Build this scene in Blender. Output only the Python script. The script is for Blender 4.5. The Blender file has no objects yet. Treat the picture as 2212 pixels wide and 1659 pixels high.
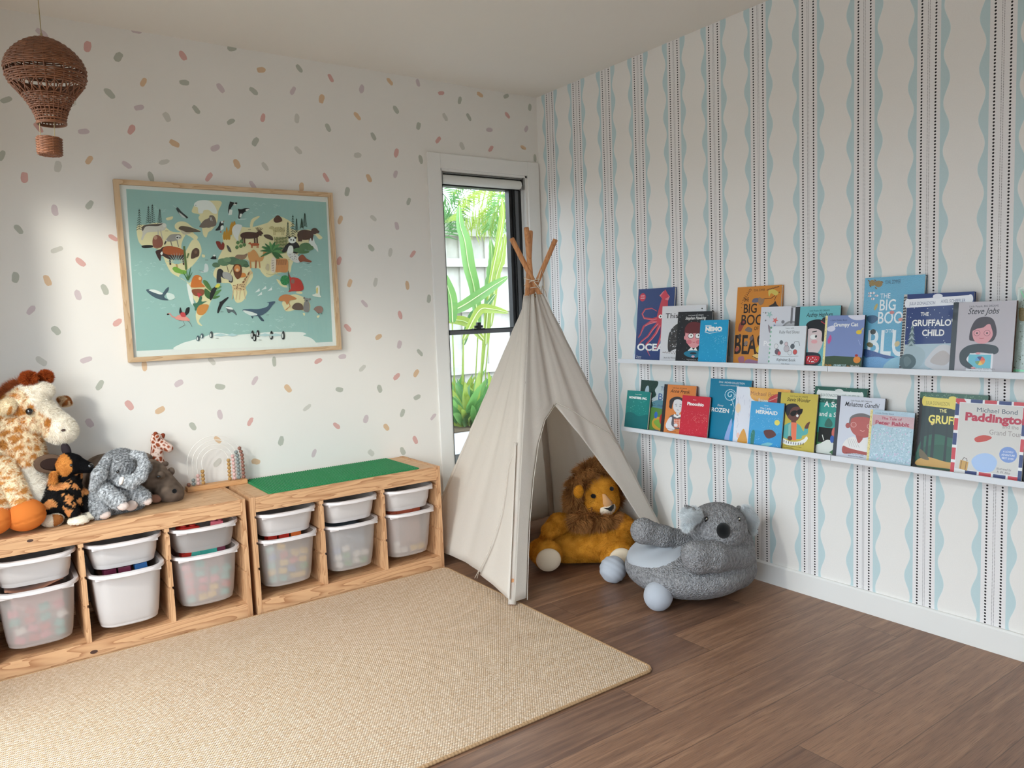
import bpy, bmesh, math, random
import numpy as np
from mathutils import Vector, Matrix, Euler
from mathutils.geometry import tessellate_polygon

# ------------------------------------------------------------------ camera, light, exposure
FPX, IW, IH = 1641.75, 2212.0, 1659.0
CLOC = Vector((-2.8763, -3.6986, 1.2587))
CROT = Euler((1.480422, 0.038856, -0.619371), 'XYZ')
PI = math.pi
C = bpy.context.scene.collection
sc = bpy.context.scene
cam = bpy.data.objects.new('camera', bpy.data.cameras.new('camera'))
cam.data.sensor_width = 36.0
cam.data.lens = FPX / IW * 36.0
cam.data.clip_start = 0.05
cam.location = CLOC
cam.rotation_euler = CROT
C.objects.link(cam)
sc.camera = cam
sc.view_settings.view_transform = 'Standard'
sc.view_settings.look = 'None'
sc.view_settings.gamma = 1.0
sc.view_settings.use_curve_mapping = False
sc.view_settings.exposure = 0.07
sc.cycles.max_bounces = 10
sc.cycles.diffuse_bounces = 6
sc.cycles.transparent_max_bounces = 12
sc.cycles.sample_clamp_indirect = 4.0

HC = 2.546            # ceiling height
XL, YB = -3.12, -5.3  # left wall and the wall behind the camera

world = bpy.data.worlds.new('sky'); sc.world = world
world.use_nodes = True
wn, wl = world.node_tree.nodes, world.node_tree.links
wn.clear()
_tc = wn.new('ShaderNodeTexCoord'); _sp = wn.new('ShaderNodeSeparateXYZ'); _rp = wn.new('ShaderNodeValToRGB')
_bg = wn.new('ShaderNodeBackground'); _wo = wn.new('ShaderNodeOutputWorld')
_mr = wn.new('ShaderNodeMapRange'); _mr.inputs[1].default_value = -1; _mr.inputs[2].default_value = 1
wl.new(_tc.outputs['Generated'], _sp.inputs[0]); wl.new(_sp.outputs['Z'], _mr.inputs[0]); wl.new(_mr.outputs[0], _rp.inputs[0])
_rp.color_ramp.elements[0].position = 0.47; _rp.color_ramp.elements[0].color = (0.17, 0.17, 0.16, 1)
_rp.color_ramp.elements[1].position = 0.52; _rp.color_ramp.elements[1].color = (0.81, 0.905, 1.03, 1)
wl.new(_rp.outputs[0], _bg.inputs[0]); _bg.inputs[1].default_value = 5.6
wl.new(_bg.outputs[0], _wo.inputs[0])

def add_sun(name, d, strength, angle, col):
    l = bpy.data.lights.new(name, 'SUN'); l.energy = strength; l.angle = math.radians(angle); l.color = col
    o = bpy.data.objects.new(name, l); C.objects.link(o)
    o.rotation_euler = Vector(d).to_track_quat('-Z', 'Y').to_euler()
    return o
add_sun('sun', (0.80, 1.0, -0.27), 0.6, 10.0, (1.0, 0.91, 0.80))
# added disk lamp outside the glazed door, for the wall patch and its falloff
_l = bpy.data.lights.new('added_door_lamp', 'AREA'); _l.shape = 'DISK'; _l.size = 0.22; _l.energy = 44.0; _l.color = (1.0, 0.95, 0.89)
_o = bpy.data.objects.new('added_door_lamp', _l); C.objects.link(_o); _o.location = (-4.02, -1.81, 2.36)
_o.rotation_euler = Vector((3.3, 3.0, -1.5)).to_track_quat('-Z', 'Y').to_euler()

def portal(name, loc, d, w, h):
    l = bpy.data.lights.new(name, 'AREA'); l.shape = 'RECTANGLE'; l.size = w; l.size_y = h
    l.cycles.is_portal = True
    o = bpy.data.objects.new(name, l); C.objects.link(o); o.location = loc
    o.rotation_euler = Vector(d).to_track_quat('-Z', 'Z').to_euler()
DOOR = (-3.55, -0.68, 2.08)       # y from, y to, head height of the glazed door in the left wall
REAR = (-3.0, -1.5, 2.1)          # x from, x to, head height of the fill opening added behind the camera
portal('door_portal', (XL - 0.06, (DOOR[0] + DOOR[1]) / 2, DOOR[2] / 2), (1, 0, 0), DOOR[1] - DOOR[0], DOOR[2])
portal('rear_portal', ((REAR[0] + REAR[1]) / 2, YB - 0.06, REAR[2] / 2), (0, 1, 0), REAR[1] - REAR[0], REAR[2])
WIN2 = (-3.42, -2.93, 0.45, 1.50)   # y from, y to, z from, z to of the small window in the wallpapered wall
portal('side_portal', (0.18, (WIN2[0] + WIN2[1]) / 2, (WIN2[2] + WIN2[3]) / 2), (-1, 0, 0), WIN2[1] - WIN2[0], WIN2[3] - WIN2[2])
portal('window_portal', (-0.39, 0.16, 1.2), (0, -1, 0), 0.6, 1.76)

# ------------------------------------------------------------------ helpers
CM = CROT.to_matrix()
def at(u, v, ax, val):
    """the point of the plane axis=val seen at photo position u, v"""
    d = CM @ Vector(((u - IW / 2) / FPX, -(v - IH / 2) / FPX, -1.0))
    t = (val - CLOC[ax]) / d[ax]
    return CLOC + d * t
def Y(u, v, y): return at(u, v, 1, y)
def sz(px, p):
    """metres that px photo pixels span at point p"""
    return px * (-(CM.transposed() @ (Vector(p) - CLOC)).z) / FPX

def lin(c):
    return tuple((x / 255 / 12.92 if x / 255 <= 0.04045 else ((x / 255 + 0.055) / 1.055) ** 2.4) for x in c[:3])
def tag(o, label=None, cat=None, group=None, kind=None):
    if label: o['label'] = label
    if cat: o['category'] = cat
    if group: o['group'] = group
    if kind: o['kind'] = kind
    return o
def empty(name, loc=(0, 0, 0), rz=0.0, **k):
    o = bpy.data.objects.new(name, None); C.objects.link(o)
    o.location = loc; o.rotation_euler = (0, 0, rz); o.empty_display_size = 0.05
    return tag(o, **k)

class MB:
    """collects shapes and links them as one mesh object"""
    def __init__(s): s.v = []; s.f = []; s.m = []; s.c = []; s.M = Matrix.Identity(4); s.mi = 0; s.col = (1, 1, 1)
    def add(s, V, F):
        b = len(s.v); M = s.M
        s.v += [tuple(M @ Vector(p)) for p in V]
        for f in F: s.f.append(tuple(b + i for i in f)); s.m.append(s.mi); s.c.append(s.col)
        return s
    def box(s, x0, x1, y0, y1, z0, z1, bv=0.0):
        if bv <= 0:
            V = [(x, y, z) for x in (x0, x1) for y in (y0, y1) for z in (z0, z1)]
            return s.add(V, [(0, 1, 3, 2), (4, 6, 7, 5), (0, 4, 5, 1), (2, 3, 7, 6), (0, 2, 6, 4), (1, 5, 7, 3)])
        bm = bmesh.new(); bmesh.ops.create_cube(bm, size=1.0)
        for v in bm.verts:
            v.co = Vector(((x0 + x1) / 2 + v.co.x * (x1 - x0), (y0 + y1) / 2 + v.co.y * (y1 - y0), (z0 + z1) / 2 + v.co.z * (z1 - z0)))
        bmesh.ops.bevel(bm, geom=bm.edges[:], offset=bv, segments=2, profile=0.6, affect='EDGES')
        s.bm(bm); bm.free(); return s
    def bm(s, bm):
        bm.verts.index_update()
        return s.add([v.co for v in bm.verts], [tuple(v.index for v in f.verts) for f in bm.faces])
    def sweep(s, rings, closed_ends=True, loop=True):
        n = len(rings[0]); V = [p for r in rings for p in r]; F = []
        for i in range(len(rings) - 1):
            for j in range(n if loop else n - 1):
                k = (j + 1) % n
                F.append((i * n + j, i * n + k, (i + 1) * n + k, (i + 1) * n + j))
        if closed_ends:
            F.append(tuple(range(n))[::-1]); F.append(tuple((len(rings) - 1) * n + j for j in range(n)))
        return s.add(V, F)
    def tube(s, pts, r, n=8, ends=True, closed=False):
        pts = [Vector(p) for p in pts]; rr = r if isinstance(r, (list, tuple)) else [r] * len(pts)
        rings = []; up = None
        for i, p in enumerate(pts):
            if closed: t = pts[(i + 1) % len(pts)] - pts[i - 1]
            else: t = pts[min(i + 1, len(pts) - 1)] - pts[max(i - 1, 0)]
            t = t.normalized() if t.length > 1e-9 else Vector((0, 0, 1))
            if up is None: up = t.orthogonal().normalized()
            up = (up - t * up.dot(t)); up = up.normalized() if up.length > 1e-6 else t.orthogonal().normalized()
            w = t.cross(up)
            rings.append([tuple(p + (up * math.cos(a) + w * math.sin(a)) * rr[i]) for a in [2 * PI * k / n for k in range(n)]])
        if closed: rings.append(rings[0]); ends = False
        return s.sweep(rings, ends)
    def lathe(s, prof, n=24, c=(0, 0, 0)):
        rings = [[(c[0] + r * math.cos(2 * PI * k / n), c[1] + r * math.sin(2 * PI * k / n), c[2] + z) for k in range(n)] for r, z in prof]
        return s.sweep(rings, True)
    def ball(s, c, r, n=12, m=8):
        r = r if isinstance(r, (list, tuple)) else (r, r, r)
        V = [(c[0], c[1], c[2] + r[2])]
        for i in range(1, m):
            a = PI * i / m
            for j in range(n):
                b = 2 * PI * j / n
                V.append((c[0] + r[0] * math.sin(a) * math.cos(b), c[1] + r[1] * math.sin(a) * math.sin(b), c[2] + r[2] * math.cos(a)))
        V.append((c[0], c[1], c[2] - r[2])); F = []
        for j in range(n):
            F.append((0, 1 + j, 1 + (j + 1) % n)); L = 1 + (m - 2) * n
            F.append((len(V) - 1, L + (j + 1) % n, L + j))
            for i in range(m - 2):
                a = 1 + i * n
                F.append((a + j, a + n + j, a + n + (j + 1) % n, a + (j + 1) % n))
        return s.add(V, F)
    def prism(s, poly, axis, a0, a1):
        """polygon of 2D points pushed along axis from a0 to a1 (concave allowed)"""
        def P(q, a):
            return {0: (a, q[0], q[1]), 1: (q[0], a, q[1]), 2: (q[0], q[1], a)}[axis]
        n = len(poly); V = [P(q, a0) for q in poly] + [P(q, a1) for q in poly]
        T = tessellate_polygon([[Vector((q[0], q[1], 0)) for q in poly]])
        F = [tuple(t) for t in T] + [tuple(n + i for i in t[::-1]) for t in T]
        F += [(i, (i + 1) % n, n + (i + 1) % n, n + i) for i in range(n)]
        return s.add(V, F)
    def build(s, name, mats, parent=None, smooth=False, fix=True, **k):
        me = bpy.data.meshes.new(name); me.from_pydata(s.v, [], s.f)
        for m in (mats if isinstance(mats, (list, tuple)) else [mats]): me.materials.append(m)
        me.polygons.foreach_set('material_index', s.m)
        if any(c != (1, 1, 1) for c in s.c):
            at_ = me.color_attributes.new('Col', 'FLOAT_COLOR', 'CORNER')
            n = np.array([len(f) for f in s.f]); cc = np.repeat(np.array([list(c) + [1.0] for c in s.c], dtype=np.float32), n, axis=0)
            at_.data.foreach_set('color', cc.ravel())
        if fix:
            bm = bmesh.new(); bm.from_mesh(me); bmesh.ops.recalc_face_normals(bm, faces=bm.faces); bm.to_mesh(me); bm.free()
        if smooth:
            me.polygons.foreach_set('use_smooth', [True] * len(me.polygons))
            if isinstance(smooth, float): me.set_sharp_from_angle(angle=smooth)
        o = bpy.data.objects.new(name, me); C.objects.link(o)
        if parent: o.parent = parent
        return tag(o, **k)

# ------------------------------------------------------------------ materials
MATS = {}
def newmat(name):
    m = bpy.data.materials.new(name); m.use_nodes = True
    return m, m.node_tree.nodes, m.node_tree.links, m.node_tree.nodes['Principled BSDF']
def plain(name, rgb, rough=0.5, spec=0.5, metal=0.0, sheen=0.0, noise=0.0, bump=0.0, bscale=300.0, coat=0.0, emit=0.0):
    if name in MATS: return MATS[name]
    m, n, l, b = newmat(name); c = (*lin(rgb), 1)
    b.inputs['Base Color'].default_value = c; b.inputs['Roughness'].default_value = rough
    b.inputs['Specular IOR Level'].default_value = spec; b.inputs['Metallic'].default_value = metal
    b.inputs['Coat Weight'].default_value = coat
    if sheen: b.inputs['Sheen Weight'].default_value = sheen; b.inputs['Sheen Roughness'].default_value = 0.6
    tc = n.new('ShaderNodeTexCoord')
    if noise:
        t = n.new('ShaderNodeTexNoise'); t.inputs['Scale'].default_value = bscale * 0.12; t.inputs['Detail'].default_value = 4
        l.new(tc.outputs['Object'], t.inputs['Vector'])
        mx = n.new('ShaderNodeMix'); mx.data_type = 'RGBA'
        mx.inputs['A'].default_value = (*[x * (1 - noise) for x in c[:3]], 1); mx.inputs['B'].default_value = (*[min(1, x * (1 + noise)) for x in c[:3]], 1)
        l.new(t.outputs['Fac'], mx.inputs['Factor']); l.new(mx.outputs['Result'], b.inputs['Base Color'])
    if bump:
        t2 = n.new('ShaderNodeTexNoise'); t2.inputs['Scale'].default_value = bscale; t2.inputs['Detail'].default_value = 3
        l.new(tc.outputs['Object'], t2.inputs['Vector'])
        bp = n.new('ShaderNodeBump'); bp.inputs['Strength'].default_value = bump; bp.inputs['Distance'].default_value = 0.002
        l.new(t2.outputs['Fac'], bp.inputs['Height']); l.new(bp.outputs[0], b.inputs['Normal'])
    MATS[name] = m
    return m
def attr_mat(name, rough=0.5, spec=0.3, sheen=0.0, bump=0.0, bscale=300.0, trans=0.0, bdist=0.002, coat=0.0, vor=False):
    if name in MATS: return MATS[name]
    m, n, l, b = newmat(name)
    a = n.new('ShaderNodeAttribute'); a.attribute_name = 'Col'
    l.new(a.outputs['Color'], b.inputs['Base Color'])
    b.inputs['Roughness'].default_value = rough; b.inputs['Specular IOR Level'].default_value = spec; b.inputs['Coat Weight'].default_value = coat
    if sheen:
        b.inputs['Sheen Weight'].default_value = sheen; b.inputs['Sheen Roughness'].default_value = 0.5
        l.new(a.outputs['Color'], b.inputs['Sheen Tint'])
    if bump:
        tc = n.new('ShaderNodeTexCoord')
        t2 = n.new('ShaderNodeTexVoronoi' if vor else 'ShaderNodeTexNoise'); t2.inputs['Scale'].default_value = bscale
        l.new(tc.outputs['Object'], t2.inputs['Vector'])
        bp = n.new('ShaderNodeBump'); bp.inputs['Strength'].default_value = bump; bp.inputs['Distance'].default_value = bdist
        l.new(t2.outputs['Distance' if vor else 'Fac'], bp.inputs['Height']); l.new(bp.outputs[0], b.inputs['Normal'])
    MATS[name] = m
    return m
def math_node(n, l, op, a, b=None, c=None):
    q = n.new('ShaderNodeMath'); q.operation = op
    for i, x in enumerate((a, b, c)):
        if x is None: continue
        if isinstance(x, (int, float)): q.inputs[i].default_value = x
        else: l.new(x, q.inputs[i])
    return q.outputs[0]
def mix_rgb(n, l, f, a, b):
    q = n.new('ShaderNodeMix'); q.data_type = 'RGBA'
    for key, x in (('Factor', f), ('A', a), ('B', b)):
        if isinstance(x, (int, float)): q.inputs[key].default_value = x
        elif isinstance(x, tuple): q.inputs[key].default_value = (*x[:3], 1)
        else: l.new(x, q.inputs[key])
    return q.outputs['Result']

def pine(axis, name, base=(214, 170, 128), dark=(154, 104, 68)):
    if name in MATS: return MATS[name]
    m, n, l, b = newmat(name)
    tc = n.new('ShaderNodeTexCoord'); mp = n.new('ShaderNodeMapping')
    s = [14.0, 14.0, 14.0]; s[axis] = 1.3
    mp.inputs['Scale'].default_value = s
    l.new(tc.outputs['Object'], mp.inputs['Vector'])
    no = n.new('ShaderNodeTexNoise'); no.inputs['Scale'].default_value = 1.2; no.inputs['Detail'].default_value = 3; no.inputs['Distortion'].default_value = 0.6
    l.new(mp.outputs[0], no.inputs['Vector'])
    w = math_node(n, l, 'FRACT', math_node(n, l, 'MULTIPLY', no.outputs['Fac'], 11.0))
    w = math_node(n, l, 'POWER', w, 2.6)
    fi = n.new('ShaderNodeTexNoise'); fi.inputs['Scale'].default_value = 12; fi.inputs['Detail'].default_value = 5
    l.new(mp.outputs[0], fi.inputs['Vector'])
    c1 = mix_rgb(n, l, w, lin(base), lin(dark))
    c2 = mix_rgb(n, l, math_node(n, l, 'MULTIPLY', fi.outputs['Fac'], 0.45), c1, lin((194, 146, 106)))
    l.new(c2, b.inputs['Base Color']); b.inputs['Roughness'].default_value = 0.55; b.inputs['Specular IOR Level'].default_value = 0.3
    MATS[name] = m
    return m

def floor_mat():
    m, n, l, b = newmat('floor_planks')
    tc = n.new('ShaderNodeTexCoord'); sp = n.new('ShaderNodeSeparateXYZ'); l.new(tc.outputs['Object'], sp.inputs[0])
    x, y = sp.outputs['X'], sp.outputs['Y']
    W = 0.1872
    yy = math_node(n, l, 'DIVIDE', math_node(n, l, 'ADD', y, 2.0816), W)
    row = math_node(n, l, 'FLOOR', yy); fy = math_node(n, l, 'SUBTRACT', yy, row)
    # joint of row -1 at x=-.138 and of row -2 at x=-.591
    off = math_node(n, l, 'ADD', math_node(n, l, 'MULTIPLY', row, 0.453), 0.315)
    xx = math_node(n, l, 'DIVIDE', math_node(n, l, 'SUBTRACT', x, off), 1.52)
    col = math_node(n, l, 'FLOOR', xx); fx = math_node(n, l, 'SUBTRACT', xx, col)
    cb = n.new('ShaderNodeCombineXYZ'); l.new(row, cb.inputs[0]); l.new(col, cb.inputs[1])
    wn_ = n.new('ShaderNodeTexWhiteNoise'); wn_.noise_dimensions = '2D'; l.new(cb.outputs[0], wn_.inputs['Vector'])
    mp = n.new('ShaderNodeCombineXYZ')
    l.new(math_node(n, l, 'ADD', math_node(n, l, 'MULTIPLY', x, 1.0), math_node(n, l, 'MULTIPLY', wn_.outputs['Value'], 37.0)), mp.inputs[0])
    l.new(math_node(n, l, 'MULTIPLY', y, 16.0), mp.inputs[1])
    no = n.new('ShaderNodeTexNoise'); no.inputs['Scale'].default_value = 2.2; no.inputs['Detail'].default_value = 5; no.inputs['Distortion'].default_value = 0.8
    l.new(mp.outputs[0], no.inputs['Vector'])
    mp2 = n.new('ShaderNodeMapping'); mp2.inputs['Scale'].default_value = (2.5, 16.0, 1); l.new(mp.outputs[0], mp2.inputs['Vector'])
    mp2.inputs['Scale'].default_value = (3.0, 8.0, 1)
    fi = n.new('ShaderNodeTexNoise'); fi.inputs['Scale'].default_value = 4.0; fi.inputs['Detail'].default_value = 6; l.new(mp2.outputs[0], fi.inputs['Vector'])
    r = n.new('ShaderNodeValToRGB'); e = r.color_ramp.elements
    e[0].position = 0.28; e[0].color = (*lin((94, 64, 48)), 1); e[1].position = 0.72; e[1].color = (*lin((166, 127, 98)), 1)
    q = e.new(0.5); q.color = (*lin((128, 93, 70)), 1)
    l.new(no.outputs['Fac'], r.inputs[0])
    c = mix_rgb(n, l, math_node(n, l, 'MULTIPLY', wn_.outputs['Value'], 0.6), r.outputs[0], lin((164, 122, 92)))
    c = mix_rgb(n, l, math_node(n, l, 'MULTIPLY', math_node(n, l, 'LESS_THAN', wn_.outputs['Value'], 0.35), 0.35), c, lin((90, 64, 54)))
    fr = n.new('ShaderNodeMapRange'); fr.inputs[1].default_value = 0.50; fr.inputs[2].default_value = 0.66; fr.inputs[4].default_value = 0.6
    l.new(fi.outputs['Fac'], fr.inputs[0])
    c = mix_rgb(n, l, fr.outputs[0], c, lin((78, 52, 41)))
    ey = math_node(n, l, 'LESS_THAN', math_node(n, l, 'MINIMUM', fy, math_node(n, l, 'SUBTRACT', 1.0, fy)), 0.008)
    ex = math_node(n, l, 'LESS_THAN', math_node(n, l, 'MINIMUM', fx, math_node(n, l, 'SUBTRACT', 1.0, fx)), 0.0009)
    c = mix_rgb(n, l, math_node(n, l, 'MULTIPLY', math_node(n, l, 'MAXIMUM', ex, ey), 0.55), c, lin((62, 40, 32)))
    l.new(c, b.inputs['Base Color'])
    b.inputs['Roughness'].default_value = 0.42; b.inputs['Specular IOR Level'].default_value = 0.6
    bp = n.new('ShaderNodeBump'); bp.inputs['Strength'].default_value = 0.25; bp.inputs['Distance'].default_value = 0.001
    l.new(fi.outputs['Fac'], bp.inputs['Height']); l.new(bp.outputs[0], b.inputs['Normal'])
    return m

def wallpaper_mat():
    m, n, l, b = newmat('wave_wallpaper')
    tc = n.new('ShaderNodeTexCoord'); sp = n.new('ShaderNodeSeparateXYZ'); l.new(tc.outputs['Object'], sp.inputs[0])
    y, z = sp.outputs['Y'], sp.outputs['Z']
    M = lambda op, a, b_=None, c=None: math_node(n, l, op, a, b_, c)
    # s: distance to the right of the left dot column within a period
    s = M('MULTIPLY', M('FRACT', M('DIVIDE', M('ADD', M('MULTIPLY', y, -1.0), 0.0), 0.2412)), 0.2412)   # -y mod period
    t = M('ABSOLUTE', M('SUBTRACT', s, 0.1225))              # distance from the stripe's axis (-y = .1225 + k P)
    wv = M('COSINE', M('MULTIPLY', M('SUBTRACT', z, 2.031), 2 * PI / 0.1669))
    wv = M('ADD', M('MULTIPLY', wv, 0.0108), 0.0628)         # outer edge of the blue band
    inb = M('MULTIPLY', M('GREATER_THAN', t, 0.0413), M('LESS_THAN', t, wv))
    wide = M('GREATER_THAN', t, wv)
    def dots(tt, zz, pitch, r, sx):
        dz = M('MULTIPLY', M('SUBTRACT', M('FRACT', M('DIVIDE', zz, pitch)), 0.5), pitch)
        dx = M('MULTIPLY', tt, sx)
        return M('LESS_THAN', M('ADD', M('MULTIPLY', dz, dz), M('MULTIPLY', dx, dx)), r * r)
    big = dots(M('SUBTRACT', t, 0.0246), z, 0.01135, 0.0035, 1.0)
    sm = dots(M('SUBTRACT', t, 0.0031), M('ADD', z, 0.003), 0.0052, 0.0016, 1.2)
    nz = n.new('ShaderNodeTexNoise'); nz.inputs['Scale'].default_value = 260; nz.inputs['Detail'].default_value = 2
    l.new(tc.outputs['Object'], nz.inputs['Vector'])
    paper = mix_rgb(n, l, nz.outputs['Fac'], lin((230, 226, 225)), lin((239, 235, 234)))
    c = mix_rgb(n, l, M('MULTIPLY', wide, 1.0), paper, mix_rgb(n, l, nz.outputs['Fac'], lin((231, 227, 222)), lin((238, 234, 229))))
    edge = M('LESS_THAN', M('ABSOLUTE', M('SUBTRACT', t, wv)), 0.0012)
    c = mix_rgb(n, l, inb, c, mix_rgb(n, l, nz.outputs['Fac'], lin((188, 209, 212)), lin((197, 216, 218))))
    c = mix_rgb(n, l, M('MULTIPLY', edge, 0.35), c, lin((238, 240, 238)))
    c = mix_rgb(n, l, big, c, lin((38, 34, 36)))
    c = mix_rgb(n, l, M('MULTIPLY', sm, 0.75), c, lin((52, 46, 48)))
    l.new(c, b.inputs['Base Color']); b.inputs['Roughness'].default_value = 0.75; b.inputs['Specular IOR Level'].default_value = 0.25
    return m

def rug_mat():
    m, n, l, b = newmat('woven_sisal')
    tc = n.new('ShaderNodeTexCoord'); sp = n.new('ShaderNodeSeparateXYZ'); l.new(tc.outputs['Object'], sp.inputs[0])
    M = lambda op, a, b_=None, c=None: math_node(n, l, op, a, b_, c)
    x, y = sp.outputs['X'], sp.outputs['Y']
    fxw = M('MULTIPLY', x, 1 / 0.0090); fyw = M('MULTIPLY', y, 1 / 0.0065)
    row = M('FLOOR', fyw)
    sx = M('FRACT', M('ADD', fxw, M('MULTIPLY', row, 0.5)))
    hx = M('SINE', M('MULTIPLY', sx, PI)); hy = M('SINE', M('MULTIPLY', M('FRACT', fyw), PI))
    h = M('MULTIPLY', hx, hy)
    cb = n.new('ShaderNodeCombineXYZ'); l.new(M('FLOOR', M('ADD', fxw, M('MULTIPLY', row, 0.5))), cb.inputs[0]); l.new(row, cb.inputs[1])
    wn_ = n.new('ShaderNodeTexWhiteNoise'); wn_.noise_dimensions = '2D'; l.new(cb.outputs[0], wn_.inputs['Vector'])
    c = mix_rgb(n, l, wn_.outputs['Value'], lin((218, 189, 158)), lin((246, 226, 204)))
    dark = M('MULTIPLY', M('LESS_THAN', h, 0.34), 0.75)
    c = mix_rgb(n, l, dark, c, lin((150, 118, 86)))
    big = n.new('ShaderNodeTexNoise'); big.inputs['Scale'].default_value = 40; l.new(tc.outputs['Object'], big.inputs['Vector'])
    c = mix_rgb(n, l, M('MULTIPLY', big.outputs['Fac'], 0.3), c, lin((208, 176, 142)))
    l.new(c, b.inputs['Base Color']); b.inputs['Roughness'].default_value = 0.85; b.inputs['Specular IOR Level'].default_value = 0.1
    bp = n.new('ShaderNodeBump'); bp.inputs['Strength'].default_value = 0.8; bp.inputs['Distance'].default_value = 0.0025
    l.new(h, bp.inputs['Height']); l.new(bp.outputs[0], b.inputs['Normal'])
    return m

def glass_mat():
    m, n, l, b = newmat('window_glass'); n.remove(b)
    out = n['Material Output']; tr = n.new('ShaderNodeBsdfTransparent'); gl = n.new('ShaderNodeBsdfGlossy'); gl.inputs['Roughness'].default_value = 0.01
    lw = n.new('ShaderNodeLayerWeight'); lw.inputs['Blend'].default_value = 0.5
    fr = math_node(n, l, 'ADD', math_node(n, l, 'MULTIPLY', math_node(n, l, 'POWER', lw.outputs['Facing'], 5.0), 0.7), 0.035)
    mx = n.new('ShaderNodeMixShader'); tr.inputs[0].default_value = (0.97, 0.99, 0.98, 1)
    l.new(fr, mx.inputs[0]); l.new(tr.outputs[0], mx.inputs[1]); l.new(gl.outputs[0], mx.inputs[2]); l.new(mx.outputs[0], out.inputs[0])
    return m
GLASS = glass_mat()
def cloth_mat(name, rgb, tr=0.25, weave=900.0):
    m, n, l, b = newmat(name); out = n['Material Output']
    tc = n.new('ShaderNodeTexCoord')
    no = n.new('ShaderNodeTexNoise'); no.inputs['Scale'].default_value = weave * 0.35; no.inputs['Detail'].default_value = 3; l.new(tc.outputs['Object'], no.inputs['Vector'])
    big = n.new('ShaderNodeTexNoise'); big.inputs['Scale'].default_value = 7; big.inputs['Detail'].default_value = 3; big.inputs['Distortion'].default_value = 1.0; l.new(tc.outputs['Object'], big.inputs['Vector'])
    c0 = lin(rgb); c = mix_rgb(n, l, no.outputs['Fac'], tuple(v * 0.92 for v in c0), tuple(min(1, v * 1.06) for v in c0))
    l.new(c, b.inputs['Base Color']); b.inputs['Roughness'].default_value = 0.85; b.inputs['Specular IOR Level'].default_value = 0.1
    bp = n.new('ShaderNodeBump'); bp.inputs['Strength'].default_value = 0.4; bp.inputs['Distance'].default_value = 0.006
    l.new(big.outputs['Fac'], bp.inputs['Height'])
    bp2 = n.new('ShaderNodeBump'); bp2.inputs['Strength'].default_value = 0.25; bp2.inputs['Distance'].default_value = 0.0006
    l.new(no.outputs['Fac'], bp2.inputs['Height']); l.new(bp.outputs[0], bp2.inputs['Normal']); l.new(bp2.outputs[0], b.inputs['Normal'])
    t = n.new('ShaderNodeBsdfTranslucent'); l.new(c, t.inputs[0]); mx = n.new('ShaderNodeMixShader'); mx.inputs[0].default_value = tr
    l.new(b.outputs[0], mx.inputs[1]); l.new(t.outputs[0], mx.inputs[2]); l.new(mx.outputs[0], out.inputs[0])
    return m
WHITE = plain('white_paint', (232, 230, 226), 0.45, 0.4)
WALLP = plain('wall_paint', (231, 227, 221), 0.8, 0.2, noise=0.012, bscale=60)
CEIL = plain('ceiling_paint', (233, 227, 219), 0.85, 0.2, bump=0.15, bscale=500)
BLACK = plain('black_metal', (24, 24, 26), 0.4, 0.5)
GREYM = plain('grey_metal', (96, 98, 102), 0.45, 0.5)

# ------------------------------------------------------------------ room shell
T = 0.12
mb = MB(); mb.box(XL - 0.3, 0.3, YB - 0.3, 0.0 + T, -0.1, 0.0)
mb.build('floor', floor_mat(), kind='structure')
mb = MB(); mb.box(XL - 0.2, 0.2, YB - 0.2, 0.2, HC, HC + 0.1)
mb.build('ceiling', CEIL, kind='structure')
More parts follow.
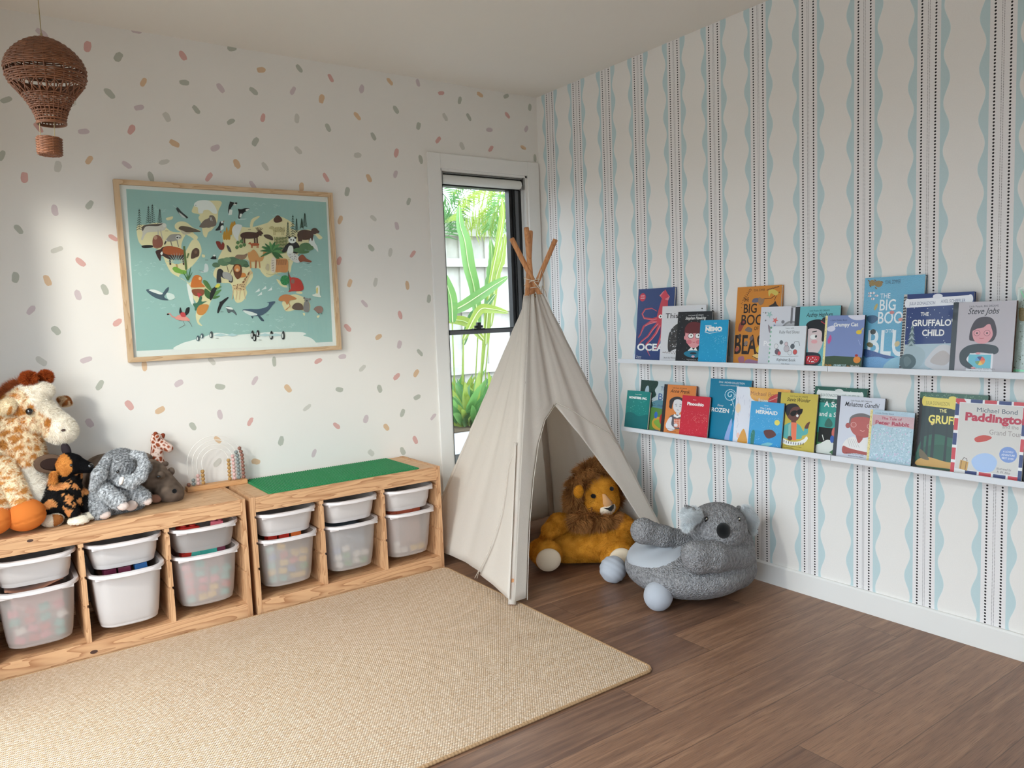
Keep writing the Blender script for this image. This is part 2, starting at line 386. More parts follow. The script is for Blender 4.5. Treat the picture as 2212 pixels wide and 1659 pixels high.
# map wall with the window opening, and its painted marks
WX0, WX1, WZ0, WZ1 = -0.692, -0.093, 0.30, 2.08
SPR = """A 330 262 35 p|697 373 -75 r|943 453 -55 g|1087 245 5 p|1456 443 60 r|1847 383 -10 g|2080 558 -5 o|1142 655 -60 o|873 745 45 g|1468 658 5 g|1757 702 55 p|2021 727 40 g|50 795 -20 g|1106 857 -12 p|1562 873 50 g|2094 938 -75 r|1328 932 62 n|1838 969 -30 g|665 1047 -5 p|1046 1033 -60 r|307 1017 50 r|1390 1143 27 o|1715 1178 -25 p|2034 1130 -62 g|12 1240 -65 g|711 1275 -55 o|460 1328 -80 n|1009 1313 35 p|1308 1290 -15 n|1885 1305 65 o|2111 1326 55 n|194 1413 -82 r|1202 1408 72 g|1664 1409 -55 r|2013 1475 55 p|437 1675 80 p|713 1632 -55 g|570 795 60 n
B 148 535 48 g|453 699 -20 n|642 797 42 r|903 605 30 r|122 918 -85 g|378 943 65 o|834 1016 65 g|622 1060 72 p|247 1180 -50 p|447 1342 50 g|935 1278 -38 r|330 1587 35 n|688 1575 -18 p
C 318 361 52 g|569 437 62 r|268 538 -60 p|497 603 -78 o|816 524 -75 p|1040 465 50 o|1264 475 75 p|1449 557 -5 r|1597 615 -75 g|1757 569 32 o|1967 582 -25 g|2155 671 -85 g|300 760 -88 n|548 833 65 g|781 742 50 o|1088 690 58 g|1480 748 62 n|1669 748 62 g|1977 735 52 r|2127 843 -65 p|1268 820 -75 g|909 902 62 g|310 1013 45 n|1425 931 -52 r|1833 850 0 p|1615 979 65 n|1845 1000 -52 r|2103 991 28 o|784 1052 -5 n|1092 1034 -75 r|1286 1086 75 g|2196 1074 88 g|531 1230 60 r|874 1235 65 o|1085 1203 -70 p|336 1308 -85 o|700 1342 -80 g|1190 1420 -72 g|645 1566 -70 o|909 1553 38 n|1096 1615 75 p
E 226 430 50 g|341 457 -82 n|475 467 -52 r|98 641 -72 o|252 635 -78 n|442 654 85 o|571 735 -82 g|186 763 48 p|399 832 75 r|86 908 48 r|270 963 -30 o|395 1008 -78 p|517 1056 50 g|55 1079 -12 p|173 1150 -45 n|378 1200 -45 r|495 1180 -58 o|36 1277 8 g|277 1272 68 g|501 1323 -28 g|413 1416 -72 g|597 1440 -50 p|195 1453 -75 p|317 1502 58 o|20 1494 38 r|490 1579 65 r|415 1645 65 g|225 1655 50 n|34 508 -70 r
D 181 254 -60 g|448 140 85 o|851 112 45 n|1223 113 88 g|1486 110 -28 r|653 244 -32 p|900 263 5 g|1107 228 -60 p|1306 275 50 o|357 374 55 r|541 404 -35 o|121 481 52 p|899 430 78 p|737 500 55 g|1080 472 -62 r|1420 388 -40 n|1264 587 -80 g|885 580 42 o|885 718 -50 n|1461 661 -70 p|1113 711 10 o"""
ORG = {'A': (0, 0, 3.687), 'B': (0, 350, 3.687), 'C': (560, 50, 3.687), 'E': (720, 380, 2.767), 'D': (150, 740, 2.765)}
SC = {'p': (205, 190, 192), 'r': (214, 170, 163), 'g': (182, 184, 172), 'o': (215, 184, 152), 'n': (204, 201, 192)}
SMATS = [plain('mark_' + k, SC[k], 0.8, 0.2) for k in 'prgon']
mb = MB()
mb.box(XL, WX0, 0, T, 0, HC); mb.box(WX1, 0.0, 0, T, 0, HC); mb.box(WX0, WX1, 0, T, WZ1, HC); mb.box(WX0, WX1, 0, T, 0, WZ0)
rnd = random.Random(5)
def marks():
    for line in SPR.split('\n'):
        k, rest = line.split(' ', 1); ox, oy, s = ORG[k]
        for e in rest.split('|'):
            a, b, g, c = e.split(); yield ox + float(a) / s, oy + float(b) / s, float(g), c
    # the band of marks hidden behind the picture and toys continues there
for u, v, g, c in marks():
    p = Y(u, v, 0); q = Y(u + 10 * math.cos(math.radians(g)), v + 10 * math.sin(math.radians(g)), 0)
    ang = math.atan2(q.z - p.z, q.x - p.x)
    L = rnd.uniform(0.021, 0.025); Wd = rnd.uniform(0.0105, 0.0145); N = 14; V = []
    for i in range(N):
        t = 2 * PI * i / N; ex = abs(math.cos(t)) ** 0.75 * (1 if math.cos(t) > 0 else -1); ey = abs(math.sin(t)) ** 0.8 * (1 if math.sin(t) > 0 else -1)
        x = L * ex * rnd.uniform(0.9, 1.06); z = Wd * ey * rnd.uniform(0.86, 1.08)
        V.append((p.x + x * math.cos(ang) - z * math.sin(ang), -0.0004, p.z + x * math.sin(ang) + z * math.cos(ang)))
    mb.mi = 1 + 'prgon'.index(c); mb.add(V, [tuple(range(N))])
mb.build('wall_back', [WALLP] + SMATS, fix=False, kind='structure')
# wallpapered wall
mb = MB(); W2 = WIN2
mb.box(0, T, W2[1], 0, 0, HC); mb.box(0, T, YB, W2[0], 0, HC); mb.box(0, T, W2[0], W2[1], 0, W2[2]); mb.box(0, T, W2[0], W2[1], W2[3], HC)
mb.build('wall_right', wallpaper_mat(), kind='structure')
# left wall with the glazed door opening, rear wall with an opening added for fill light
mb = MB()
mb.box(XL - T, XL, DOOR[1], 0.12, 0, HC); mb.box(XL - T, XL, YB, DOOR[0], 0, HC); mb.box(XL - T, XL, DOOR[0], DOOR[1], DOOR[2], HC)
mb.build('wall_left', WALLP, kind='structure')
mb = MB()
mb.box(XL, REAR[0], YB - T, YB, 0, HC); mb.box(REAR[1], 0, YB - T, YB, 0, HC); mb.box(REAR[0], REAR[1], YB - T, YB, REAR[2], HC)
mb.build('wall_rear', WALLP, kind='structure')
mb = MB(); mb.box(XL - 0.30, XL - 0.22, -8.6, YB - T, 0, 2.9); mb.box(XL - 0.30, 0.4, -8.6, YB - T - 0.02, 2.9, 3.0); mb.build('sun_blocker', WALLP, kind='structure')  # unseen wall and roof, added to keep sun out of the rear opening
def door_frame(name, horiz, a0, a1, h, pos):
    t = empty(name); t['kind'] = 'structure'
    def seg(m, u0, u1, z0, z1, d0=-0.03, d1=0.03):
        if horiz: m.box(u0, u1, pos + d0, pos + d1, z0, z1)
        else: m.box(pos + d0, pos + d1, u0, u1, z0, z1)
    m = MB(); mid = (a0 + a1) / 2
    for u in (a0, a1 - 0.05, mid - 0.03): seg(m, u, u + (0.05 if u != mid - 0.03 else 0.06), 0, h)
    seg(m, a0, a1, h - 0.05, h); seg(m, a0, a1, 0, 0.05)
    m.build('door_frame', BLACK, t)
    m = MB(); seg(m, a0 + 0.05, a1 - 0.05, 0.05, h - 0.05, -0.002, 0.002); m.build('glass_pane', GLASS, t)
door_frame('door_1', False, DOOR[0], DOOR[1], DOOR[2], XL - 0.08)
door_frame('fill_door', True, REAR[0], REAR[1], REAR[2], YB - 0.08)  # unseen glazed door, added to let in fill from behind the camera
w2 = empty('window_2'); w2['kind'] = 'structure'
mb = MB()
for a, b, c, d in ((W2[0] - 0.06, W2[0], W2[2] - 0.06, W2[3] + 0.06), (W2[1], W2[1] + 0.06, W2[2] - 0.06, W2[3] + 0.06), (W2[0], W2[1], W2[2] - 0.06, W2[2]), (W2[0], W2[1], W2[3], W2[3] + 0.06)): mb.box(-0.014, 0, a, b, c, d)
mb.build('window_casing', WHITE, w2)
mb = MB(); mb.box(0.06, 0.064, W2[0], W2[1], W2[2], W2[3]); mb.build('glass_pane', GLASS, w2)
mb = MB(); V = [(-0.045 + 0.014 * math.sin(i * 0.9), W2[0] + 0.02 + 0.2 * (i / 40) * (1 - 0.75 * j / 12), 0.25 + 1.36 * j / 12) for j in range(13) for i in range(41)]
mb.add(V, [(j * 41 + i, j * 41 + i + 1, j * 41 + 42 + i, j * 41 + 41 + i) for j in range(12) for i in range(40)])
cu = mb.build('curtain', cloth_mat('sheer_white', (240, 240, 238), 0.5), None, smooth=True, fix=False, label='sheer white curtain beside the small window in the wallpapered wall', cat='curtain')
cu.modifiers.new('thick', 'SOLIDIFY').thickness = 0.001
# baseboards
mb = MB(); mb.prism([(0.0, 0), (-0.015, 0), (-0.015, 0.086), (-0.010, 0.0926), (0, 0.0926)], 1, YB, 0.0)
o = mb.build('baseboard_right', WHITE, kind='structure')
mb = MB(); mb.box(-0.97, -0.8, -0.013, 0, 0, 0.0926); mb.box(-0.8, -0.02, -0.013, 0, 0, 0.0926, 0.0); mb.build('baseboard_back', WHITE, kind='structure')
mb = MB(); mb.box(XL, XL + 0.013, -0.6, -0.02, 0, 0.0926); mb.build('baseboard_left', WHITE, kind='structure')
# window casing and reveal
mb = MB()
mb.box(-0.772, WX0, -0.014, 0, 0.22, 2.16, 0.003); mb.box(WX1, -0.010, -0.014, 0, 0.22, 2.16, 0.003)
mb.box(WX0, WX1, -0.014, 0, WZ1, 2.16, 0.003); mb.box(WX0, WX1, -0.014, 0, 0.22, WZ0, 0.003)
mb.build('trim_1', WHITE, kind='structure')
win = empty('window_1', (0, 0, 0)); win['kind'] = 'structure'
mb = MB()
y0, y1 = 0.0, 0.125
mb.box(WX0 - 0.0, WX0 + 0.012, y0, y1, WZ0, WZ1); mb.box(WX1 - 0.012, WX1, y0, y1, WZ0, WZ1)
mb.box(WX0, WX1, y0, y1, WZ1 - 0.012, WZ1); mb.box(WX0, WX1, y0, y1, WZ0, WZ0 + 0.015)
mb.build('window_reveal', WHITE, win)
mb = MB()
fx0, fx1 = WX0 + 0.012, WX1 - 0.012
mb.box(fx0, fx0 + 0.04, 0.06, 0.12, WZ0, WZ1 - 0.012); mb.box(fx1 - 0.022, fx1, 0.05, 0.12, WZ0, WZ1 - 0.012)
mb.box(fx0, fx1, 0.06, 0.12, 2.0, WZ1 - 0.012); mb.box(fx0, fx1, 0.06, 0.12, WZ0 + 0.015, WZ0 + 0.06)
mb.build('window_frame', BLACK, win)
mb = MB(); mb.box(fx1 - 0.045, fx1 - 0.022, 0.048, 0.06, WZ0 + 0.06, 2.0); mb.build('window_track', GREYM, win)
mb = MB()
mb.box(fx1 - 0.085, fx1 - 0.045, 0.055, 0.095, 1.17, 2.0); mb.box(fx1 - 0.062, fx1 - 0.056, 0.045, 0.06, 1.17, 2.0)
mb.box(fx0 + 0.04, fx1 - 0.085, 0.06, 0.09, 1.158, 1.186)
mb.box(fx1 - 0.085, fx1 - 0.045, 0.075, 0.1, WZ0 + 0.06, 1.17)
mb.build('window_sash', BLACK, win)
mb = MB(); mb.box(fx0 + 0.04, fx1 - 0.085, 0.052, 0.060, 1.158, 1.180); mb.build('sash_rail', GREYM, win)
mb = MB(); p = Y(1032, 708, 0.05); mb.box(p.x - 0.035, p.x + 0.04, 0.035, 0.06, 1.180, 1.190); mb.box(p.x - 0.012, p.x + 0.012, 0.03, 0.05, 1.184, 1.225, 0.003); mb.box(p.x - 0.028, p.x + 0.026, 0.032, 0.046, 1.192, 1.207, 0.003)
mb.build('window_latch', BLACK, win)
mb = MB(); mb.box(fx0 + 0.03, fx1 - 0.06, 0.078, 0.082, 1.17, 2.01); mb.box(fx0 + 0.03, fx1 - 0.06, 0.088, 0.092, WZ0 + 0.05, 1.17); mb.build('glass_pane', GLASS, win)
# roller blind in the head of the window
bl = empty('roller_blind', (-0.39, 0.03, 2.04), label='white roller blind rolled up at the head of the narrow window', cat='blind')
M0 = Matrix.Translation((0.39, -0.03, -2.04))
mb = MB(); mb.M = M0; mb.tube([(fx0 + 0.012, 0.034, 2.030), (fx1 - 0.02, 0.034, 2.030)], 0.026, 24); mb.build('fabric_roll', plain('blind_white', (225, 225, 220), 0.6, 0.3), bl, smooth=0.6)
mb = MB(); mb.M = M0; mb.box(fx0 + 0.002, fx0 + 0.010, 0.004, 0.062, 2.0, 2.066); mb.box(fx1 - 0.012, fx1 - 0.004, 0.004, 0.062, 2.0, 2.066)
mb.tube([(fx0, 0.02, 2.062), (fx1, 0.02, 2.062)], 0.003, 6); mb.build('bracket', plain('bracket_metal', (140, 140, 138), 0.3, 0.5, 0.7), bl)
mb = MB(); mb.M = M0
for dx in (0, 0.008): mb.tube([(fx1 - 0.016, 0.012 + dx, 2.03), (fx1 - 0.016, 0.012 + dx, 0.9)], 0.0013, 5)
mb.build('pull_chain', plain('chain_white', (205, 205, 205), 0.5), bl)

# ------------------------------------------------------------------ rug
mb = MB()
RX0, RX1, RY0, RY1, RR = -3.04, -1.022, -1.874, -0.436, 0.035
ol = []
for cx, cy, a0 in ((RX1 - RR, RY1 - RR, 0), (RX0 + RR, RY1 - RR, 90), (RX0 + RR, RY0 + RR, 180), (RX1 - RR, RY0 + RR, 270)):
    for k in range(7):
        a = math.radians(a0 + 15 * k); ol.append((cx + RR * math.cos(a), cy + RR * math.sin(a)))
def ring(off, z):
    cx, cy = (RX0 + RX1) / 2, (RY0 + RY1) / 2
    return [(x - off * (1 if x > cx else -1), y - off * (1 if y > cy else -1), z) for x, y in ol]
RUG = rug_mat()
mb.sweep([ring(0.002, 0.0005), ring(0, 0.003), ring(0, 0.007), ring(0.004, 0.009)])
rug = mb.build('rug', RUG, label='large beige woven sisal rug on the dark plank floor', cat='rug')
bd = []
rr = random.Random(2)
e = [Vector((x, y, 0.0065)) for x, y in ol] + [Vector((ol[0][0], ol[0][1], 0.0065))]
for i in range(len(e) - 1):
    L = (e[i + 1] - e[i]).length; k = max(1, int(L / 0.006))
    for j in range(k): bd.append(e[i].lerp(e[i + 1], j / k))
mb = MB()
mb.tube([(p.x, p.y, 0.0055) for p in bd], [0.0050 + 0.0012 * (i % 2) for i in range(len(bd))], 6, closed=True)
mb.build('rug_binding', plain('rug_thread', (176, 142, 106), 0.9, 0.1, noise=0.25, bscale=2500), rug)

# ------------------------------------------------------------------ storage units
PX, PZ, PY_ = pine(0, 'pine_along_x'), pine(2, 'pine_upright'), pine(0, 'pine_top', (220, 182, 142), (182, 136, 96))
UY, UD, UH, UW = -0.4125, 0.398, 0.52, 0.94
GRV = (0.432, 0.317, 0.203)
KNOT = plain('knot', (74, 48, 36), 0.6)
def panel_profile(x0, x1, z0, z1, left, right):
    """upright with runner slots on its left and/or right face"""
    pts = [(x0, z0)]
    d, h = 0.006, 0.009
    if left:
        for g in sorted(GRV):
            if z0 < g < z1: pts += [(x0, g - h / 2 - 0.004), (x0 + d, g - h / 2), (x0 + d, g + h / 2), (x0, g + h / 2)]
    pts += [(x0, z1), (x1, z1)]
    if right:
        for g in sorted(GRV, reverse=True):
            if z0 < g < z1: pts += [(x1, g + h / 2), (x1 - d, g + h / 2), (x1 - d, g - h / 2), (x1, g - h / 2 - 0.004)]
    pts += [(x1, z0)]
    return pts
def storage_unit(x0, label):
    t = empty('storage_unit', (x0, UY, 0), label=label, cat='storage unit', group='low pine storage units along the wall')
    S = 0.020
    for k in (0, 1):
        m = MB(); a = 0 if k == 0 else UW - S
        m.prism(panel_profile(a, a + S, 0, UH, k == 1, k == 0), 1, 0, UD); o = m.build('side_panel', PZ, t)
    m = MB(); m.box(S, UW - S, 0.022, UD, UH - 0.020, UH - 0.002, 0.001); m.build('top_panel', PY_, t)
    m = MB(); m.box(S, UW - S, 0.002, 0.022, UH - 0.068, UH - 0.0015, 0.0015)
    m.build('top_rail', PX, t)
    m = MB(); m.box(S, UW - S, 0.002, 0.022, 0.0, 0.060, 0.0015); m.build('bottom_rail', PX, t)
    m = MB(); m.box(S, UW - S, 0.022, UD, 0.042, 0.059); m.build('bottom_panel', PX, t)
    m = MB(); m.box(S, UW - S, UD - 0.02, UD - 0.004, UH - 0.068, UH - 0.020); m.box(S, UW - S, UD - 0.02, UD - 0.004, 0.059, 0.10); m.build('back_rail', PX, t)
    cols = []; D = 0.018; inner = (UW - 2 * S - 2 * D) / 3
    for k in (1, 2):
        a = S + k * inner + (k - 1) * D
        m = MB(); m.prism(panel_profile(a, a + D, 0.0595, UH - 0.0205 if False else UH - 0.069, True, True), 1, 0.003, 0.022)
        m.prism(panel_profile(a, a + D, 0.0595, UH - 0.0205, True, True), 1, 0.0222, UD - 0.021); m.build('divider', PZ, t)
    return [(S + k * (inner + D), S + k * (inner + D) + inner) for k in range(3)]
UB0 = -1.0139 - UW; UA0 = UB0 - 0.0213 - UW
cols = storage_unit(UB0, 'low pine storage unit with green stud boards on top, beside the tent')
storage_unit(UA0, 'low pine storage unit carrying the plush animals, at the left of the room')
for (u, v, r) in ((65, 1168, 7), (203, 1408, 9)):
    p = Y(u, v, UY + 0.002)
    m = MB(); V = []; F = []
    for s_ in range(3):
        pass
    for i in range(16):
        a = 2 * PI * i / 16; V.append((0.001 * r * 1.5 * math.cos(a), 0, 0.001 * r * 0.8 * math.sin(a)))
    m.add([(x, -0.0006, z) for x, y, z in V], [tuple(range(16))])
    par = [o for o in C.objects if o.name.startswith('top_rail' if v < 1200 else 'bottom_rail') and o.parent.location.x < UB0 - 0.1][0]
    m.M = Matrix.Identity(4)
    k = m.build('knot', KNOT, par, fix=False); k.location = (p.x - UA0, 0.002, p.z)
# bins
def bin_mat(name, f):
    m, n, l, b = newmat(name); out = n['Material Output']
    b.inputs['Base Color'].default_value = (*lin((214, 208, 206)), 1); b.inputs['Roughness'].default_value = 0.38; b.inputs['Specular IOR Level'].default_value = 0.35
    t = n.new('ShaderNodeBsdfTranslucent'); t.inputs[0].default_value = (*lin((240, 234, 230)), 1)
    r = n.new('ShaderNodeBsdfTransparent'); r.inputs[0].default_value = (0.98, 0.97, 0.96, 1)
    mx = n.new('ShaderNodeMixShader'); mx.inputs[0].default_value = 0.22; l.new(b.outputs[0], mx.inputs[1]); l.new(t.outputs[0], mx.inputs[2])
    m2 = n.new('ShaderNodeMixShader'); m2.inputs[0].default_value = f; l.new(mx.outputs[0], m2.inputs[1]); l.new(r.outputs[0], m2.inputs[2])
    l.new(m2.outputs[0], out.inputs[0]); return m
BIN_CLEAR, BIN_MILK = bin_mat('frosted_plastic', 0.6), bin_mat('milky_plastic', 0.0)
RIMM = plain('rim_plastic', (220, 213, 212), 0.35, 0.4)
def bin_ring(w, d, yc, z, bow, n=10, r=0.05):
    """rounded rectangle, its front side bowed outwards"""
    P = []
    hx, hy = w / 2, d / 2
    for cx, cy, a0 in ((hx - r, hy - r, 0), (-hx + r, hy - r, 90), (-hx + r, -hy + r, 180), (hx - r, -hy + r, 270)):
        for k in range(n + 1):
            a = math.radians(a0 + 90 * k / n); P.append([cx + r * math.cos(a), cy + r * math.sin(a)])
        if a0 == 180:
            for k in range(1, 9): P.append([-hx + r + (w - 2 * r) * k / 9, -hy])
    out = []
    for x, y in P:
        if y < -hy + r * 1.2:
            f = max(0, 1 - (x / hx) ** 2); y -= bow * f * min(1, (-hy + r * 1.2 - y) / (r * 0.6))
        out.append((x, yc + y, z))
    return out
def make_bin(h, mat, cx, zr, label, group, out=0.0):
    t = empty('storage_bin', (cx, UY + 0.205 - out, zr - h), label=label, cat='storage bin', group=group)
    wt, dt = 0.252, 0.375
    taper = 0.035 if h > 0.15 else 0.022
    rings = []
    for z, k in ((0.0, 1.0), (0.004, 0.6), (0.014, 0.28), (0.03, 0.1)):
        f = z / h
        rings.append(bin_ring(wt - taper * (1 - f) - 0.03 * k, dt - taper * (1 - f) - 0.03 * k, -0.004, z, 0.010 + 0.01 * f))
    for f in (0.4, 0.7, 1.0): rings.append(bin_ring(wt - taper * (1 - f), dt - taper * (1 - f), -0.004, h * f, 0.010 + 0.01 * f))
    inner = []
    for i, f in ((0, 0.0), (1, 0.03), (2, 0.4), (3, 1.0)):
        kk = (0.9, 0.15, 0, 0)[i]
        inner.append(bin_ring(wt - taper * (1 - f) - 0.03 * kk - 0.004, dt - taper * (1 - f) - 0.03 * kk - 0.004, -0.004, max(0.003, h * f), 0.010 + 0.01 * f))
    m = MB(); m.sweep(rings + inner[::-1]); m.build('bin_body', mat, t, smooth=0.9)
    m = MB()
    A = lambda off, z, b: bin_ring(wt + off, dt + off, -0.004, z, b, r=0.05 + off / 2)
    R = [A(0.0, h - 0.001, 0.02), A(0.026, h - 0.001, 0.034), A(0.028, h - 0.008, 0.034), A(0.0295, h - 0.008, 0.034), A(0.0295, h + 0.0015, 0.034), A(0.026, h + 0.004, 0.033), A(0.0, h + 0.003, 0.02), A(-0.004, h - 0.001, 0.02), A(0.0, h - 0.001, 0.02)]
    m.sweep(R, False); m.build('rim', RIMM, t, smooth=0.8)
    for sx in (-1, 1):
        m = MB(); m.box(sx * 0.098 - 0.02, sx * 0.098 + 0.02, -0.204, -0.19, h - 0.018, h - 0.006, 0.002)
        m.build('grip', RIMM, t)
    return t
UN = (('left', UA0), ('right', UB0))
side = ('left', 'middle', 'right')
BINS = {}
for un, x0 in UN:
    for k, (a, b) in enumerate(cols):
        cx = x0 + (a + b) / 2; who = 'the unit by the tent' if un == 'right' else 'the unit under plush animals'
        clear = (un == 'left' and k in (0, 2)) or un == 'right'
        extra = 0.022 if (un == 'left' and k == 1) else (0.012 if (un, k) == ('left', 0) else 0)
        shallow_mat = BIN_CLEAR if (un, k) == ('left', 2) else BIN_MILK
        make_bin(0.105, shallow_mat, cx, GRV[0] - 0.002, 'shallow white bin, %s column of %s' % (side[k], who), 'shallow bins in the storage units')
        nz_ = {('right', 1): 'almost empty looking', ('left', 1): 'opaque looking'}.get((un, k), 'showing coloured toys')
        if (un, k) == ('right', 2): nz_ = 'with red-brown toys on top'
        BINS[un, k] = make_bin(0.225, BIN_CLEAR if clear else BIN_MILK, cx, GRV[1] - 0.002, 'deep white bin %s, %s column of %s' % (nz_, side[k], who), 'deep bins in the storage units', extra)

# ------------------------------------------------------------------ tent
CLOTH = cloth_mat('tent_cotton', (236, 228, 218), 0.38)
SEAM = plain('tent_seam', (206, 196, 184), 0.9, 0.1)
POLE = pine(2, 'pole_wood', (214, 150, 98), (176, 110, 64))
tent = empty('play_tent', (-0.55, -0.6, 0), label='cream cotton play tent on crossed wooden poles in the corner', cat='tent')
TM = Matrix.Translation((0.55, 0.6, 0))
FT = {'F': Vector((-1.065, -1.074, 0.0095)), 'R': Vector((-0.06, -1.075, 0)), 'B': Vector((-0.075, -0.11, 0)), 'L': Vector((-0.975, -0.10, 0))}
TP = {'L': Y(1200, 517, -0.67), 'R': Y(1105, 515, -0.54), 'B': Y(1137, 492, -0.66), 'F': Y(1146, 500, -0.52)}
def polep(k, z):
    f, t = FT[k], TP[k]; return f + (t - f) * ((z - f.z) / (t.z - f.z))
for k in 'FRBL':
    m = MB(); m.M = TM; d = (TP[k] - FT[k]).normalized()
    m.tube([FT[k] + Vector((0, 0, 0.0075)), TP[k] - d * 0.004, TP[k]], [0.013, 0.013, 0.0115], 14); m.build('pole', POLE, tent, smooth=0.7)
ZT = 1.352
def cloth_pt(a, b, s, z, sag, out, ripple, ph):
    cen = Vector((-0.55, -0.6, 0)); P, Q = polep(a, z), polep(b, z)
    d = (Q - P); w = d.length; n_ = Vector((d.y, -d.x, 0)).normalized(); p = P.lerp(Q, s)
    if n_.dot((P + Q) / 2 - cen) < 0: n_ = -n_
    n_ = (n_ + Vector((0, 0, 0.32))).normalized(); k = max(0.0, 4 * s * (1 - s)); T_ = (z - 0.03) / (ZT - 0.03)
    off = out - sag * k * w + ripple * math.sin(s * 19 + ph + 2.0 * T_) * k * (0.4 + T_) + 0.5 * ripple * math.sin(s * 41 + ph * 2 + 5 * T_) * k
    if T_ > 0.8: off += (T_ - 0.8) * 0.05 * math.sin(s * 26 + ph) * k ** 0.5
    return p + n_ * off
def panel(name, a, b, s0=0.0, s1=1.0, z0=0.03, z1=ZT, sag=0.03, out=0.015, nu=28, nv=36, edge=None, ripple=0.004, low=None, top=0.0, seed=0):
    """cloth between poles a and b; edge(t) limits the right side, low(s) lifts the hem"""
    m = MB(); m.M = TM
    cen = Vector((-0.55, -0.6, 0)); G = []
    rr = random.Random(seed); ph = rr.uniform(0, 6)
    for i in range(nv + 1):
        t = i / nv; row = []
        for j in range(nu + 1):
            s = j / nu
            e0, e1 = (s0, s1) if edge is None else edge(t)
            s = e0 + (e1 - e0) * s
            zl = z0 + (low(s) if low else 0)
            z = zl + (z1 + top * math.sin(s * PI) - zl) * t
            row.append(cloth_pt(a, b, s, z, sag, out, ripple, ph))
        G.append(row)
    nn = nu + 1
    V = [p for r_ in G for p in r_]
    F = [(i * nn + j, i * nn + j + 1, (i + 1) * nn + j + 1, (i + 1) * nn + j) for i in range(nv) for j in range(nu)]
    m.add(V, F)
    o = m.build(name, CLOTH, tent, smooth=True, fix=False)
    md = o.modifiers.new('thick', 'SOLIDIFY'); md.thickness = 0.0018; md.offset = 0
    return o, G
_, GL = panel('side_panel', 'F', 'L', low=lambda s: 0.030 * math.sin(PI * s) - 0.0, seed=1, sag=0.035, ripple=0.005)
_, GB = panel('side_panel', 'L', 'B', seed=2)
_, GR = panel('side_panel', 'B', 'R', seed=3)
# front: closed above the opening, a loose strip by the left pole and a wide flap on the right
ZO = 0.868
def fpt(u, v):
    """s, z on the front plane seen at photo position"""
    P0, Q0 = FT['F'], FT['R']; n_ = (Q0 - P0).cross(TP['F'] + TP['R'] - P0 - Q0).normalized()
    d = at(u, v, 1, -1.0) - CLOC; t = (P0 - CLOC).dot(n_) / d.dot(n_); p = CLOC + d * t
    A, B = polep('F', p.z), polep('R', p.z)
    return (p - A).dot(B - A) / (B - A).length_squared, p.z
sO, ZO = fpt(1196, 873)
LE = [fpt(*q) for q in ((1133, 1296), (1136, 1200), (1139, 1130), (1147, 1040), (1158, 960), (1172, 910), (1196, 873))]
RE = [fpt(*q) for q in ((1388, 1140), (1382, 1126), (1335, 1052), (1285, 985), (1240, 930), (1210, 893), (1196, 873))]
def interp(T, z):
    if z <= T[0][1]: return T[0][0]
    for (s0, z0), (s1, z1) in zip(T, T[1:]):
        if z0 <= z <= z1: return s0 + (s1 - s0) * (z - z0) / max(1e-6, z1 - z0)
    return T[-1][0]
def front():
    """one cloth from pole to pole, open below ZO between the two hem curves"""
    m = MB(); m.M = TM; nh = 16; zs_ = [0.022 + (ZO - 0.022) * i / 26 for i in range(27)] + [ZO + (ZT - ZO) * i / 18 for i in range(1, 19)]; V = []
    for z in zs_:
        el = sO if z >= ZO else max(0.012, interp(LE, z)); er = sO if z >= ZO else interp(RE, z)
        for j in range(nh + 1): V.append(cloth_pt('F', 'R', el * j / nh, z, 0.02, 0.018, 0.006, 1.7))
        for j in range(nh + 1): V.append(cloth_pt('F', 'R', er + (1 - er) * j / nh, z, 0.02, 0.018, 0.006, 1.7))
    nn = 2 * nh + 2; F = []
    for i in range(len(zs_) - 1):
        for j in range(nn - 1):
            if j == nh: continue
            F.append((i * nn + j, i * nn + j + 1, (i + 1) * nn + j + 1, (i + 1) * nn + j))
    m.add(V, F); o = m.build('front_panel', CLOTH, tent, smooth=True, fix=False)
    bm = bmesh.new(); bm.from_mesh(o.data); up = [v for v in bm.verts if v.co.z >= ZO - 0.002 - 0.0]; bmesh.ops.remove_doubles(bm, verts=up, dist=0.0006); bm.to_mesh(o.data); bm.free()
    o.data.polygons.foreach_set('use_smooth', [True] * len(o.data.polygons))
    md = o.modifiers.new('thick', 'SOLIDIFY'); md.thickness = 0.0018; md.offset = 0
front()
# flap folded back round the left pole and lying on the side panel
FE = [(1035, 1250), (1067, 1190), (1095, 1110), (1103, 1070), (1112, 1010), (1126, 972), (1133, 958)]
def lpt(u, v):
    P0, Q0 = FT['F'], FT['L']; n_ = (Q0 - P0).cross(TP['F'] + TP['L'] - P0 - Q0).normalized()
    d = at(u, v, 1, -0.8) - CLOC; t = (P0 - CLOC).dot(n_) / d.dot(n_); p = CLOC + d * t
    A, B = polep('F', p.z), polep('L', p.z)
    return (p - A).dot(B - A) / (B - A).length_squared, p.z
FL = [lpt(*q) for q in FE]
zf0, zf1 = 0.035, FL[-1][1]
panel('folded_flap', 'F', 'L', z0=zf0, z1=zf1, seed=7, sag=0.03, out=0.026, nu=12, nv=26, ripple=0.004,
      edge=lambda t: (-0.02, max(0.02, interp(FL, zf0 + (zf1 - zf0) * t))), low=lambda s: 0.02 * math.sin(PI * s))
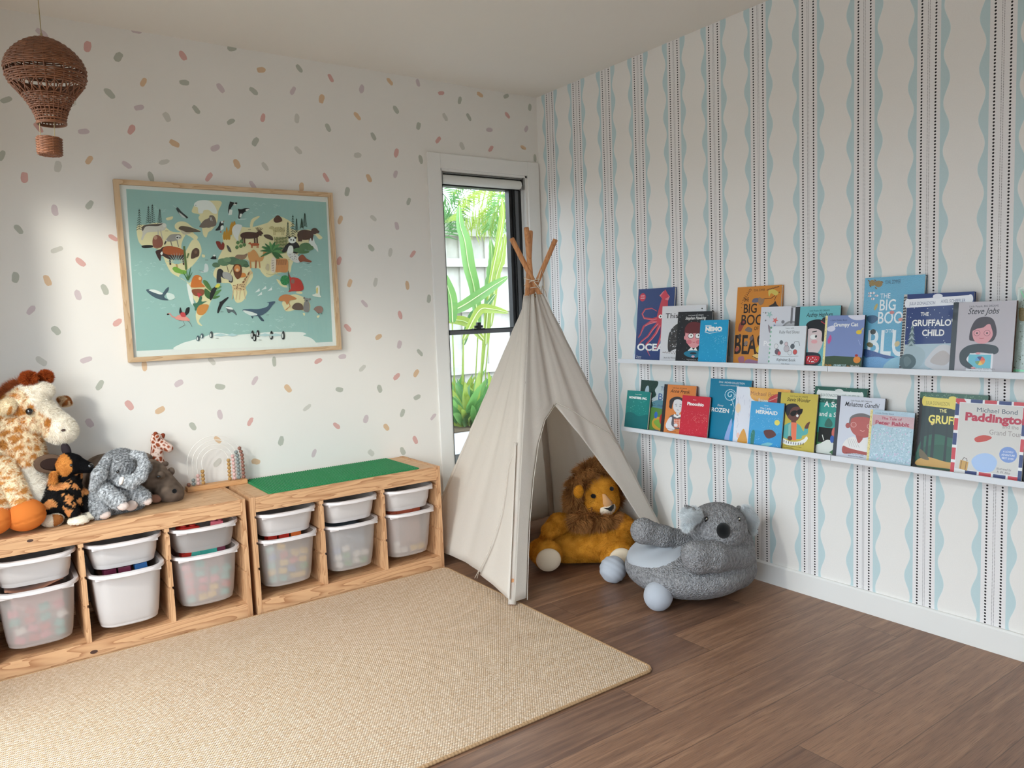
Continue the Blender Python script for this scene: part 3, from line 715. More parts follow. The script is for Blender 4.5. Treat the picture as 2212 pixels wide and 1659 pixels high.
# sleeves sewn over the poles
for k, z0 in (('F', 0.0115), ('L', 0.03), ('B', 0.03), ('R', 0.03)):
    m = MB(); m.M = TM; P = []; R_ = []
    for i in range(30):
        z = z0 + (ZT - 0.006 - z0) * i / 29; P.append(polep(k, z)); R_.append(0.0175 + 0.0012 * math.sin(i * 2.3) + 0.0008 * math.sin(i * 5.1))
    m.tube(P, R_, 14, ends=False); o = m.build('pole_sleeve', CLOTH, tent, smooth=True)
    md = o.modifiers.new('thick', 'SOLIDIFY'); md.thickness = 0.0012
# seams, hem cord and the lashing
def on_front(s, z, off=0.024):
    P, Q = polep('F', z), polep('R', z); return P.lerp(Q, s) + Vector((0, -1, 0.3)).normalized() * off
m = MB(); m.M = TM
sv = [fpt(*q) for q in ((1196, 871), (1230, 888), (1270, 915), (1310, 938), (1347, 957))]
m.tube([on_front(min(s, 0.99), z, 0.021) for s, z in sv], 0.0022, 6); m.build('flap_seam', SEAM, tent, smooth=True)
m = MB(); m.M = TM
m.tube([on_front(max(0.01, s), z, 0.022) for s, z in LE], 0.0016, 6); m.build('opening_hem', SEAM, tent, smooth=True)
m = MB(); m.M = TM; n_ = Vector((-0.94, 0.07, 0.33)).normalized()
m.tube([polep('F', z).lerp(polep('L', z), s) + n_ * 0.024 for s, z in FL], 0.0016, 6); m.build('flap_seam', SEAM, tent, smooth=True)
m = MB(); m.M = TM
m.tube([polep('F', z).lerp(polep('L', z), s) + n_ * 0.012 for s, z in [lpt(*q) for q in ((1035, 1250), (1042, 1225), (1055, 1200), (1066, 1182))]], 0.0014, 6); m.build('flap_seam', SEAM, tent, smooth=True)
CORD = plain('cord', (226, 212, 192), 0.8, 0.2)
m = MB(); m.M = TM
cc = Vector((-0.535, -0.6, 1.42))
for zz, ax in ((0.0, 0.3), (0.012, -0.25), (-0.03, 0.1)):
    P = []
    for i in range(25):
        a = 2 * PI * i / 24; P.append(cc + Vector((0.040 * math.cos(a), 0.040 * math.sin(a), zz + ax * 0.05 * math.cos(a + 1))))
    m.tube(P, 0.0022, 6)
m.tube([cc + Vector(q) for q in ((-0.02, -0.045, 0), (-0.0, -0.055, -0.03), (0.02, -0.05, -0.055), (0.035, -0.04, -0.02), (0.05, -0.045, -0.05), (0.06, -0.04, -0.075))], 0.0022, 6)
m.tube([cc + Vector(q) for q in ((0.0, -0.05, 0.0), (0.02, -0.055, 0.06), (0.045, -0.04, 0.03), (0.04, -0.05, -0.03))], 0.002, 6)
m.build('lashing_cord', CORD, tent, smooth=True)
m = MB(); m.M = TM; q = polep('F', ZT - 0.008).lerp(polep('R', ZT - 0.008), 0.42) + Vector((0, -0.022, 0.008))
m.tube([q + Vector((0.008 * math.cos(2 * PI * i / 12), -0.001, 0.008 * math.sin(2 * PI * i / 12))) for i in range(12)], 0.0022, 6, closed=True)
m.build('eyelet', plain('brass', (150, 120, 70), 0.3, 0.5, 0.9), tent, smooth=True)

# ------------------------------------------------------------------ printed artwork
PRINT = attr_mat('printed_paper', 0.42, 0.4, coat=0.15)
MATTE = attr_mat('printed_matte', 0.7, 0.2)
_fc = {}
def glyphs(txt, shear=0.0, bold=0.0):
    k = (txt, shear, bold)
    if k not in _fc:
        cu = bpy.data.curves.new('t', 'FONT'); cu.body = txt; cu.size = 1.0; cu.shear = shear; cu.offset = bold; cu.resolution_u = 3
        ob = bpy.data.objects.new('t', cu); C.objects.link(ob)
        me = bpy.data.meshes.new_from_object(ob)
        _fc[k] = ([(v.co.x, v.co.y) for v in me.vertices], [tuple(p.vertices) for p in me.polygons])
        bpy.data.objects.remove(ob); bpy.data.curves.remove(cu); bpy.data.meshes.remove(me)
    return _fc[k]
class Art:
    """flat printed shapes; pos(x, y) is in drawing units, layer by layer"""
    def __init__(s, mb, pos, step=0.00006, flip=1):
        s.mb, s.pos, s.k, s.step, s.flip = mb, pos, 1, step, flip
    hold = False
    def poly(s, pts, col):
        if len(pts) < 3: return
        T = tessellate_polygon([[Vector((p[0], p[1], 0)) for p in pts]])
        s.mb.col = lin(col); s.mb.add([s.pos(p[0], p[1], s.k * s.step) for p in pts], [tuple(t) for t in T]); s.k += 0 if s.hold else 1
    def blob(s, pts, col, n=4):
        o = []; N = len(pts)
        for i in range(N):
            p0, p1, p2, p3 = (Vector(pts[(i + d) % N][:2]) for d in (-1, 0, 1, 2))
            for j in range(n):
                t = j / n
                q = 0.5 * (2 * p1 + (p2 - p0) * t + (2 * p0 - 5 * p1 + 4 * p2 - p3) * t * t + (3 * p1 - p0 - 3 * p2 + p3) * t ** 3)
                o.append((q.x, q.y))
        s.poly(o, col)
    def ell(s, cx, cy, rx, ry, col, ang=0.0, n=18):
        a = math.radians(ang)
        s.poly([(cx + rx * math.cos(2 * PI * i / n) * math.cos(a) - ry * math.sin(2 * PI * i / n) * math.sin(a),
                 cy + rx * math.cos(2 * PI * i / n) * math.sin(a) + ry * math.sin(2 * PI * i / n) * math.cos(a)) for i in range(n)], col)
    def line(s, pts, w, col, taper=False):
        P = [Vector(p) for p in pts]; L, R = [], []
        for i, p in enumerate(P):
            t = P[min(i + 1, len(P) - 1)] - P[max(i - 1, 0)]
            nn = Vector((-t.y, t.x)).normalized() if t.length > 1e-6 else Vector((0, 1))
            ww = w / 2 * ((1 - 0.85 * i / (len(P) - 1)) if taper else 1); L.append(p + nn * ww); R.append(p - nn * ww)
        s.mb.col = lin(col); n = len(P); V = [s.pos(q.x, q.y, s.k * s.step) for q in L + R]
        s.mb.add(V, [(i, i + 1, n + i + 1, n + i) for i in range(n - 1)]); s.k += 0 if s.hold else 1
    def text(s, txt, x, y, size, col, sx=1.0, shear=0.0, bold=0.0, w=None, ang=0.0):
        """w: fit to this width, centred on x"""
        V, F = glyphs(txt, shear, bold)
        if not V: return
        x0 = min(v[0] for v in V); x1 = max(v[0] for v in V)
        if w: sx = w / ((x1 - x0) * size); x = x - w / 2
        s.mb.col = lin(col); ca, sa = math.cos(math.radians(ang)), math.sin(math.radians(ang))
        out = []
        for vx, vy in V:
            dx, dy = (vx - x0) * size * sx, -vy * size
            out.append(s.pos(x + dx * ca - dy * sa, y + dx * sa + dy * ca, s.k * s.step))
        s.mb.add(out, F); s.k += 1
    def run(s, cmds):
        for c in cmds: getattr(s, {'p': 'poly', 'b': 'blob', 'e': 'ell', 'l': 'line', 't': 'text'}[c[0]])(*c[1:-1], **c[-1]) if isinstance(c[-1], dict) else getattr(s, {'p': 'poly', 'b': 'blob', 'e': 'ell', 'l': 'line', 't': 'text'}[c[0]])(*c[1:])

# ------------------------------------------------------------------ framed map
OAK = pine(0, 'oak_across', (208, 184, 150), (178, 148, 112)); OAKV = pine(2, 'oak_upright', (208, 184, 150), (178, 148, 112))
fr = empty('framed_map', (-1.828, 0, 1.117), label='framed illustrated animal world map in light oak hung on the wall', cat='picture')
fr.rotation_euler = (0, 0, 0)
FX0, FX1, FZ0, FZ1, FW = -2.321, -1.336, 1.1175, 1.904, 0.021
m = MB(); m.M = Matrix.Translation((1.828, 0, -1.117))
fm = m.M
def fbar(name, poly, mat):
    m = MB(); m.M = fm; m.prism(poly, 1, -0.030, -0.004); return m.build(name, mat, fr)
fbar('frame_bar', [(FX0, FZ1), (FX1, FZ1), (FX1 - FW, FZ1 - FW), (FX0 + FW, FZ1 - FW)], OAK)
fbar('frame_bar', [(FX0, FZ0), (FX1, FZ0), (FX1 - FW, FZ0 + FW), (FX0 + FW, FZ0 + FW)], OAK)
fbar('frame_bar', [(FX0, FZ0), (FX0, FZ1), (FX0 + FW, FZ1 - FW), (FX0 + FW, FZ0 + FW)], OAKV)
fbar('frame_bar', [(FX1, FZ0), (FX1, FZ1), (FX1 - FW, FZ1 - FW), (FX1 - FW, FZ0 + FW)], OAKV)
mm = MB(); mm.M = fm; PYM = -0.014
def mpos(x, y, d):
    p = Y(240 + x / 3.95, 370 + y / 3.95, PYM); return (p.x, PYM - d, p.z)
A = Art(mm, mpos, 0.0000075)
mm.col = lin((236, 234, 232)); mm.box(FX0 + FW - 0.002, FX1 - FW + 0.002, PYM, -0.005, FZ0 + FW - 0.002, FZ1 - FW + 0.002)
SEA, LAND, WT, BK = (160, 194, 189), (238, 224, 178), (240, 240, 236), (38, 40, 44)
GR1, GR2, BR1, BR2, ORG_ = (62, 112, 66), (126, 160, 92), (112, 74, 58), (150, 96, 66), (222, 140, 72)
A.poly([(128, 150), (1835, 263), (1890, 1455), (218, 1533)], SEA)
rr = random.Random(8)
A.hold = True
for cx, cy, n in ((320, 830, 14), (1300, 330, 12), (1690, 830, 12), (1400, 1000, 9), (420, 1110, 10), (1470, 1290, 14), (480, 310, 5), (780, 820, 6), (1150, 1330, 8)):
    for i in range(n):
        x = cx + rr.uniform(-130, 130); y = cy + rr.uniform(-60, 60); w = rr.uniform(18, 36)
        A.line([(x + w * (j / 4 - 0.5), y + 5 * math.sin(j * 1.6 + x)) for j in range(5)], 2.2, (205, 226, 222))
A.hold = False; A.k += 1
LANDS = ["222 470 300 455 420 440 500 505 560 520 640 520 610 590 600 650 630 690 690 590 740 590 770 660 760 720 700 800 640 850 580 900 680 960 720 985 700 1000 620 925 520 870 470 790 440 720 380 660 280 640 232 590",
 "470 400 525 385 520 410 480 418", "545 455 580 430 640 435 700 480 760 505 700 520 740 560 720 590 680 560 600 520 550 490",
 "690 330 740 260 860 250 943 262 915 340 905 430 860 500 830 520 812 564 785 540 770 450 745 400 755 370 700 355",
 "670 950 740 930 830 1000 875 1060 850 1110 815 1200 770 1240 750 1280 778 1318 740 1300 722 1230 735 1150 700 1080 650 1000",
 "915 740 960 640 950 540 1020 560 1060 470 1180 480 1330 440 1400 400 1470 430 1560 500 1700 500 1800 560 1775 580 1730 540 1690 620 1600 700 1560 760 1520 850 1500 860 1420 870 1340 905 1290 870 1260 830 1190 820 1170 760 1060 740 980 740 920 752",
 "875 860 905 810 980 770 1090 780 1160 790 1210 880 1190 940 1150 990 1160 1040 1130 1100 1090 1122 1060 1110 1040 1040 1020 960 940 950 880 900",
 "1185 470 1200 410 1255 382 1265 392 1220 430 1205 480", "1410 920 1450 940 1505 985 1480 990 1440 970", "1460 1120 1500 1070 1570 1050 1660 1085 1700 1140 1680 1200 1600 1180 1500 1195 1470 1160",
 "1590 1020 1630 1030 1625 1045 1580 1040", "1635 1210 1655 1212 1648 1235", "1755 1235 1780 1230 1765 1252", "775 710 800 715 798 735 778 732", "1500 840 1540 760 1530 860", "1320 480 1400 390 1480 400 1560 470"]
for L_ in LANDS:
    q = list(map(float, L_.split())); A.blob(list(zip(q[::2], q[1::2])), LAND, 5)
q = list(map(float, "545 1520 600 1470 700 1440 800 1410 900 1378 1050 1395 1200 1385 1350 1372 1500 1370 1620 1372 1665 1388 1640 1402 1700 1420 1745 1460 1725 1492 1300 1500 900 1512".split()))
A.blob(list(zip(q[::2], q[1::2])), WT, 5)
def tree(x, y0, y1, w, c):
    A.line([(x, y0), (x, y1)], 3, c); n = 9
    for i in range(n):
        y = y0 + (y1 - y0) * (i + 0.4) / n; ww = w * (0.25 + 0.75 * i / n)
        for sgn in (-1, 1): A.line([(x, y), (x + sgn * ww, y + 14)], 4.5, c)
for a in ((240, 320, 500, 28), (318, 295, 440, 26), (352, 280, 440, 30), (415, 320, 440, 24)): tree(*a, (54, 66, 62))
for a in ((1508, 430, 560, 20), (1550, 370, 560, 24), (1582, 400, 520, 18), (1626, 400, 480, 18), (1652, 355, 470, 24)): tree(*a, (40, 66, 48))
def quad(x, y, L, H, c, head=1, hc=None, leg=None, hr=None):
    """a four-footed animal standing at x, y (middle of body), facing head"""
    hc = hc or c; lg = leg or H * 0.9
    for dx in (-0.42, -0.30, 0.28, 0.42): A.line([(x + L * dx, y + H * 0.1), (x + L * (dx + 0.02 * head), y + H * 0.35 + lg)], H * 0.2, c)
    A.blob([(x - L * 0.5, y - H * 0.2), (x - L * 0.2, y - H * 0.48), (x + L * 0.2, y - H * 0.45), (x + L * 0.5, y - H * 0.25), (x + L * 0.48, y + H * 0.25), (x, y + H * 0.45), (x - L * 0.46, y + H * 0.3)], c)
    hr = hr or H * 0.33
    A.ell(x + head * L * 0.6, y - H * 0.38, hr * 1.15, hr, hc); A.ell(x + head * (L * 0.6 + hr), y - H * 0.3, hr * 0.6, hr * 0.5, hc)
R = A.run
# polar bear, walrus, puffin, orcas, narwhal
R([('b', [(710, 275), (750, 250), (830, 250), (880, 290), (905, 355), (870, 360), (830, 330), (790, 335), (780, 358), (745, 355), (738, 310), (712, 300)], WT), ('e', 722, 290, 3, 3, BK),
   ('b', [(752, 470), (790, 420), (832, 400), (840, 378), (870, 378), (892, 410), (890, 465), (800, 482), (765, 480)], (128, 112, 102)), ('l', [(852, 392), (862, 425)], 4, WT), ('l', [(843, 392), (850, 420)], 4, WT),
   ('b', [(888, 505), (915, 470), (930, 430), (955, 435), (958, 470), (930, 500)], BK), ('b', [(935, 470), (955, 462), (958, 490), (935, 503)], WT), ('e', 945, 435, 9, 10, WT), ('p', [(955, 425), (965, 420), (962, 436)], (190, 90, 50)), ('e', 935, 518, 6, 6, (190, 80, 60)),
   ('b', [(1000, 310), (1010, 275), (1015, 258), (1040, 265), (1075, 268), (1068, 285), (1040, 290), (1020, 320), (1012, 345), (1000, 360)], BK), ('p', [(1010, 325), (1035, 330), (1030, 370), (1000, 375)], WT), ('e', 1052, 272, 6, 3, WT), ('b', [(1040, 285), (1060, 290), (1070, 282), (1050, 280)], WT),
   ('b', [(1085, 400), (1088, 350), (1082, 322), (1110, 325), (1150, 315), (1182, 320), (1165, 335), (1130, 355), (1110, 380), (1100, 402)], BK), ('b', [(1095, 392), (1100, 365), (1115, 365), (1108, 390)], WT), ('b', [(1150, 325), (1180, 322), (1160, 338), (1148, 336)], WT), ('p', [(1075, 405), (1160, 405), (1140, 412), (1090, 415)], (214, 230, 226)),
   ('b', [(555, 320), (568, 308), (600, 345), (655, 392), (640, 402), (600, 385), (570, 350)], (70, 76, 80)), ('b', [(575, 350), (600, 365), (640, 400), (605, 390)], (214, 216, 212)), ('l', [(560, 315), (530, 292)], 2, WT),
   ('b', [(575, 488), (595, 468), (650, 472), (710, 490), (765, 515), (720, 518), (640, 520), (590, 500)], (104, 88, 76)), ('b', [(590, 500), (640, 520), (680, 528), (620, 540)], (206, 190, 166))])
# wolf, beaver, raccoon, bison, otter-bear
R([('b', [(262, 480), (290, 460), (380, 452), (440, 440), (472, 460), (455, 500), (400, 515), (320, 520), (290, 540), (270, 585), (255, 580), (268, 530), (258, 500)], (214, 206, 196)), ('b', [(262, 478), (300, 456), (400, 450), (440, 446), (400, 468), (300, 470), (270, 510)], (96, 84, 78)), ('e', 455, 462, 16, 18, (226, 220, 212)),
   ('l', [(420, 500), (430, 545), (440, 580)], 9, (204, 194, 182)), ('l', [(400, 500), (402, 575)], 9, (204, 194, 182)),
   ('b', [(258, 640), (290, 630), (350, 632), (350, 650), (280, 656)], (44, 42, 46)), ('b', [(352, 600), (365, 555), (400, 545), (430, 570), (442, 620), (420, 652), (365, 650)], (150, 92, 78)), ('e', 378, 566, 16, 18, (196, 150, 128)),
   ('b', [(470, 590), (500, 545), (550, 535), (590, 540), (598, 570), (560, 590), (500, 600)], (160, 152, 146)), ('l', [(475, 580), (455, 625)], 12, (60, 56, 56)), ('l', [(475, 583), (468, 598)], 13, (214, 206, 196)), ('l', [(505, 590), (520, 640)], 8, (140, 130, 124)), ('l', [(560, 585), (575, 645)], 8, (150, 140, 134)), ('e', 572, 565, 22, 20, (214, 210, 206)), ('e', 565, 566, 9, 6, BK), ('e', 585, 568, 6, 5, BK),
   ('b', [(380, 680), (420, 665), (445, 645), (520, 640), (600, 670), (632, 690), (630, 740), (560, 760), (480, 745), (430, 720), (420, 765), (400, 740), (385, 710)], (70, 46, 46)), ('b', [(440, 660), (480, 640), (560, 648), (625, 680), (610, 715), (520, 715), (450, 700)], (176, 92, 52)), ('b', [(420, 700), (435, 685), (440, 705), (428, 715)], WT), ('l', [(500, 740), (505, 800)], 14, (54, 40, 42)), ('l', [(612, 740), (618, 800)], 13, (90, 54, 44)),
   ('b', [(680, 740), (690, 680), (720, 655), (750, 670), (748, 720), (720, 735), (700, 745)], (96, 70, 58)), ('e', 722, 690, 12, 14, (130, 98, 80))])
for i in range(11):
    a = math.radians(200 + 14 * i); A.line([(560, 790), (560 + 105 * math.cos(a), 800 + 105 * math.sin(a))], 9, (170, 204, 198), True)
R([('l', [(556, 790), (566, 830)], 14, (196, 158, 100)), ('l', [(622, 640), (640, 840)], 18, (100, 122, 74)), ('l', [(648, 740), (660, 700)], 12, (100, 122, 74)),
   ('b', [(522, 830), (550, 815), (600, 840), (640, 850), (630, 880), (580, 870), (545, 860)], (128, 176, 74)),
   ('l', [(655, 930), (612, 860)], 14, GR1, {'taper': True}), ('l', [(655, 930), (640, 840)], 15, (96, 130, 72), {'taper': True}), ('l', [(655, 930), (680, 815)], 15, GR1, {'taper': True}), ('l', [(655, 930), (692, 860)], 14, (84, 120, 70), {'taper': True}),
   ('b', [(678, 970), (700, 900), (740, 885), (775, 910), (770, 950), (800, 985), (760, 990), (690, 992)], (216, 122, 56)), ('e', 757, 915, 12, 14, (250, 196, 140)),
   ('b', [(645, 960), (665, 970), (690, 1020), (705, 1130), (690, 1140), (668, 1090), (655, 1030)], WT), ('b', [(690, 1010), (790, 1010), (780, 1060), (710, 1060)], (150, 84, 60)), ('b', [(735, 1040), (770, 1050), (750, 1080)], (208, 66, 76)),
   ('b', [(785, 930), (820, 940), (855, 1000), (860, 1030), (820, 1000), (790, 960)], (90, 130, 74)), ('b', [(800, 1000), (850, 1040), (840, 1090), (800, 1060)], (70, 110, 62)), ('b', [(860, 1040), (930, 1010), (935, 1020), (880, 1070)], (100, 144, 84)), ('b', [(855, 1000), (930, 980), (935, 992), (870, 1025)], (116, 158, 94)), ('b', [(862, 1075), (920, 1060), (925, 1070), (875, 1090)], (84, 124, 70)),
   ('b', [(840, 1090), (850, 1020), (885, 985), (905, 985), (885, 1040), (855, 1095)], BK), ('b', [(885, 990), (905, 960), (930, 965), (915, 990)], (230, 214, 90)),
   ('b', [(695, 1130), (735, 1120), (760, 1060), (775, 1080), (770, 1110), (815, 1110), (780, 1130), (720, 1190), (712, 1160)], (70, 120, 96)),
   ('b', [(730, 1180), (760, 1140), (830, 1140), (815, 1190), (780, 1225), (740, 1220)], (214, 142, 74)),
   ('b', [(298, 1015), (340, 1010), (420, 1050), (470, 1000), (492, 990), (480, 1030), (450, 1070), (490, 1100), (420, 1095), (350, 1065)], (78, 98, 112)), ('b', [(320, 1015), (370, 1010), (420, 1030), (440, 1045), (410, 1050)], WT), ('b', [(470, 1040), (530, 1050), (540, 1085), (490, 1095)], (222, 232, 228)),
   ('l', [(478, 1218), (500, 1212), (520, 1240), (560, 1250)], 9, (238, 150, 140)), ('b', [(545, 1255), (580, 1225), (640, 1240), (672, 1275), (620, 1275), (570, 1268)], (240, 156, 146)), ('b', [(580, 1205), (590, 1160), (605, 1200), (625, 1215), (640, 1170), (668, 1160), (665, 1200), (640, 1228), (600, 1230)], BK), ('b', [(590, 1210), (625, 1205), (635, 1240), (600, 1240)], (206, 70, 76)), ('e', 484, 1220, 10, 7, (60, 40, 44)), ('l', [(610, 1275), (630, 1310), (575, 1340)], 3, (120, 90, 90)), ('l', [(650, 1275), (670, 1290), (690, 1328)], 3, (120, 90, 90)),
   ('b', [(905, 1190), (930, 1120), (990, 1075), (998, 1085), (950, 1140), (915, 1210)], BK), ('b', [(925, 1115), (940, 1110), (942, 1130), (925, 1130)], BK), ('b', [(985, 1180), (985, 1155), (1020, 1160), (1060, 1200), (1070, 1230), (1030, 1200), (1000, 1210)], (96, 106, 112)), ('b', [(975, 1160), (1020, 1160), (1040, 1180), (1000, 1175)], WT),
   ('b', [(1120, 1182), (1180, 1175), (1260, 1175), (1330, 1155), (1345, 1125), (1325, 1120), (1400, 1110), (1370, 1150), (1340, 1190), (1280, 1230), (1210, 1235), (1150, 1210)], (76, 96, 116)), ('b', [(1125, 1188), (1180, 1195), (1250, 1222), (1200, 1232), (1150, 1212)], (226, 230, 228)), ('b', [(1245, 1225), (1265, 1228), (1305, 1275), (1280, 1275)], (66, 84, 100)), ('p', [(1190, 1235), (1215, 1238), (1205, 1258)], (66, 84, 100)),
   ('b', [(760, 860), (790, 845), (800, 790), (825, 800), (828, 850), (790, 865)], (216, 222, 222)), ('l', [(748, 843), (790, 858)], 6, (150, 160, 160))])
# baobab tree with lion, gorilla, giraffe
R([('l', [(1000, 860), (985, 800), (940, 790)], 5, (120, 100, 80)), ('l', [(1010, 880), (1050, 800)], 5, (120, 100, 80))])
for cx, cy, rx, ry, c in ((895, 800, 34, 22, (92, 122, 96)), (960, 775, 52, 32, (104, 136, 104)), (1040, 765, 60, 34, (86, 116, 92)), (1110, 785, 58, 32, (98, 130, 100)), (1150, 805, 26, 16, (80, 110, 84)), (990, 755, 34, 20, (122, 150, 116))): A.ell(cx, cy, rx, ry, c, 4)
R([('b', [(898, 945), (905, 850), (930, 832), (955, 850), (965, 880), (1030, 890), (1035, 945), (1005, 945), (1000, 920), (960, 915), (935, 900), (938, 948), (910, 950)], (58, 58, 62)), ('b', [(955, 860), (1010, 870), (1030, 900), (1025, 940), (995, 925), (955, 905)], (176, 172, 170)),
   ('b', [(1085, 870), (1140, 870), (1145, 900), (1080, 905)], ORG_), ('b', [(1040, 830), (1050, 798), (1080, 790), (1108, 805), (1115, 850), (1105, 900), (1075, 920), (1048, 880)], (116, 66, 44)), ('e', 1075, 830, 26, 30, (226, 146, 84)), ('e', 1075, 842, 12, 12, (236, 200, 166)),
   ('b', [(1035, 985), (1080, 960), (1110, 955), (1150, 900), (1180, 848), (1210, 868), (1185, 885), (1150, 960), (1140, 1010), (1060, 1015)], (228, 196, 150)), ('l', [(1045, 1000), (1030, 1095)], 7, (226, 196, 156)), ('l', [(1065, 1005), (1072, 1040), (1062, 1095)], 7, (226, 196, 156)), ('l', [(1100, 1005), (1092, 1095)], 7, (226, 196, 156)), ('l', [(1128, 1005), (1145, 1095)], 7, (226, 196, 156))])
for i in range(46):
    t = rr.random(); x, y = (1040 + 95 * rr.random(), 965 + 45 * rr.random()) if t < .6 else (1125 + 55 * (t - .6) / .4 + rr.uniform(-7, 7), 950 - 90 * (t - .6) / .4)
    A.ell(x, y, 4.5, 4, (120, 74, 50), n=6)
# north: seaweed-gold shrub, white bear, moose, fox, camel, palm, tiger, cats, squirrel
for x, y, h in ((965, 580, 70), (985, 580, 105), (1005, 580, 80), (1030, 500, 70), (1050, 470, 45), (1020, 540, 90)): A.blob([(x - 9, y), (x - 10, y - h * 0.6), (x, y - h), (x + 10, y - h * 0.6), (x + 9, y)], (200, 146, 52))
A.blob([(1030, 500), (1060, 455), (1112, 460), (1110, 490), (1085, 560), (1085, 600), (1050, 560)], (232, 230, 228))
quad(1180, 548, 150, 62, (84, 56, 48), 1, leg=46, hr=16)
R([('b', [(1240, 520), (1262, 515), (1284, 545), (1270, 550), (1245, 540)], (84, 56, 48))] + [('l', [(1258, 518), (1258 + dx, 475 + abs(dx) * 0.3)], 4, (104, 78, 60)) for dx in (-26, -12, 4, 20, 36)])
quad(1225, 625, 70, 26, (190, 96, 58), -1, leg=22, hr=9)
R([('b', [(1165, 700), (1185, 690), (1215, 668), (1245, 700), (1265, 735), (1290, 720), (1300, 680), (1322, 688), (1305, 720), (1285, 765), (1230, 770), (1180, 765)], (216, 154, 96)), ('l', [(1185, 760), (1190, 828)], 12, (206, 142, 88)), ('l', [(1235, 760), (1232, 828)], 12, (170, 100, 66)), ('l', [(1262, 765), (1268, 825)], 10, (206, 142, 88)),
   ('b', [(893, 600), (925, 600), (938, 625), (950, 605), (966, 625), (958, 665), (930, 670), (905, 640)], (140, 56, 50)), ('b', [(985, 630), (1010, 650), (1025, 690), (1000, 680)], (90, 90, 90)), ('b', [(1055, 735), (1075, 712), (1130, 712), (1160, 702), (1150, 735), (1120, 755), (1075, 745)], (150, 120, 100)),
   ('b', [(1300, 545), (1340, 540), (1375, 560), (1378, 590), (1345, 580), (1320, 570)], (92, 76, 64)),
   ('b', [(1385, 410), (1420, 375), (1455, 405), (1450, 430), (1400, 438)], (96, 66, 56))])
quad(1430, 500, 100, 46, (206, 190, 140), -1, leg=30, hr=15)
for i in range(40): A.ell(1382 + 98 * rr.random(), 478 + 42 * rr.random(), 2.6, 2.2, (110, 96, 66), n=5)
for px_, py_ in ((1080, 610), (1110, 598), (1105, 640), (1072, 650), (1135, 628)): A.blob([(px_ - 16, py_), (px_, py_ - 18), (px_ + 16, py_), (px_, py_ + 16)], (96, 134, 82))
for i in range(9):
    x = 1400 + 11 * i
    A.line([(x, 700), (x - 6 + i * 2, 560)], 4, (110, 124, 70))
    for j in range(5): A.line([(x - 2 + i, 690 - 26 * j), (x + 14, 668 - 26 * j)], 4, (96, 112, 62))
for ang in (-150, -125, -100, -75, -50, -25, 0, 160, 190, 215, 25, 45):
    a = math.radians(ang); A.blob([(1370, 690), (1370 + 50 * math.cos(a) + 12 * math.sin(a), 685 + 50 * math.sin(a) - 12 * math.cos(a)), (1370 + 105 * math.cos(a), 690 + 100 * math.sin(a) + 8), (1370 + 50 * math.cos(a) - 12 * math.sin(a), 690 + 50 * math.sin(a) + 12 * math.cos(a))], (64, 116, 70) if ang % 50 else (96, 150, 88))
R([('b', [(1400, 760), (1460, 745), (1505, 760), (1505, 850), (1480, 865), (1440, 860), (1400, 855)], (214, 146, 92)), ('b', [(1360, 800), (1370, 742), (1400, 742), (1405, 800), (1395, 860), (1365, 858)], (232, 216, 200))] + [('l', [(1412 + 9 * i, 755), (1408 + 9 * i, 800)], 3.5, (110, 66, 46)) for i in range(10)] + [('l', [(1368, 760 + 14 * i), (1388, 765 + 14 * i)], 3, (80, 60, 54)) for i in range(7)])
R([('b', [(1315, 830), (1330, 790), (1345, 800), (1340, 850)], (206, 190, 160)), ('l', [(1320, 872), (1360, 885), (1400, 875), (1440, 895)], 6, (206, 196, 150))])
# panda, brown bear, pine, leopard, red panda, hare
quad(1655, 545, 130, 92, (84, 58, 48), 1, leg=22, hr=26)
R([('b', [(1455, 685), (1500, 620), (1560, 598), (1600, 630), (1605, 690), (1555, 700), (1545, 660), (1520, 650), (1485, 690)], (42, 40, 44)), ('b', [(1500, 700), (1515, 640), (1545, 640), (1550, 690)], WT), ('e', 1543, 588, 34, 27, WT), ('e', 1518, 566, 10, 9, BK), ('e', 1570, 568, 10, 9, BK), ('e', 1533, 585, 6, 8, BK), ('e', 1555, 588, 6, 8, BK),
   ('b', [(1500, 700), (1560, 700), (1620, 745), (1600, 780), (1560, 775), (1520, 740)], (226, 222, 220)), ('b', [(1595, 740), (1630, 710), (1665, 745), (1705, 765), (1700, 778), (1640, 770), (1610, 775)], (150, 78, 54)),
   ('b', [(1685, 610), (1700, 570), (1712, 598), (1725, 570), (1735, 605), (1755, 640), (1765, 690), (1735, 660), (1700, 645)], (228, 230, 228))])
for cx, cy, rx, ry in ((1600, 672, 50, 20), (1655, 640, 50, 30), (1690, 655, 36, 22), (1640, 690, 50, 14)): A.ell(cx, cy, rx, ry, (88, 124, 82), -4)
for i in range(22): A.ell(1505 + 100 * rr.random(), 700 + 55 * rr.random(), 3, 3, (70, 66, 66), n=6)
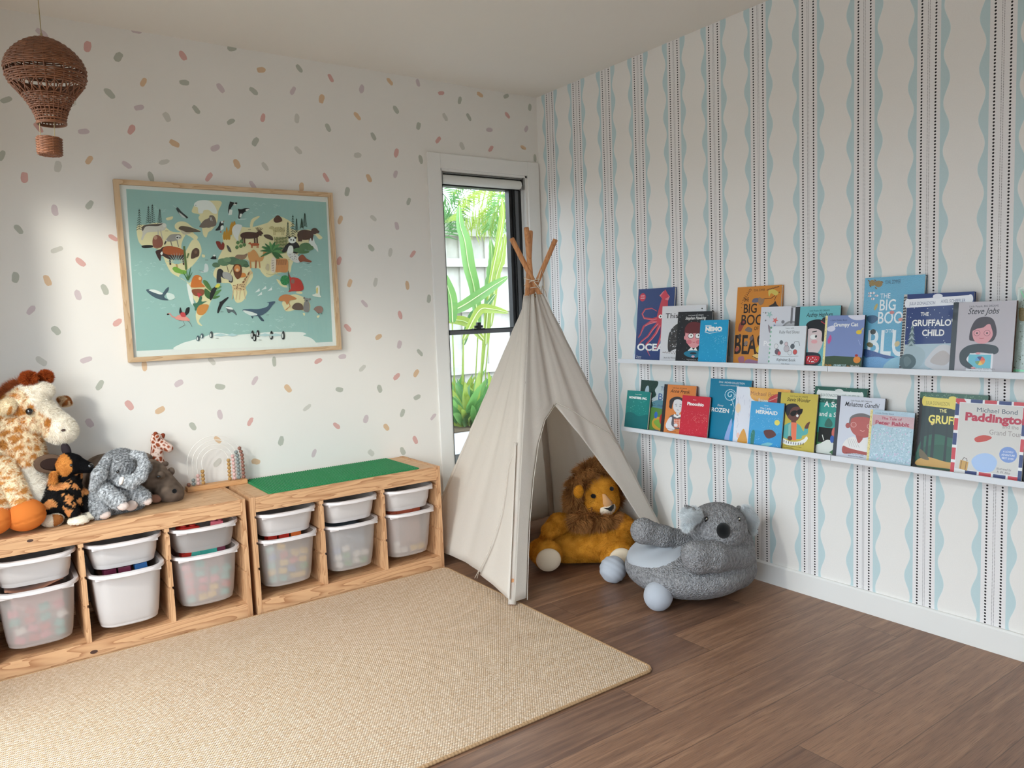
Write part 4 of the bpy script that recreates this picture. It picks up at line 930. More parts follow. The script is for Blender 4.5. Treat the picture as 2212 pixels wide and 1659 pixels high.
# orangutan, fan palm, cockatoo, kangaroo, echidna, koala, kiwi
R([('l', [(1508, 850), (1520, 1030)], 6, (70, 96, 60)), ('b', [(1515, 870), (1530, 905), (1560, 905), (1610, 925), (1640, 990), (1620, 1020), (1540, 1025), (1510, 1030), (1530, 1000), (1525, 950)], (196, 58, 48)), ('e', 1548, 940, 16, 20, (150, 110, 100))])
for k in range(14):
    a = 2 * PI * k / 14; A.line([(1480, 930), (1480 + 38 * math.cos(a), 930 + 42 * math.sin(a))], 17, (44, 128, 74) if k % 2 else (60, 148, 88))
R([('b', [(1712, 1055), (1745, 1040), (1745, 985), (1775, 980), (1778, 1050), (1790, 1075), (1740, 1070)], (240, 238, 226)), ('b', [(1748, 1000), (1762, 995), (1760, 1040), (1748, 1040)], (226, 206, 130)),
   ('b', [(1425, 1095), (1445, 1065), (1500, 1050), (1570, 1078), (1575, 1092), (1520, 1105), (1500, 1140), (1480, 1110), (1440, 1108)], (206, 132, 82)), ('l', [(1505, 1100), (1525, 1150), (1485, 1185)], 6, (206, 132, 82)),
   ('b', [(1540, 1160), (1570, 1125), (1620, 1130), (1640, 1175), (1600, 1185), (1560, 1180)], (110, 88, 76)), ('b', [(1640, 1190), (1645, 1120), (1675, 1110), (1690, 1150), (1680, 1200)], (140, 134, 132)), ('e', 1668, 1100, 22, 18, (150, 146, 144)), ('e', 1645, 1082, 9, 9, (130, 124, 122)), ('e', 1693, 1092, 9, 9, (130, 124, 122)), ('e', 1668, 1105, 5, 7, BK),
   ('b', [(1725, 1180), (1745, 1155), (1785, 1150), (1805, 1175), (1795, 1205), (1760, 1210), (1740, 1190)], (160, 126, 116)), ('l', [(1770, 1205), (1768, 1220)], 4, BK), ('l', [(1790, 1205), (1795, 1220)], 4, BK),
   ('b', [(845, 748), (862, 730), (880, 712), (895, 740), (892, 752)], BK), ('e', 878, 720, 10, 8, WT)])
for x, y in ((1245, 1020), (1300, 1000), (1350, 1010), (1265, 1050)): A.poly([(x - 20, y + 14), (x + 18, y - 22), (x + 22, y + 4)], (232, 236, 234))
for x, y, h, c in ((738, 1425, 46, (78, 96, 106)), (772, 1405, 42, (78, 96, 106)), (852, 1395, 56, (70, 78, 84)), (1203, 1395, 68, BK), (1248, 1385, 56, BK), (1222, 1420, 60, BK), (1365, 1400, 70, BK), (1465, 1400, 70, BK)):
    A.blob([(x - 9, y + h * 0.45), (x - 14, y), (x - 4, y - h * 0.5), (x + 8, y - h * 0.45), (x + 14, y), (x + 10, y + h * 0.45)], c); A.ell(x - 4, y + 4, 5, h * 0.3, WT)
for x, w in ((930, 60), (1030, 50), (1310, 60), (1400, 60)): A.poly([(x - w, 1400), (x, 1382), (x + w, 1398), (x, 1408)], (190, 214, 218))
for x, y in ((800, 758), (375, 660), (820, 482), (575, 1275), (890, 1425), (1255, 1440), (1165, 497), (460, 510), (930, 1200), (1320, 1225), (1665, 788)):
    A.line([(x, y), (x + 26, y)], 3, (90, 92, 88))
mm.build('map_print', MATTE, fr, fix=False)
m = MB(); m.M = fm; m.box(FX0 + FW, FX1 - FW, -0.0225, -0.0205, FZ0 + FW, FZ1 - FW); m.build('glass_pane', GLASS, fr)

# ------------------------------------------------------------------ picture ledges
LEDGEM = plain('ledge_white', (226, 229, 234), 0.4, 0.4)
ZL = {'upper': 1.0092, 'lower': 0.6524}
LX = -0.1219
def ledge(z, y0, y1, label):
    t = empty('picture_ledge', (0, y0, z - 0.0213), label=label, cat='shelf', group='white picture ledges on the wallpapered wall')
    L = y1 - y0
    m = MB(); m.box(LX + 0.008, -0.012, 0, L, 0, 0.008); m.build('bottom_board', LEDGEM, t)
    m = MB(); m.box(LX, LX + 0.008, 0, L, 0, 0.0213, 0.001); m.build('front_lip', LEDGEM, t)
    m = MB(); m.box(-0.012, -0.0005, 0, L, 0.0, 0.04, 0.001); m.build('back_board', LEDGEM, t)
ledge(ZL['upper'], -0.7731 - 1.198, -0.7731, 'upper white picture ledge nearest the corner, holding the squid book')
ledge(ZL['upper'], -0.7731 - 2.398, -0.7731 - 1.200, 'upper white picture ledge farther from the corner, holding the tall light blue book')
ledge(ZL['lower'], -0.7861 - 1.198, -0.7861, 'lower white picture ledge nearest the corner, holding the orange portrait book')
ledge(ZL['lower'], -0.7861 - 2.398, -0.7861 - 1.200, 'lower white picture ledge farther from the corner, holding the flag bordered book')

# ------------------------------------------------------------------ books
PLACED = {'upper': [], 'lower': []}
PAGES = plain('paper_pages', (238, 234, 224), 0.8, 0.2, noise=0.05, bscale=900)
FOIL = attr_mat('printed_foil', 0.22, 0.8, bump=0.5, bscale=260, bdist=0.004, coat=0.6)
WRAP = attr_mat('plastic_wrapped', 0.12, 0.6, bump=0.25, bscale=30, bdist=0.004, coat=1.0)
def book(row, tl, tr, bl, col, art, label, t=0.011, spine=None, mat=None, back=None, spw=0.0, name='book', Hd=None):
    z0 = ZL[row] - 0.0128
    yl, = (at(bl[0], bl[1], 0, -0.085).y,)
    P = PLACED[row]
    yr = at(tr[0], tr[1], 0, -0.03).y
    yl2 = at(tl[0], tl[1], 0, -0.03).y
    w = abs(yr - yl2); yR = yl - w
    over = [b for b in P if b['yR'] < yl - 0.004 and b['yL'] > yR + 0.004]
    xb = min([-0.042 - t] + [b['xb'] - t - 0.002 for b in over]); xb = max(xb, LX + 0.0095)
    h = 0.25; s = 0.1
    for _ in range(4):
        xt = xb + h * s; h = (at(tl[0], tl[1], 0, xt).z - z0) * math.sqrt(1 + s * s)
        c = [(-0.0015 - xb - t) / h]
        for b in over:
            for k in range(1, 21):
                z = h * k / 20
                xf = b['xb'] + min(z, b['h']) * b['s'] if z <= b['h'] else None
                if xf is not None: c.append((xf - 0.001 - xb - t) / z)
        if min(c) > 0 or True: s = max(0.01, min(c))
    P.append(dict(yL=yl, yR=yR, xb=xb, s=s, h=h))
    th = math.atan(s); u = Vector((math.sin(th), 0, math.cos(th))); r = Vector((0, -1, 0)); n = r.cross(u)
    o = empty(name, label=label, cat='book', group='picture books on the %s ledges' % row)
    M = Matrix((r, u, n)).transposed().to_4x4(); M.translation = Vector((xb, yl, z0 + t * math.sin(th)))
    o.matrix_world = M
    m = MB(); m.M = Matrix.Identity(4)
    m.col = lin(col)
    m.box(0, w, 0, h, -0.002, 0, 0.0004)
    bc = lin(back or (spine if spine else col)); m.col = bc
    m.box(0, w, 0, h, -t, -t + 0.002); m.box(0.0, 0.002, 0, h, -t + 0.002, -0.002)
    un = w / 100.0
    H = Hd or 100.0 * (bl[1] - tl[1]) / (tr[0] - tl[0]); uy = h / H     # the drawing's height in its own units
    def pos(x, y, d): return (x * un, h - y * uy, 0.00008 + d)
    A = Art(m, pos, 0.000012)
    if spine: A.poly([(0, 0), (spw or 9, 0), (spw or 9, H), (0, H)], spine)
    inside = []
    art(A, H)
    # keep the print on the cover
    for i in range(len(m.v)):
        v = m.v[i]
        if v[2] > 0.0001: m.v[i] = (min(max(v[0], 0.0002), w - 0.0002), min(max(v[1], 0.0002), h - 0.0002), v[2])
    m.build('cover', mat or PRINT, o, fix=False)
    m = MB(); m.box(0.002, w - 0.003, 0.002, h - 0.003, -t + 0.002, -0.002); m.build('page_block', PAGES, o)
    return o
WH = (242, 242, 240)
def stars(A, n, H, col, seed, x0=5, x1=97, y0=4, y1=None, r=0.5):
    q = random.Random(seed); A.hold = True
    for _ in range(n): A.ell(q.uniform(x0, x1), q.uniform(y0, y1 or H - 4), r * q.uniform(.6, 1.5), r * q.uniform(.6, 1.5), col, n=6)
    A.hold = False; A.k += 1
def star5(A, x, y, r, col, a0=0):
    A.poly([(x + (r if i % 2 == 0 else r * 0.4) * math.cos(a0 + PI * i / 5), y + (r if i % 2 == 0 else r * 0.4) * math.sin(a0 + PI * i / 5)) for i in range(10)], col)
def script(A, txt, x, y, size, col, w, seed=0): A.text(txt, x, y, size, col, shear=0.35, w=w, bold=0.008)
def series(A, x, y, col, w=44): A.text('Little People, BIG DREAMS', x, y, 5, col, w=w)
def tree2(A, x, y0, y1, w, c, c2=None):
    n = 8
    for i in range(n):
        y = y0 + (y1 - y0) * i / n; ww = w * (0.3 + 0.7 * i / n)
        A.poly([(x, y - 3), (x + ww, y + (y1 - y0) / n * 1.2), (x, y + (y1 - y0) / n * 0.7), (x - ww, y + (y1 - y0) / n * 1.2)], c if i % 2 else (c2 or c))
def squid(A, H):
    R_, P_ = (196, 66, 82), (222, 132, 142)
    A.ell(13, 22, 9, 11, (200, 50, 74)); A.ell(13, 22, 7, 9, (206, 60, 84)); A.text('AWARD', 13, 20, 4.6, WH, w=11); A.text('WINNER', 13, 26, 4.6, WH, w=12)
    for pts, w in (([(60, 78), (44, 82), (20, 78), (14, 66), (22, 54), (40, 52), (55, 60)], 7), ([(58, 86), (36, 92), (20, 100), (12, 122), (6, 130)], 8), ([(60, 92), (46, 108), (34, 126), (16, 140), (8, 150)], 7), ([(66, 95), (56, 118), (44, 134), (30, 148), (36, 168), (42, 178)], 8), ([(72, 95), (72, 120), (66, 140), (60, 156), (54, 160)], 9), ([(78, 95), (84, 125), (80, 150), (88, 170)], 8), ([(62, 88), (40, 86), (24, 96), (18, 110)], 5)):
        A.line(pts, w, R_, True); A.line([(x + 1, y + 1.5) for x, y in pts], w * 0.35, P_, True)
    A.blob([(58, 90), (56, 76), (64, 40), (70, 22), (82, 24), (84, 50), (86, 78), (82, 95), (70, 100)], R_)
    A.poly([(70, 9), (60, 20), (68, 28), (78, 12), (88, 24), (84, 34), (74, 30)], P_); A.poly([(75, 5), (63, 22), (72, 32), (86, 24)], (208, 70, 88))
    A.ell(66, 75, 5.2, 5.2, WH); A.ell(66, 75, 1.8, 2.4, (30, 30, 40)); A.ell(84, 77, 5, 5, WH); A.ell(85, 77, 1.8, 2.4, (30, 30, 40))
    A.text('OCEAN', 52, H - 28, 25, WH, w=94, bold=0.035)
    A.text('Thames', 4, H - 10, 4.5, WH); A.text('Hudson', 4, H - 6, 4.5, WH)
book('upper', (1369.1, 626.6), (1446.8, 622.6), (1362.5, 776), (48, 70, 122), squid, 'tall navy blue book with a pink squid on its cover', t=0.014)
def beasts(A, H):
    K = (44, 34, 34)
    A.text('YUVAL ZOMMER', 51, 12, 8, K, w=26)
    for i in range(26):
        t = i / 25; A.ell(12 + 20 * t + 3 * math.sin(i * 2), 48 - 42 * t ** 0.6, 1.1, 0.8, K, 40, 6)
        A.ell(68 + 26 * t, 10 - 6 * t + math.sin(i * 2), 1.0, 0.7, K, n=6)
    A.line([(62, 30), (78, 30), (97, 16)], 1.2, K); A.blob([(72, 12), (84, 10), (94, 18), (88, 24), (78, 18), (74, 26)], (210, 190, 96)); A.line([(90, 24), (86, 34)], 1, K)
    A.blob([(36, 36), (40, 28), (52, 28), (54, 34), (46, 38)], (104, 104, 124)); A.blob([(50, 36), (52, 26), (60, 30), (64, 28), (62, 40), (55, 44)], (150, 120, 96))
    A.blob([(74, 48), (84, 42), (88, 36), (92, 44), (96, 50)], (60, 50, 50)); A.blob([(8, 102), (10, 86), (20, 76), (24, 82), (18, 96), (14, 104)], (150, 70, 60)); A.blob([(24, 102), (30, 94), (40, 98), (38, 106)], (120, 108, 104))
    A.text('THE', 22, 34, 13, K, w=13); A.text('BIG', 16, 60, 34, K, w=34, bold=0.005) if False else A.text('BIG', 33, 61, 30, K, w=30, bold=0.012)
    A.text('BOOK', 48, 89, 34, K, w=68, bold=0.012); A.text('OF', 50, 101, 11, K, w=10); A.text('BEASTS', 50, 156, 62, K, w=96, bold=0.02)
    for x, y, c in ((12, 116, (70, 60, 60)), (28, 132, (130, 120, 116)), (8, 146, (170, 90, 80)), (40, 120, (110, 90, 90))): A.ell(x, y, 4, 6, c, 20)
    A.ell(62, 146, 10, 9, (232, 190, 60)); A.blob([(12, 166), (24, 162), (26, 176), (16, 178)], (170, 110, 130)); A.blob([(30, H), (34, H - 12), (60, H - 8), (80, H)], (160, 120, 150)); A.ell(56, H - 20, 11, 5, (240, 200, 120)); A.line([(44, H - 20), (56, H - 14), (68, H - 20)], 1.5, K)
book('upper', (1577.6, 622.6), (1671.9, 617.1), (1574.2, 784), (210, 136, 54), beasts, 'tall orange brown book with big hand drawn dark lettering', Hd=181, t=0.014)
def blue(A, H):
    K = (50, 66, 90); L = (236, 246, 250)
    A.ell(13, 9, 6, 5, (150, 124, 70), 20); A.ell(24, 11, 7, 5.5, (150, 120, 66), 10)
    for a in ((7, 5), (18, 5), (30, 8), (20, 18), (10, 14)): A.ell(a[0], a[1], 2.6, 1, (120, 96, 60), 40)
    A.text('YUVAL ZOMMER', 48, 12, 9, K, w=26)
    for i in range(5): A.ell(10 + 6 * (i % 3), 26 + 5 * (i // 2), 3.2, 2, (230, 230, 236)); A.line([(9 + 6 * (i % 3), 24 + 5 * (i // 2)), (9 + 6 * (i % 3), 28 + 5 * (i // 2))], 1, K)
    A.ell(22, 50, 2.4, 6, (190, 176, 110), 20); A.blob([(8, 66), (20, 64), (28, 70), (18, 78), (10, 74)], (62, 104, 140))
    A.text('THE', 37, 36, 12, L, w=17); A.text('BIG', 42, 56, 26, L, w=27, bold=0.012); A.text('BOOK', 55, 78, 28, L, w=56, bold=0.012)
    A.text('OF THE', 48, 94, 9, L, w=14); A.text('BLUE', 56, 131, 60, L, w=88, bold=0.018)
    A.ell(20, 92, 5, 4.5, (60, 66, 66)); A.ell(16, 114, 6, 4, (120, 110, 70), 20); A.ell(62, 112, 4, 5, (210, 196, 150), 30); A.ell(50, 60, 4, 3, (206, 130, 130)); A.ell(66, 72, 5, 3, (220, 160, 150))
    A.blob([(4, 122), (20, 124), (40, 130), (60, 134), (40, 138), (10, 136)], (66, 100, 160)); A.blob([(0, 140), (30, 134), (60, 140), (100, 136), (100, H), (0, H)], (116, 172, 220))
    A.blob([(44, H), (50, 140), (70, 132), (100, 126), (100, H)], (150, 200, 220))
book('upper', (1854.9, 602.9), (1983.8, 596.8), (1848, 790.7), (104, 178, 212), blue, 'tallest light blue book with wavy foil cover and white lettering', Hd=155, t=0.016, mat=FOIL, back=(50, 90, 110))
def holo(A, H):
    A.poly([(4, 4), (96, 4), (96, H - 4), (4, H - 4)], (196, 214, 206)); A.poly([(7, 7), (93, 7), (93, H - 7), (7, H - 7)], (176, 192, 182))
    stars(A, 160, H, (120, 132, 112), 3, y0=8, r=1.3); stars(A, 60, H, (224, 236, 228), 4, y0=8, r=1)
    A.blob([(7, 40), (24, 46), (30, 60), (14, 66), (7, 60)], (150, 132, 86)); A.line([(6, 6), (20, 30)], 1.4, (120, 240, 170)); A.poly([(0, H - 9), (100, H - 9), (100, H - 5), (0, H - 5)], (140, 236, 180))
book('upper', (2181.6, 622.9), (2290, 618), (2176, 805), (226, 236, 228), holo, 'pale shiny green book at the far right end of the upper ledge', t=0.014, mat=FOIL)
def thisis(A, H):
    A.text('This is', 32, 27, 16, (60, 60, 66), w=46, bold=0.01); A.text('a', 62, 27, 8, (90, 90, 90))
    A.blob([(18, 90), (20, 60), (34, 42), (50, 38), (64, 50), (72, 80), (70, 104), (50, 92), (30, 98), (22, 102)], (66, 68, 72)); stars(A, 60, H, (214, 216, 220), 5, 22, 68, 46, 92, 0.9)
    q = random.Random(1)
    for _ in range(30): A.line([(q.uniform(22, 30), q.uniform(50, 90)), (q.uniform(50, 70), q.uniform(44, 92))], 0.4, (40, 42, 46))
    for i in range(24): A.ell(8 + 3 * i, 103 + 2 * math.sin(i * 3), 2.2, 1.0, (160, 150, 150), i * 30, 6)
    A.text('Story by Wendy Binks', 10, H - 8, 4.5, (90, 90, 94)); A.ell(92, 8, 1.6, 1.2, (60, 60, 60))
book('upper', (1422.4, 662.6), (1515.3, 660.3), (1417.9, 777.9), (226, 226, 230), thisis, 'white plastic covered book with a scribbled dark shape, behind the black portrait book', t=0.006, mat=WRAP)
def possum(A, H):
    K = (110, 112, 118)
    star5(A, 22, 18, 9, (150, 190, 186), .2); star5(A, 22, 18, 5, (170, 200, 200), .5); star5(A, 37, 32, 8, (222, 110, 106), .1); star5(A, 13, 32, 3, K); star5(A, 12, 14, 3, K, 1); star5(A, 36, 44, 4, (130, 150, 190)); star5(A, 6, 13, 1.6, K)
    A.blob([(20, 42), (28, 50), (34, 62), (24, 60)], (150, 140, 150)); A.blob([(58, 62), (54, 50), (60, 40), (74, 34), (92, 38), (100, 46), (100, 58), (80, 60)], (150, 150, 154)); A.blob([(56, 58), (62, 44), (76, 38), (96, 44), (98, 58), (80, 56)], (190, 190, 194)); A.line([(76, 40), (76, 4)], 5, (120, 120, 126)); A.line([(74, 2), (84, 2)], 3, (150, 150, 150)); A.ell(56, 36, 4, 4, (130, 130, 136))
    A.ell(92, 48, 8, 9, (170, 170, 176)); A.line([(44, 76), (34, 84)], 1.4, K)
    A.text('Possum', 12, 92, 17, (250, 250, 252), bold=0.02); A.text('Magic', 30, 112, 16, (248, 248, 252), bold=0.01)
book('upper', (1633.9, 664.3), (1722, 661), (1630.5, 786), (216, 218, 226), possum, 'large pale grey book with teal and red stars', t=0.008)
def snow(A, H):
    A.poly([(0, 78), (100, 74), (100, H), (0, H)], (176, 196, 206)); stars(A, 40, H, (220, 230, 240), 7, y1=75, r=0.6)
    A.poly([(0, 0), (5, 0), (6, H * .6), (8, H - 8), (0, H - 8)], (196, 196, 190))
    for i in range(26): A.poly([(0, 4 + 4.3 * i), (4, 3 + 4.3 * i), (5, 6 + 4.3 * i), (0, 6.5 + 4.3 * i)], (70, 70, 74))
    tree2(A, 16, 48, 84, 9, (96, 118, 122), (160, 178, 182)); tree2(A, 98, 18, 74, 10, (70, 96, 116), (150, 176, 190))
    A.blob([(6, 88), (14, 80), (30, 82), (38, 94), (30, 112), (8, 112)], (168, 188, 196)); A.ell(12, 104, 13, 12, (92, 112, 118)); A.blob([(6, 100), (12, 96), (18, 104), (10, 112)], (110, 130, 134))
    A.blob([(30, 118), (60, 110), (100, 106), (100, H), (30, H)], (150, 176, 192)); A.blob([(38, 108), (44, 92), (58, 78), (74, 80), (86, 96), (84, 110), (60, 116)], (206, 206, 210)); A.blob([(46, 104), (52, 92), (64, 86), (74, 96), (66, 108)], (188, 180, 178))
    A.poly([(5, 8), (96, 5), (96, 18), (5, 21)], (236, 238, 244)); A.ell(6, 14, 4, 7, (236, 238, 244)); A.ell(95, 11, 4, 7, (236, 238, 244)); A.ell(50, 5, 7, 4, (230, 232, 240))
    A.text('JULIA DONALDSON', 28, 17, 7, (110, 120, 150), w=38); A.text('AXEL SCHEFFLER', 72, 15, 7, (110, 120, 150), w=34)
    A.text('THE', 33, 34, 8, WH, w=12, bold=0.02); A.text("GRUFFALO'S", 47, 49, 13, WH, w=64, bold=0.03); A.text('CHILD', 47, 64, 13, WH, w=32, bold=0.03)
book('upper', (1942.4, 637.5), (2092.2, 632.2), (1938.3, 795.5), (44, 66, 122), snow, 'dark blue book with silver banner and snowy night forest', Hd=118, t=0.013)
def person(A, cx, cy, s, skin, hair, top, face, hairpts, neck=True, mouth=(170, 70, 70)):
    if neck: A.poly([(cx - 4 * s, cy + 10 * s), (cx + 4 * s, cy + 10 * s), (cx + 5 * s, cy + 24 * s), (cx - 5 * s, cy + 24 * s)], skin)
    A.blob([(cx + x * s, cy + y * s) for x, y in hairpts[0]], hair)
    A.blob([(cx + x * s, cy + y * s) for x, y in face], skin)
    if len(hairpts) > 1: A.blob([(cx + x * s, cy + y * s) for x, y in hairpts[1]], hair)
def hawk(A, H):
    series(A, 53, 12, (226, 226, 226)); script(A, 'Stephen Hawking', 53, 22, 12, WH, 60)
    stars(A, 46, H, (210, 214, 220), 9, r=0.55)
    person(A, 52, 72, 1.5, (226, 156, 160), (104, 42, 48), None, [(-15, -12), (15, -12), (16, 4), (8, 16), (0, 19), (-8, 16), (-16, 4)], [[(-18, -4), (-19, -18), (-10, -28), (6, -28), (18, -20), (19, -4), (10, -10), (-10, -10)], [(-17, -10), (-12, -24), (8, -27), (18, -16), (16, -9), (2, -8), (-12, -8)]], neck=False)
    A.ell(26, 72, 4, 6, (222, 150, 154)); A.ell(38, 84, 8, 6, (212, 120, 130)); A.ell(66, 84, 8, 6, (212, 120, 130))
    for x in (42, 63): A.ell(x, 67, 9, 8, (90, 30, 36)); A.ell(x, 67, 7.6, 6.6, WH); A.ell(x + 1, 66, 1.8, 2.2, (40, 30, 34))
    A.poly([(50, 72), (54, 72), (55, 78), (50, 78)], (236, 150, 160)); A.line([(48, 84), (52, 85.5), (56, 84)], 1, (170, 60, 70))
    A.poly([(36, 108), (46, 98), (52, 106), (58, 98), (64, 108), (52, 118)], WH); A.blob([(24, 116), (40, 108), (64, 108), (82, 116), (66, 126), (40, 126)], (30, 122, 152)); A.ell(52, 115, 10, 3, (34, 40, 54)); A.ell(52, 124, 5, 3, (226, 180, 190))
    A.text('Written by', 53, H - 8, 4, (190, 190, 190), w=40); A.text('Illustrated by', 53, H - 4, 4, (190, 190, 190), w=30)
book('upper', (1462.1, 674.8), (1535.7, 671.4), (1456, 779.2), (34, 36, 42), hawk, 'black book with a cartoon boy in round red glasses')
def heph(A, H):
    K = (26, 32, 38)
    series(A, 55, 11, (30, 70, 80)); script(A, 'Audrey Hepburn', 55, 22, 13, K, 58)
    A.blob([(28, 42), (32, 56), (34, 86), (40, 104), (56, 98), (66, 80), (68, 50), (60, 36)], (222, 204, 204)); A.blob([(26, 46), (30, 34), (46, 28), (64, 30), (72, 44), (70, 70), (64, 72), (62, 52), (40, 46), (28, 50)], K)
    A.ell(70, 30, 9, 7, (44, 40, 46)); A.line([(60, 32), (70, 38), (80, 32)], 2, (190, 60, 70)); A.ell(46, 64, 8, 5, WH); A.ell(51, 63, 2.4, 2.8, K); A.line([(42, 54), (52, 52)], 2, K); A.ell(48, 74, 7, 4, (232, 170, 176))
    A.blob([(24, 100), (42, 96), (62, 100), (64, 118), (40, 128), (24, 122)], (40, 50, 62)); A.blob([(26, 106), (60, 104), (56, 118), (32, 120)], (206, 50, 62)); stars(A, 14, H, WH, 3, 30, 56, 107, 117, 1.0)
    A.text('Written by Isabel Sanchez', 26, H - 9, 4.4, (30, 80, 90)); A.text('Illustrated by Amaia', 26, H - 4, 4.4, (30, 80, 90))
book('upper', (1713, 663.9), (1809.3, 660.8), (1708, 787), (112, 188, 196), heph, 'turquoise book with black spine and dark haired woman', spine=(50, 56, 62), spw=11)
def jobs(A, H):
    K = (50, 46, 52)
    series(A, 50, 10, (70, 66, 76), 46); script(A, 'Steve Jobs', 50, 22, 15, K, 50)
    A.blob([(30, 66), (32, 46), (40, 31), (54, 27), (66, 32), (72, 48), (72, 62), (64, 72), (36, 70)], (66, 56, 64))
    A.blob([(35, 60), (36, 50), (48, 46), (60, 40), (64, 46), (67, 60), (60, 72), (50, 75), (40, 71)], (226, 158, 164)); A.poly([(35, 52), (36, 40), (60, 38), (52, 46), (42, 48)], (66, 56, 64))
    for x in (42, 58): A.ell(x, 56, 5.2, 5.2, (150, 80, 90)); A.ell(x, 56, 4.5, 4.5, (230, 164, 170)); A.ell(x, 56, 1.4, 1.6, (70, 40, 46))
    A.line([(46, 65), (50, 66), (54, 65)], 0.8, (190, 80, 90)); A.blob([(16, 100), (18, 88), (30, 78), (50, 75), (72, 78), (78, 86), (72, 93), (50, 90), (34, 94), (28, 104), (40, 116), (34, 120), (20, 112)], (52, 64, 70))
    A.poly([(28, 92), (70, 92), (70, 124), (28, 124)], (232, 232, 236)); A.poly([(31, 94), (67, 94), (67, 118), (31, 118)], (110, 192, 208)); A.blob([(16, 100), (18, 90), (30, 82), (33, 92), (28, 104), (40, 116), (34, 120), (20, 112)], (52, 64, 70))
    for i, c in enumerate(((232, 96, 80), (240, 150, 80), (244, 200, 96), (120, 160, 110), (96, 170, 220), (70, 84, 130))):
        a = -1.2 + i * PI / 3; A.poly([(50, 105)] + [(50 + 8 * math.cos(a + j * PI / 12), 105 + 8 * math.sin(a + j * PI / 12)) for j in range(5)], c)
    A.ell(46, 92, 4, 2, (226, 158, 164)); A.ell(40, 118, 4, 2, (226, 158, 164))
    A.text('Written by Maria Isabel Sanchez Vegara', 50, H - 8, 4, (110, 106, 114), w=48); A.text('Illustrated by Aura Lewis', 50, H - 3, 4, (110, 106, 114), w=30)
book('upper', (2065.2, 654), (2201, 651.3), (2049.9, 799.6), (190, 184, 190), jobs, 'grey lilac book with dark spine and figure in round glasses', Hd=128, spine=(58, 66, 72), spw=9, back=(96, 70, 60), t=0.012)
def nemo(A, H):
    B2 = (80, 196, 230)
    A.text('PIXAR', 55, 13, 5, WH, w=10); A.text('FINDING', 30, 22, 6, WH, w=22, bold=0.04); A.text('NEMO', 50, 37, 19, WH, w=60, bold=0.07); A.line([(18, 40), (36, 45), (56, 42), (80, 38)], 2.4, WH, True)
    stars(A, 90, H, B2, 4, y0=50, r=0.9); stars(A, 40, H, (170, 226, 240), 6, 55, 95, 52, 80, 0.7)
book('upper', (1516.7, 692.4), (1576.6, 691.5), (1509.2, 781.2), (26, 156, 204), nemo, 'small bright blue book with white title and bubbles', t=0.012, back=(20, 20, 26))
def ruby(A, H):
    K = (90, 96, 104)
    A.text('Learn with', 55, 7, 5, K, w=22); A.text('Ruby Red Shoes', 54, 19, 11, K, w=56, shear=0.15)
    q = random.Random(2)
    for i in range(9): A.ell(1.5 + q.uniform(-1, 1), 4 + i * H / 9.5, 2.4, 3, (150, 200, 178) if i % 2 else (110, 170, 140))
    for x, y, r, c in ((20, 52, 6, (226, 228, 232)), (24, 66, 7, (110, 96, 110)), (34, 42, 5, (96, 104, 110)), (50, 58, 8, (196, 190, 196)), (48, 46, 5, (210, 190, 196)), (66, 52, 6, (90, 98, 106)), (74, 66, 6, (206, 90, 90)), (60, 68, 6, (222, 224, 228)), (30, 70, 5, (200, 90, 100))): A.ell(x, y, r, r * 1.1, K); A.ell(x, y, r - 0.7, r * 1.1 - 0.7, c)
    A.line([(66, 52), (72, 40), (82, 40), (86, 50)], 1.2, K); A.line([(12, 76), (50, 78), (84, 76)], 1, (150, 154, 160))
    A.text('Alphabet Book', 50, 90, 11, K, w=54); A.text('Kate Knapp', 50, 98, 4.6, K, w=22)
book('upper', (1671.5, 705.3), (1748.5, 704.6), (1661, 785.3), (222, 228, 234), ruby, 'small square white book with mint edge, in front of the star book', t=0.012, back=(90, 92, 96))
def grumpy(A, H):
    A.poly([(0, H * .78), (30, H * .76), (100, H * .78), (100, H), (0, H)], (62, 84, 62)); A.blob([(60, 0), (66, 8), (80, 12), (100, 10), (100, 0)], (222, 222, 236)); A.blob([(8, 28), (22, 24), (28, 32), (20, 38), (8, 36)], (222, 222, 240))
    A.blob([(10, 60), (16, 46), (20, 56), (14, 68)], (206, 90, 150)); A.ell(88, 104, 9, 8, (226, 140, 56)); A.ell(86, 94, 4, 3, (170, 50, 50)); A.ell(88, 40, 7, 5, (232, 200, 60)); A.line([(92, 38), (98, 30)], 2, (232, 200, 60)); A.line([(88, 58), (94, 70)], .6, (200, 210, 240))
    A.text('a Little Golden Book', 14, 13, 5, (50, 60, 100), w=None); A.text('Grumpy Cat', 54, 26, 12, WH, w=62, bold=0.03)
    A.poly([(0, 0), (6, 0), (6, H), (0, H)], (240, 230, 170)); stars(A, 30, H, (200, 180, 110), 3, 1, 5, 2, None, 0.8)
    A.text('The Little', 8, H - 5, 7, (220, 150, 60), bold=0.03, w=None, sx=.6); A.text('GRUMPY CAT', 46, H - 4.5, 8, (190, 220, 226), w=32, bold=0.04); A.text('that', 64, H - 4.5, 7, (220, 140, 60), sx=.6); A.text("Wouldn't", 84, H - 4.5, 7.5, WH, w=22, bold=0.03)
book('upper', (1783.7, 682.6), (1867.8, 682.9), (1777, 788.7), (128, 146, 196), grumpy, 'small periwinkle book with cream spine, cloud and green hill', t=0.009, back=(30, 40, 44))

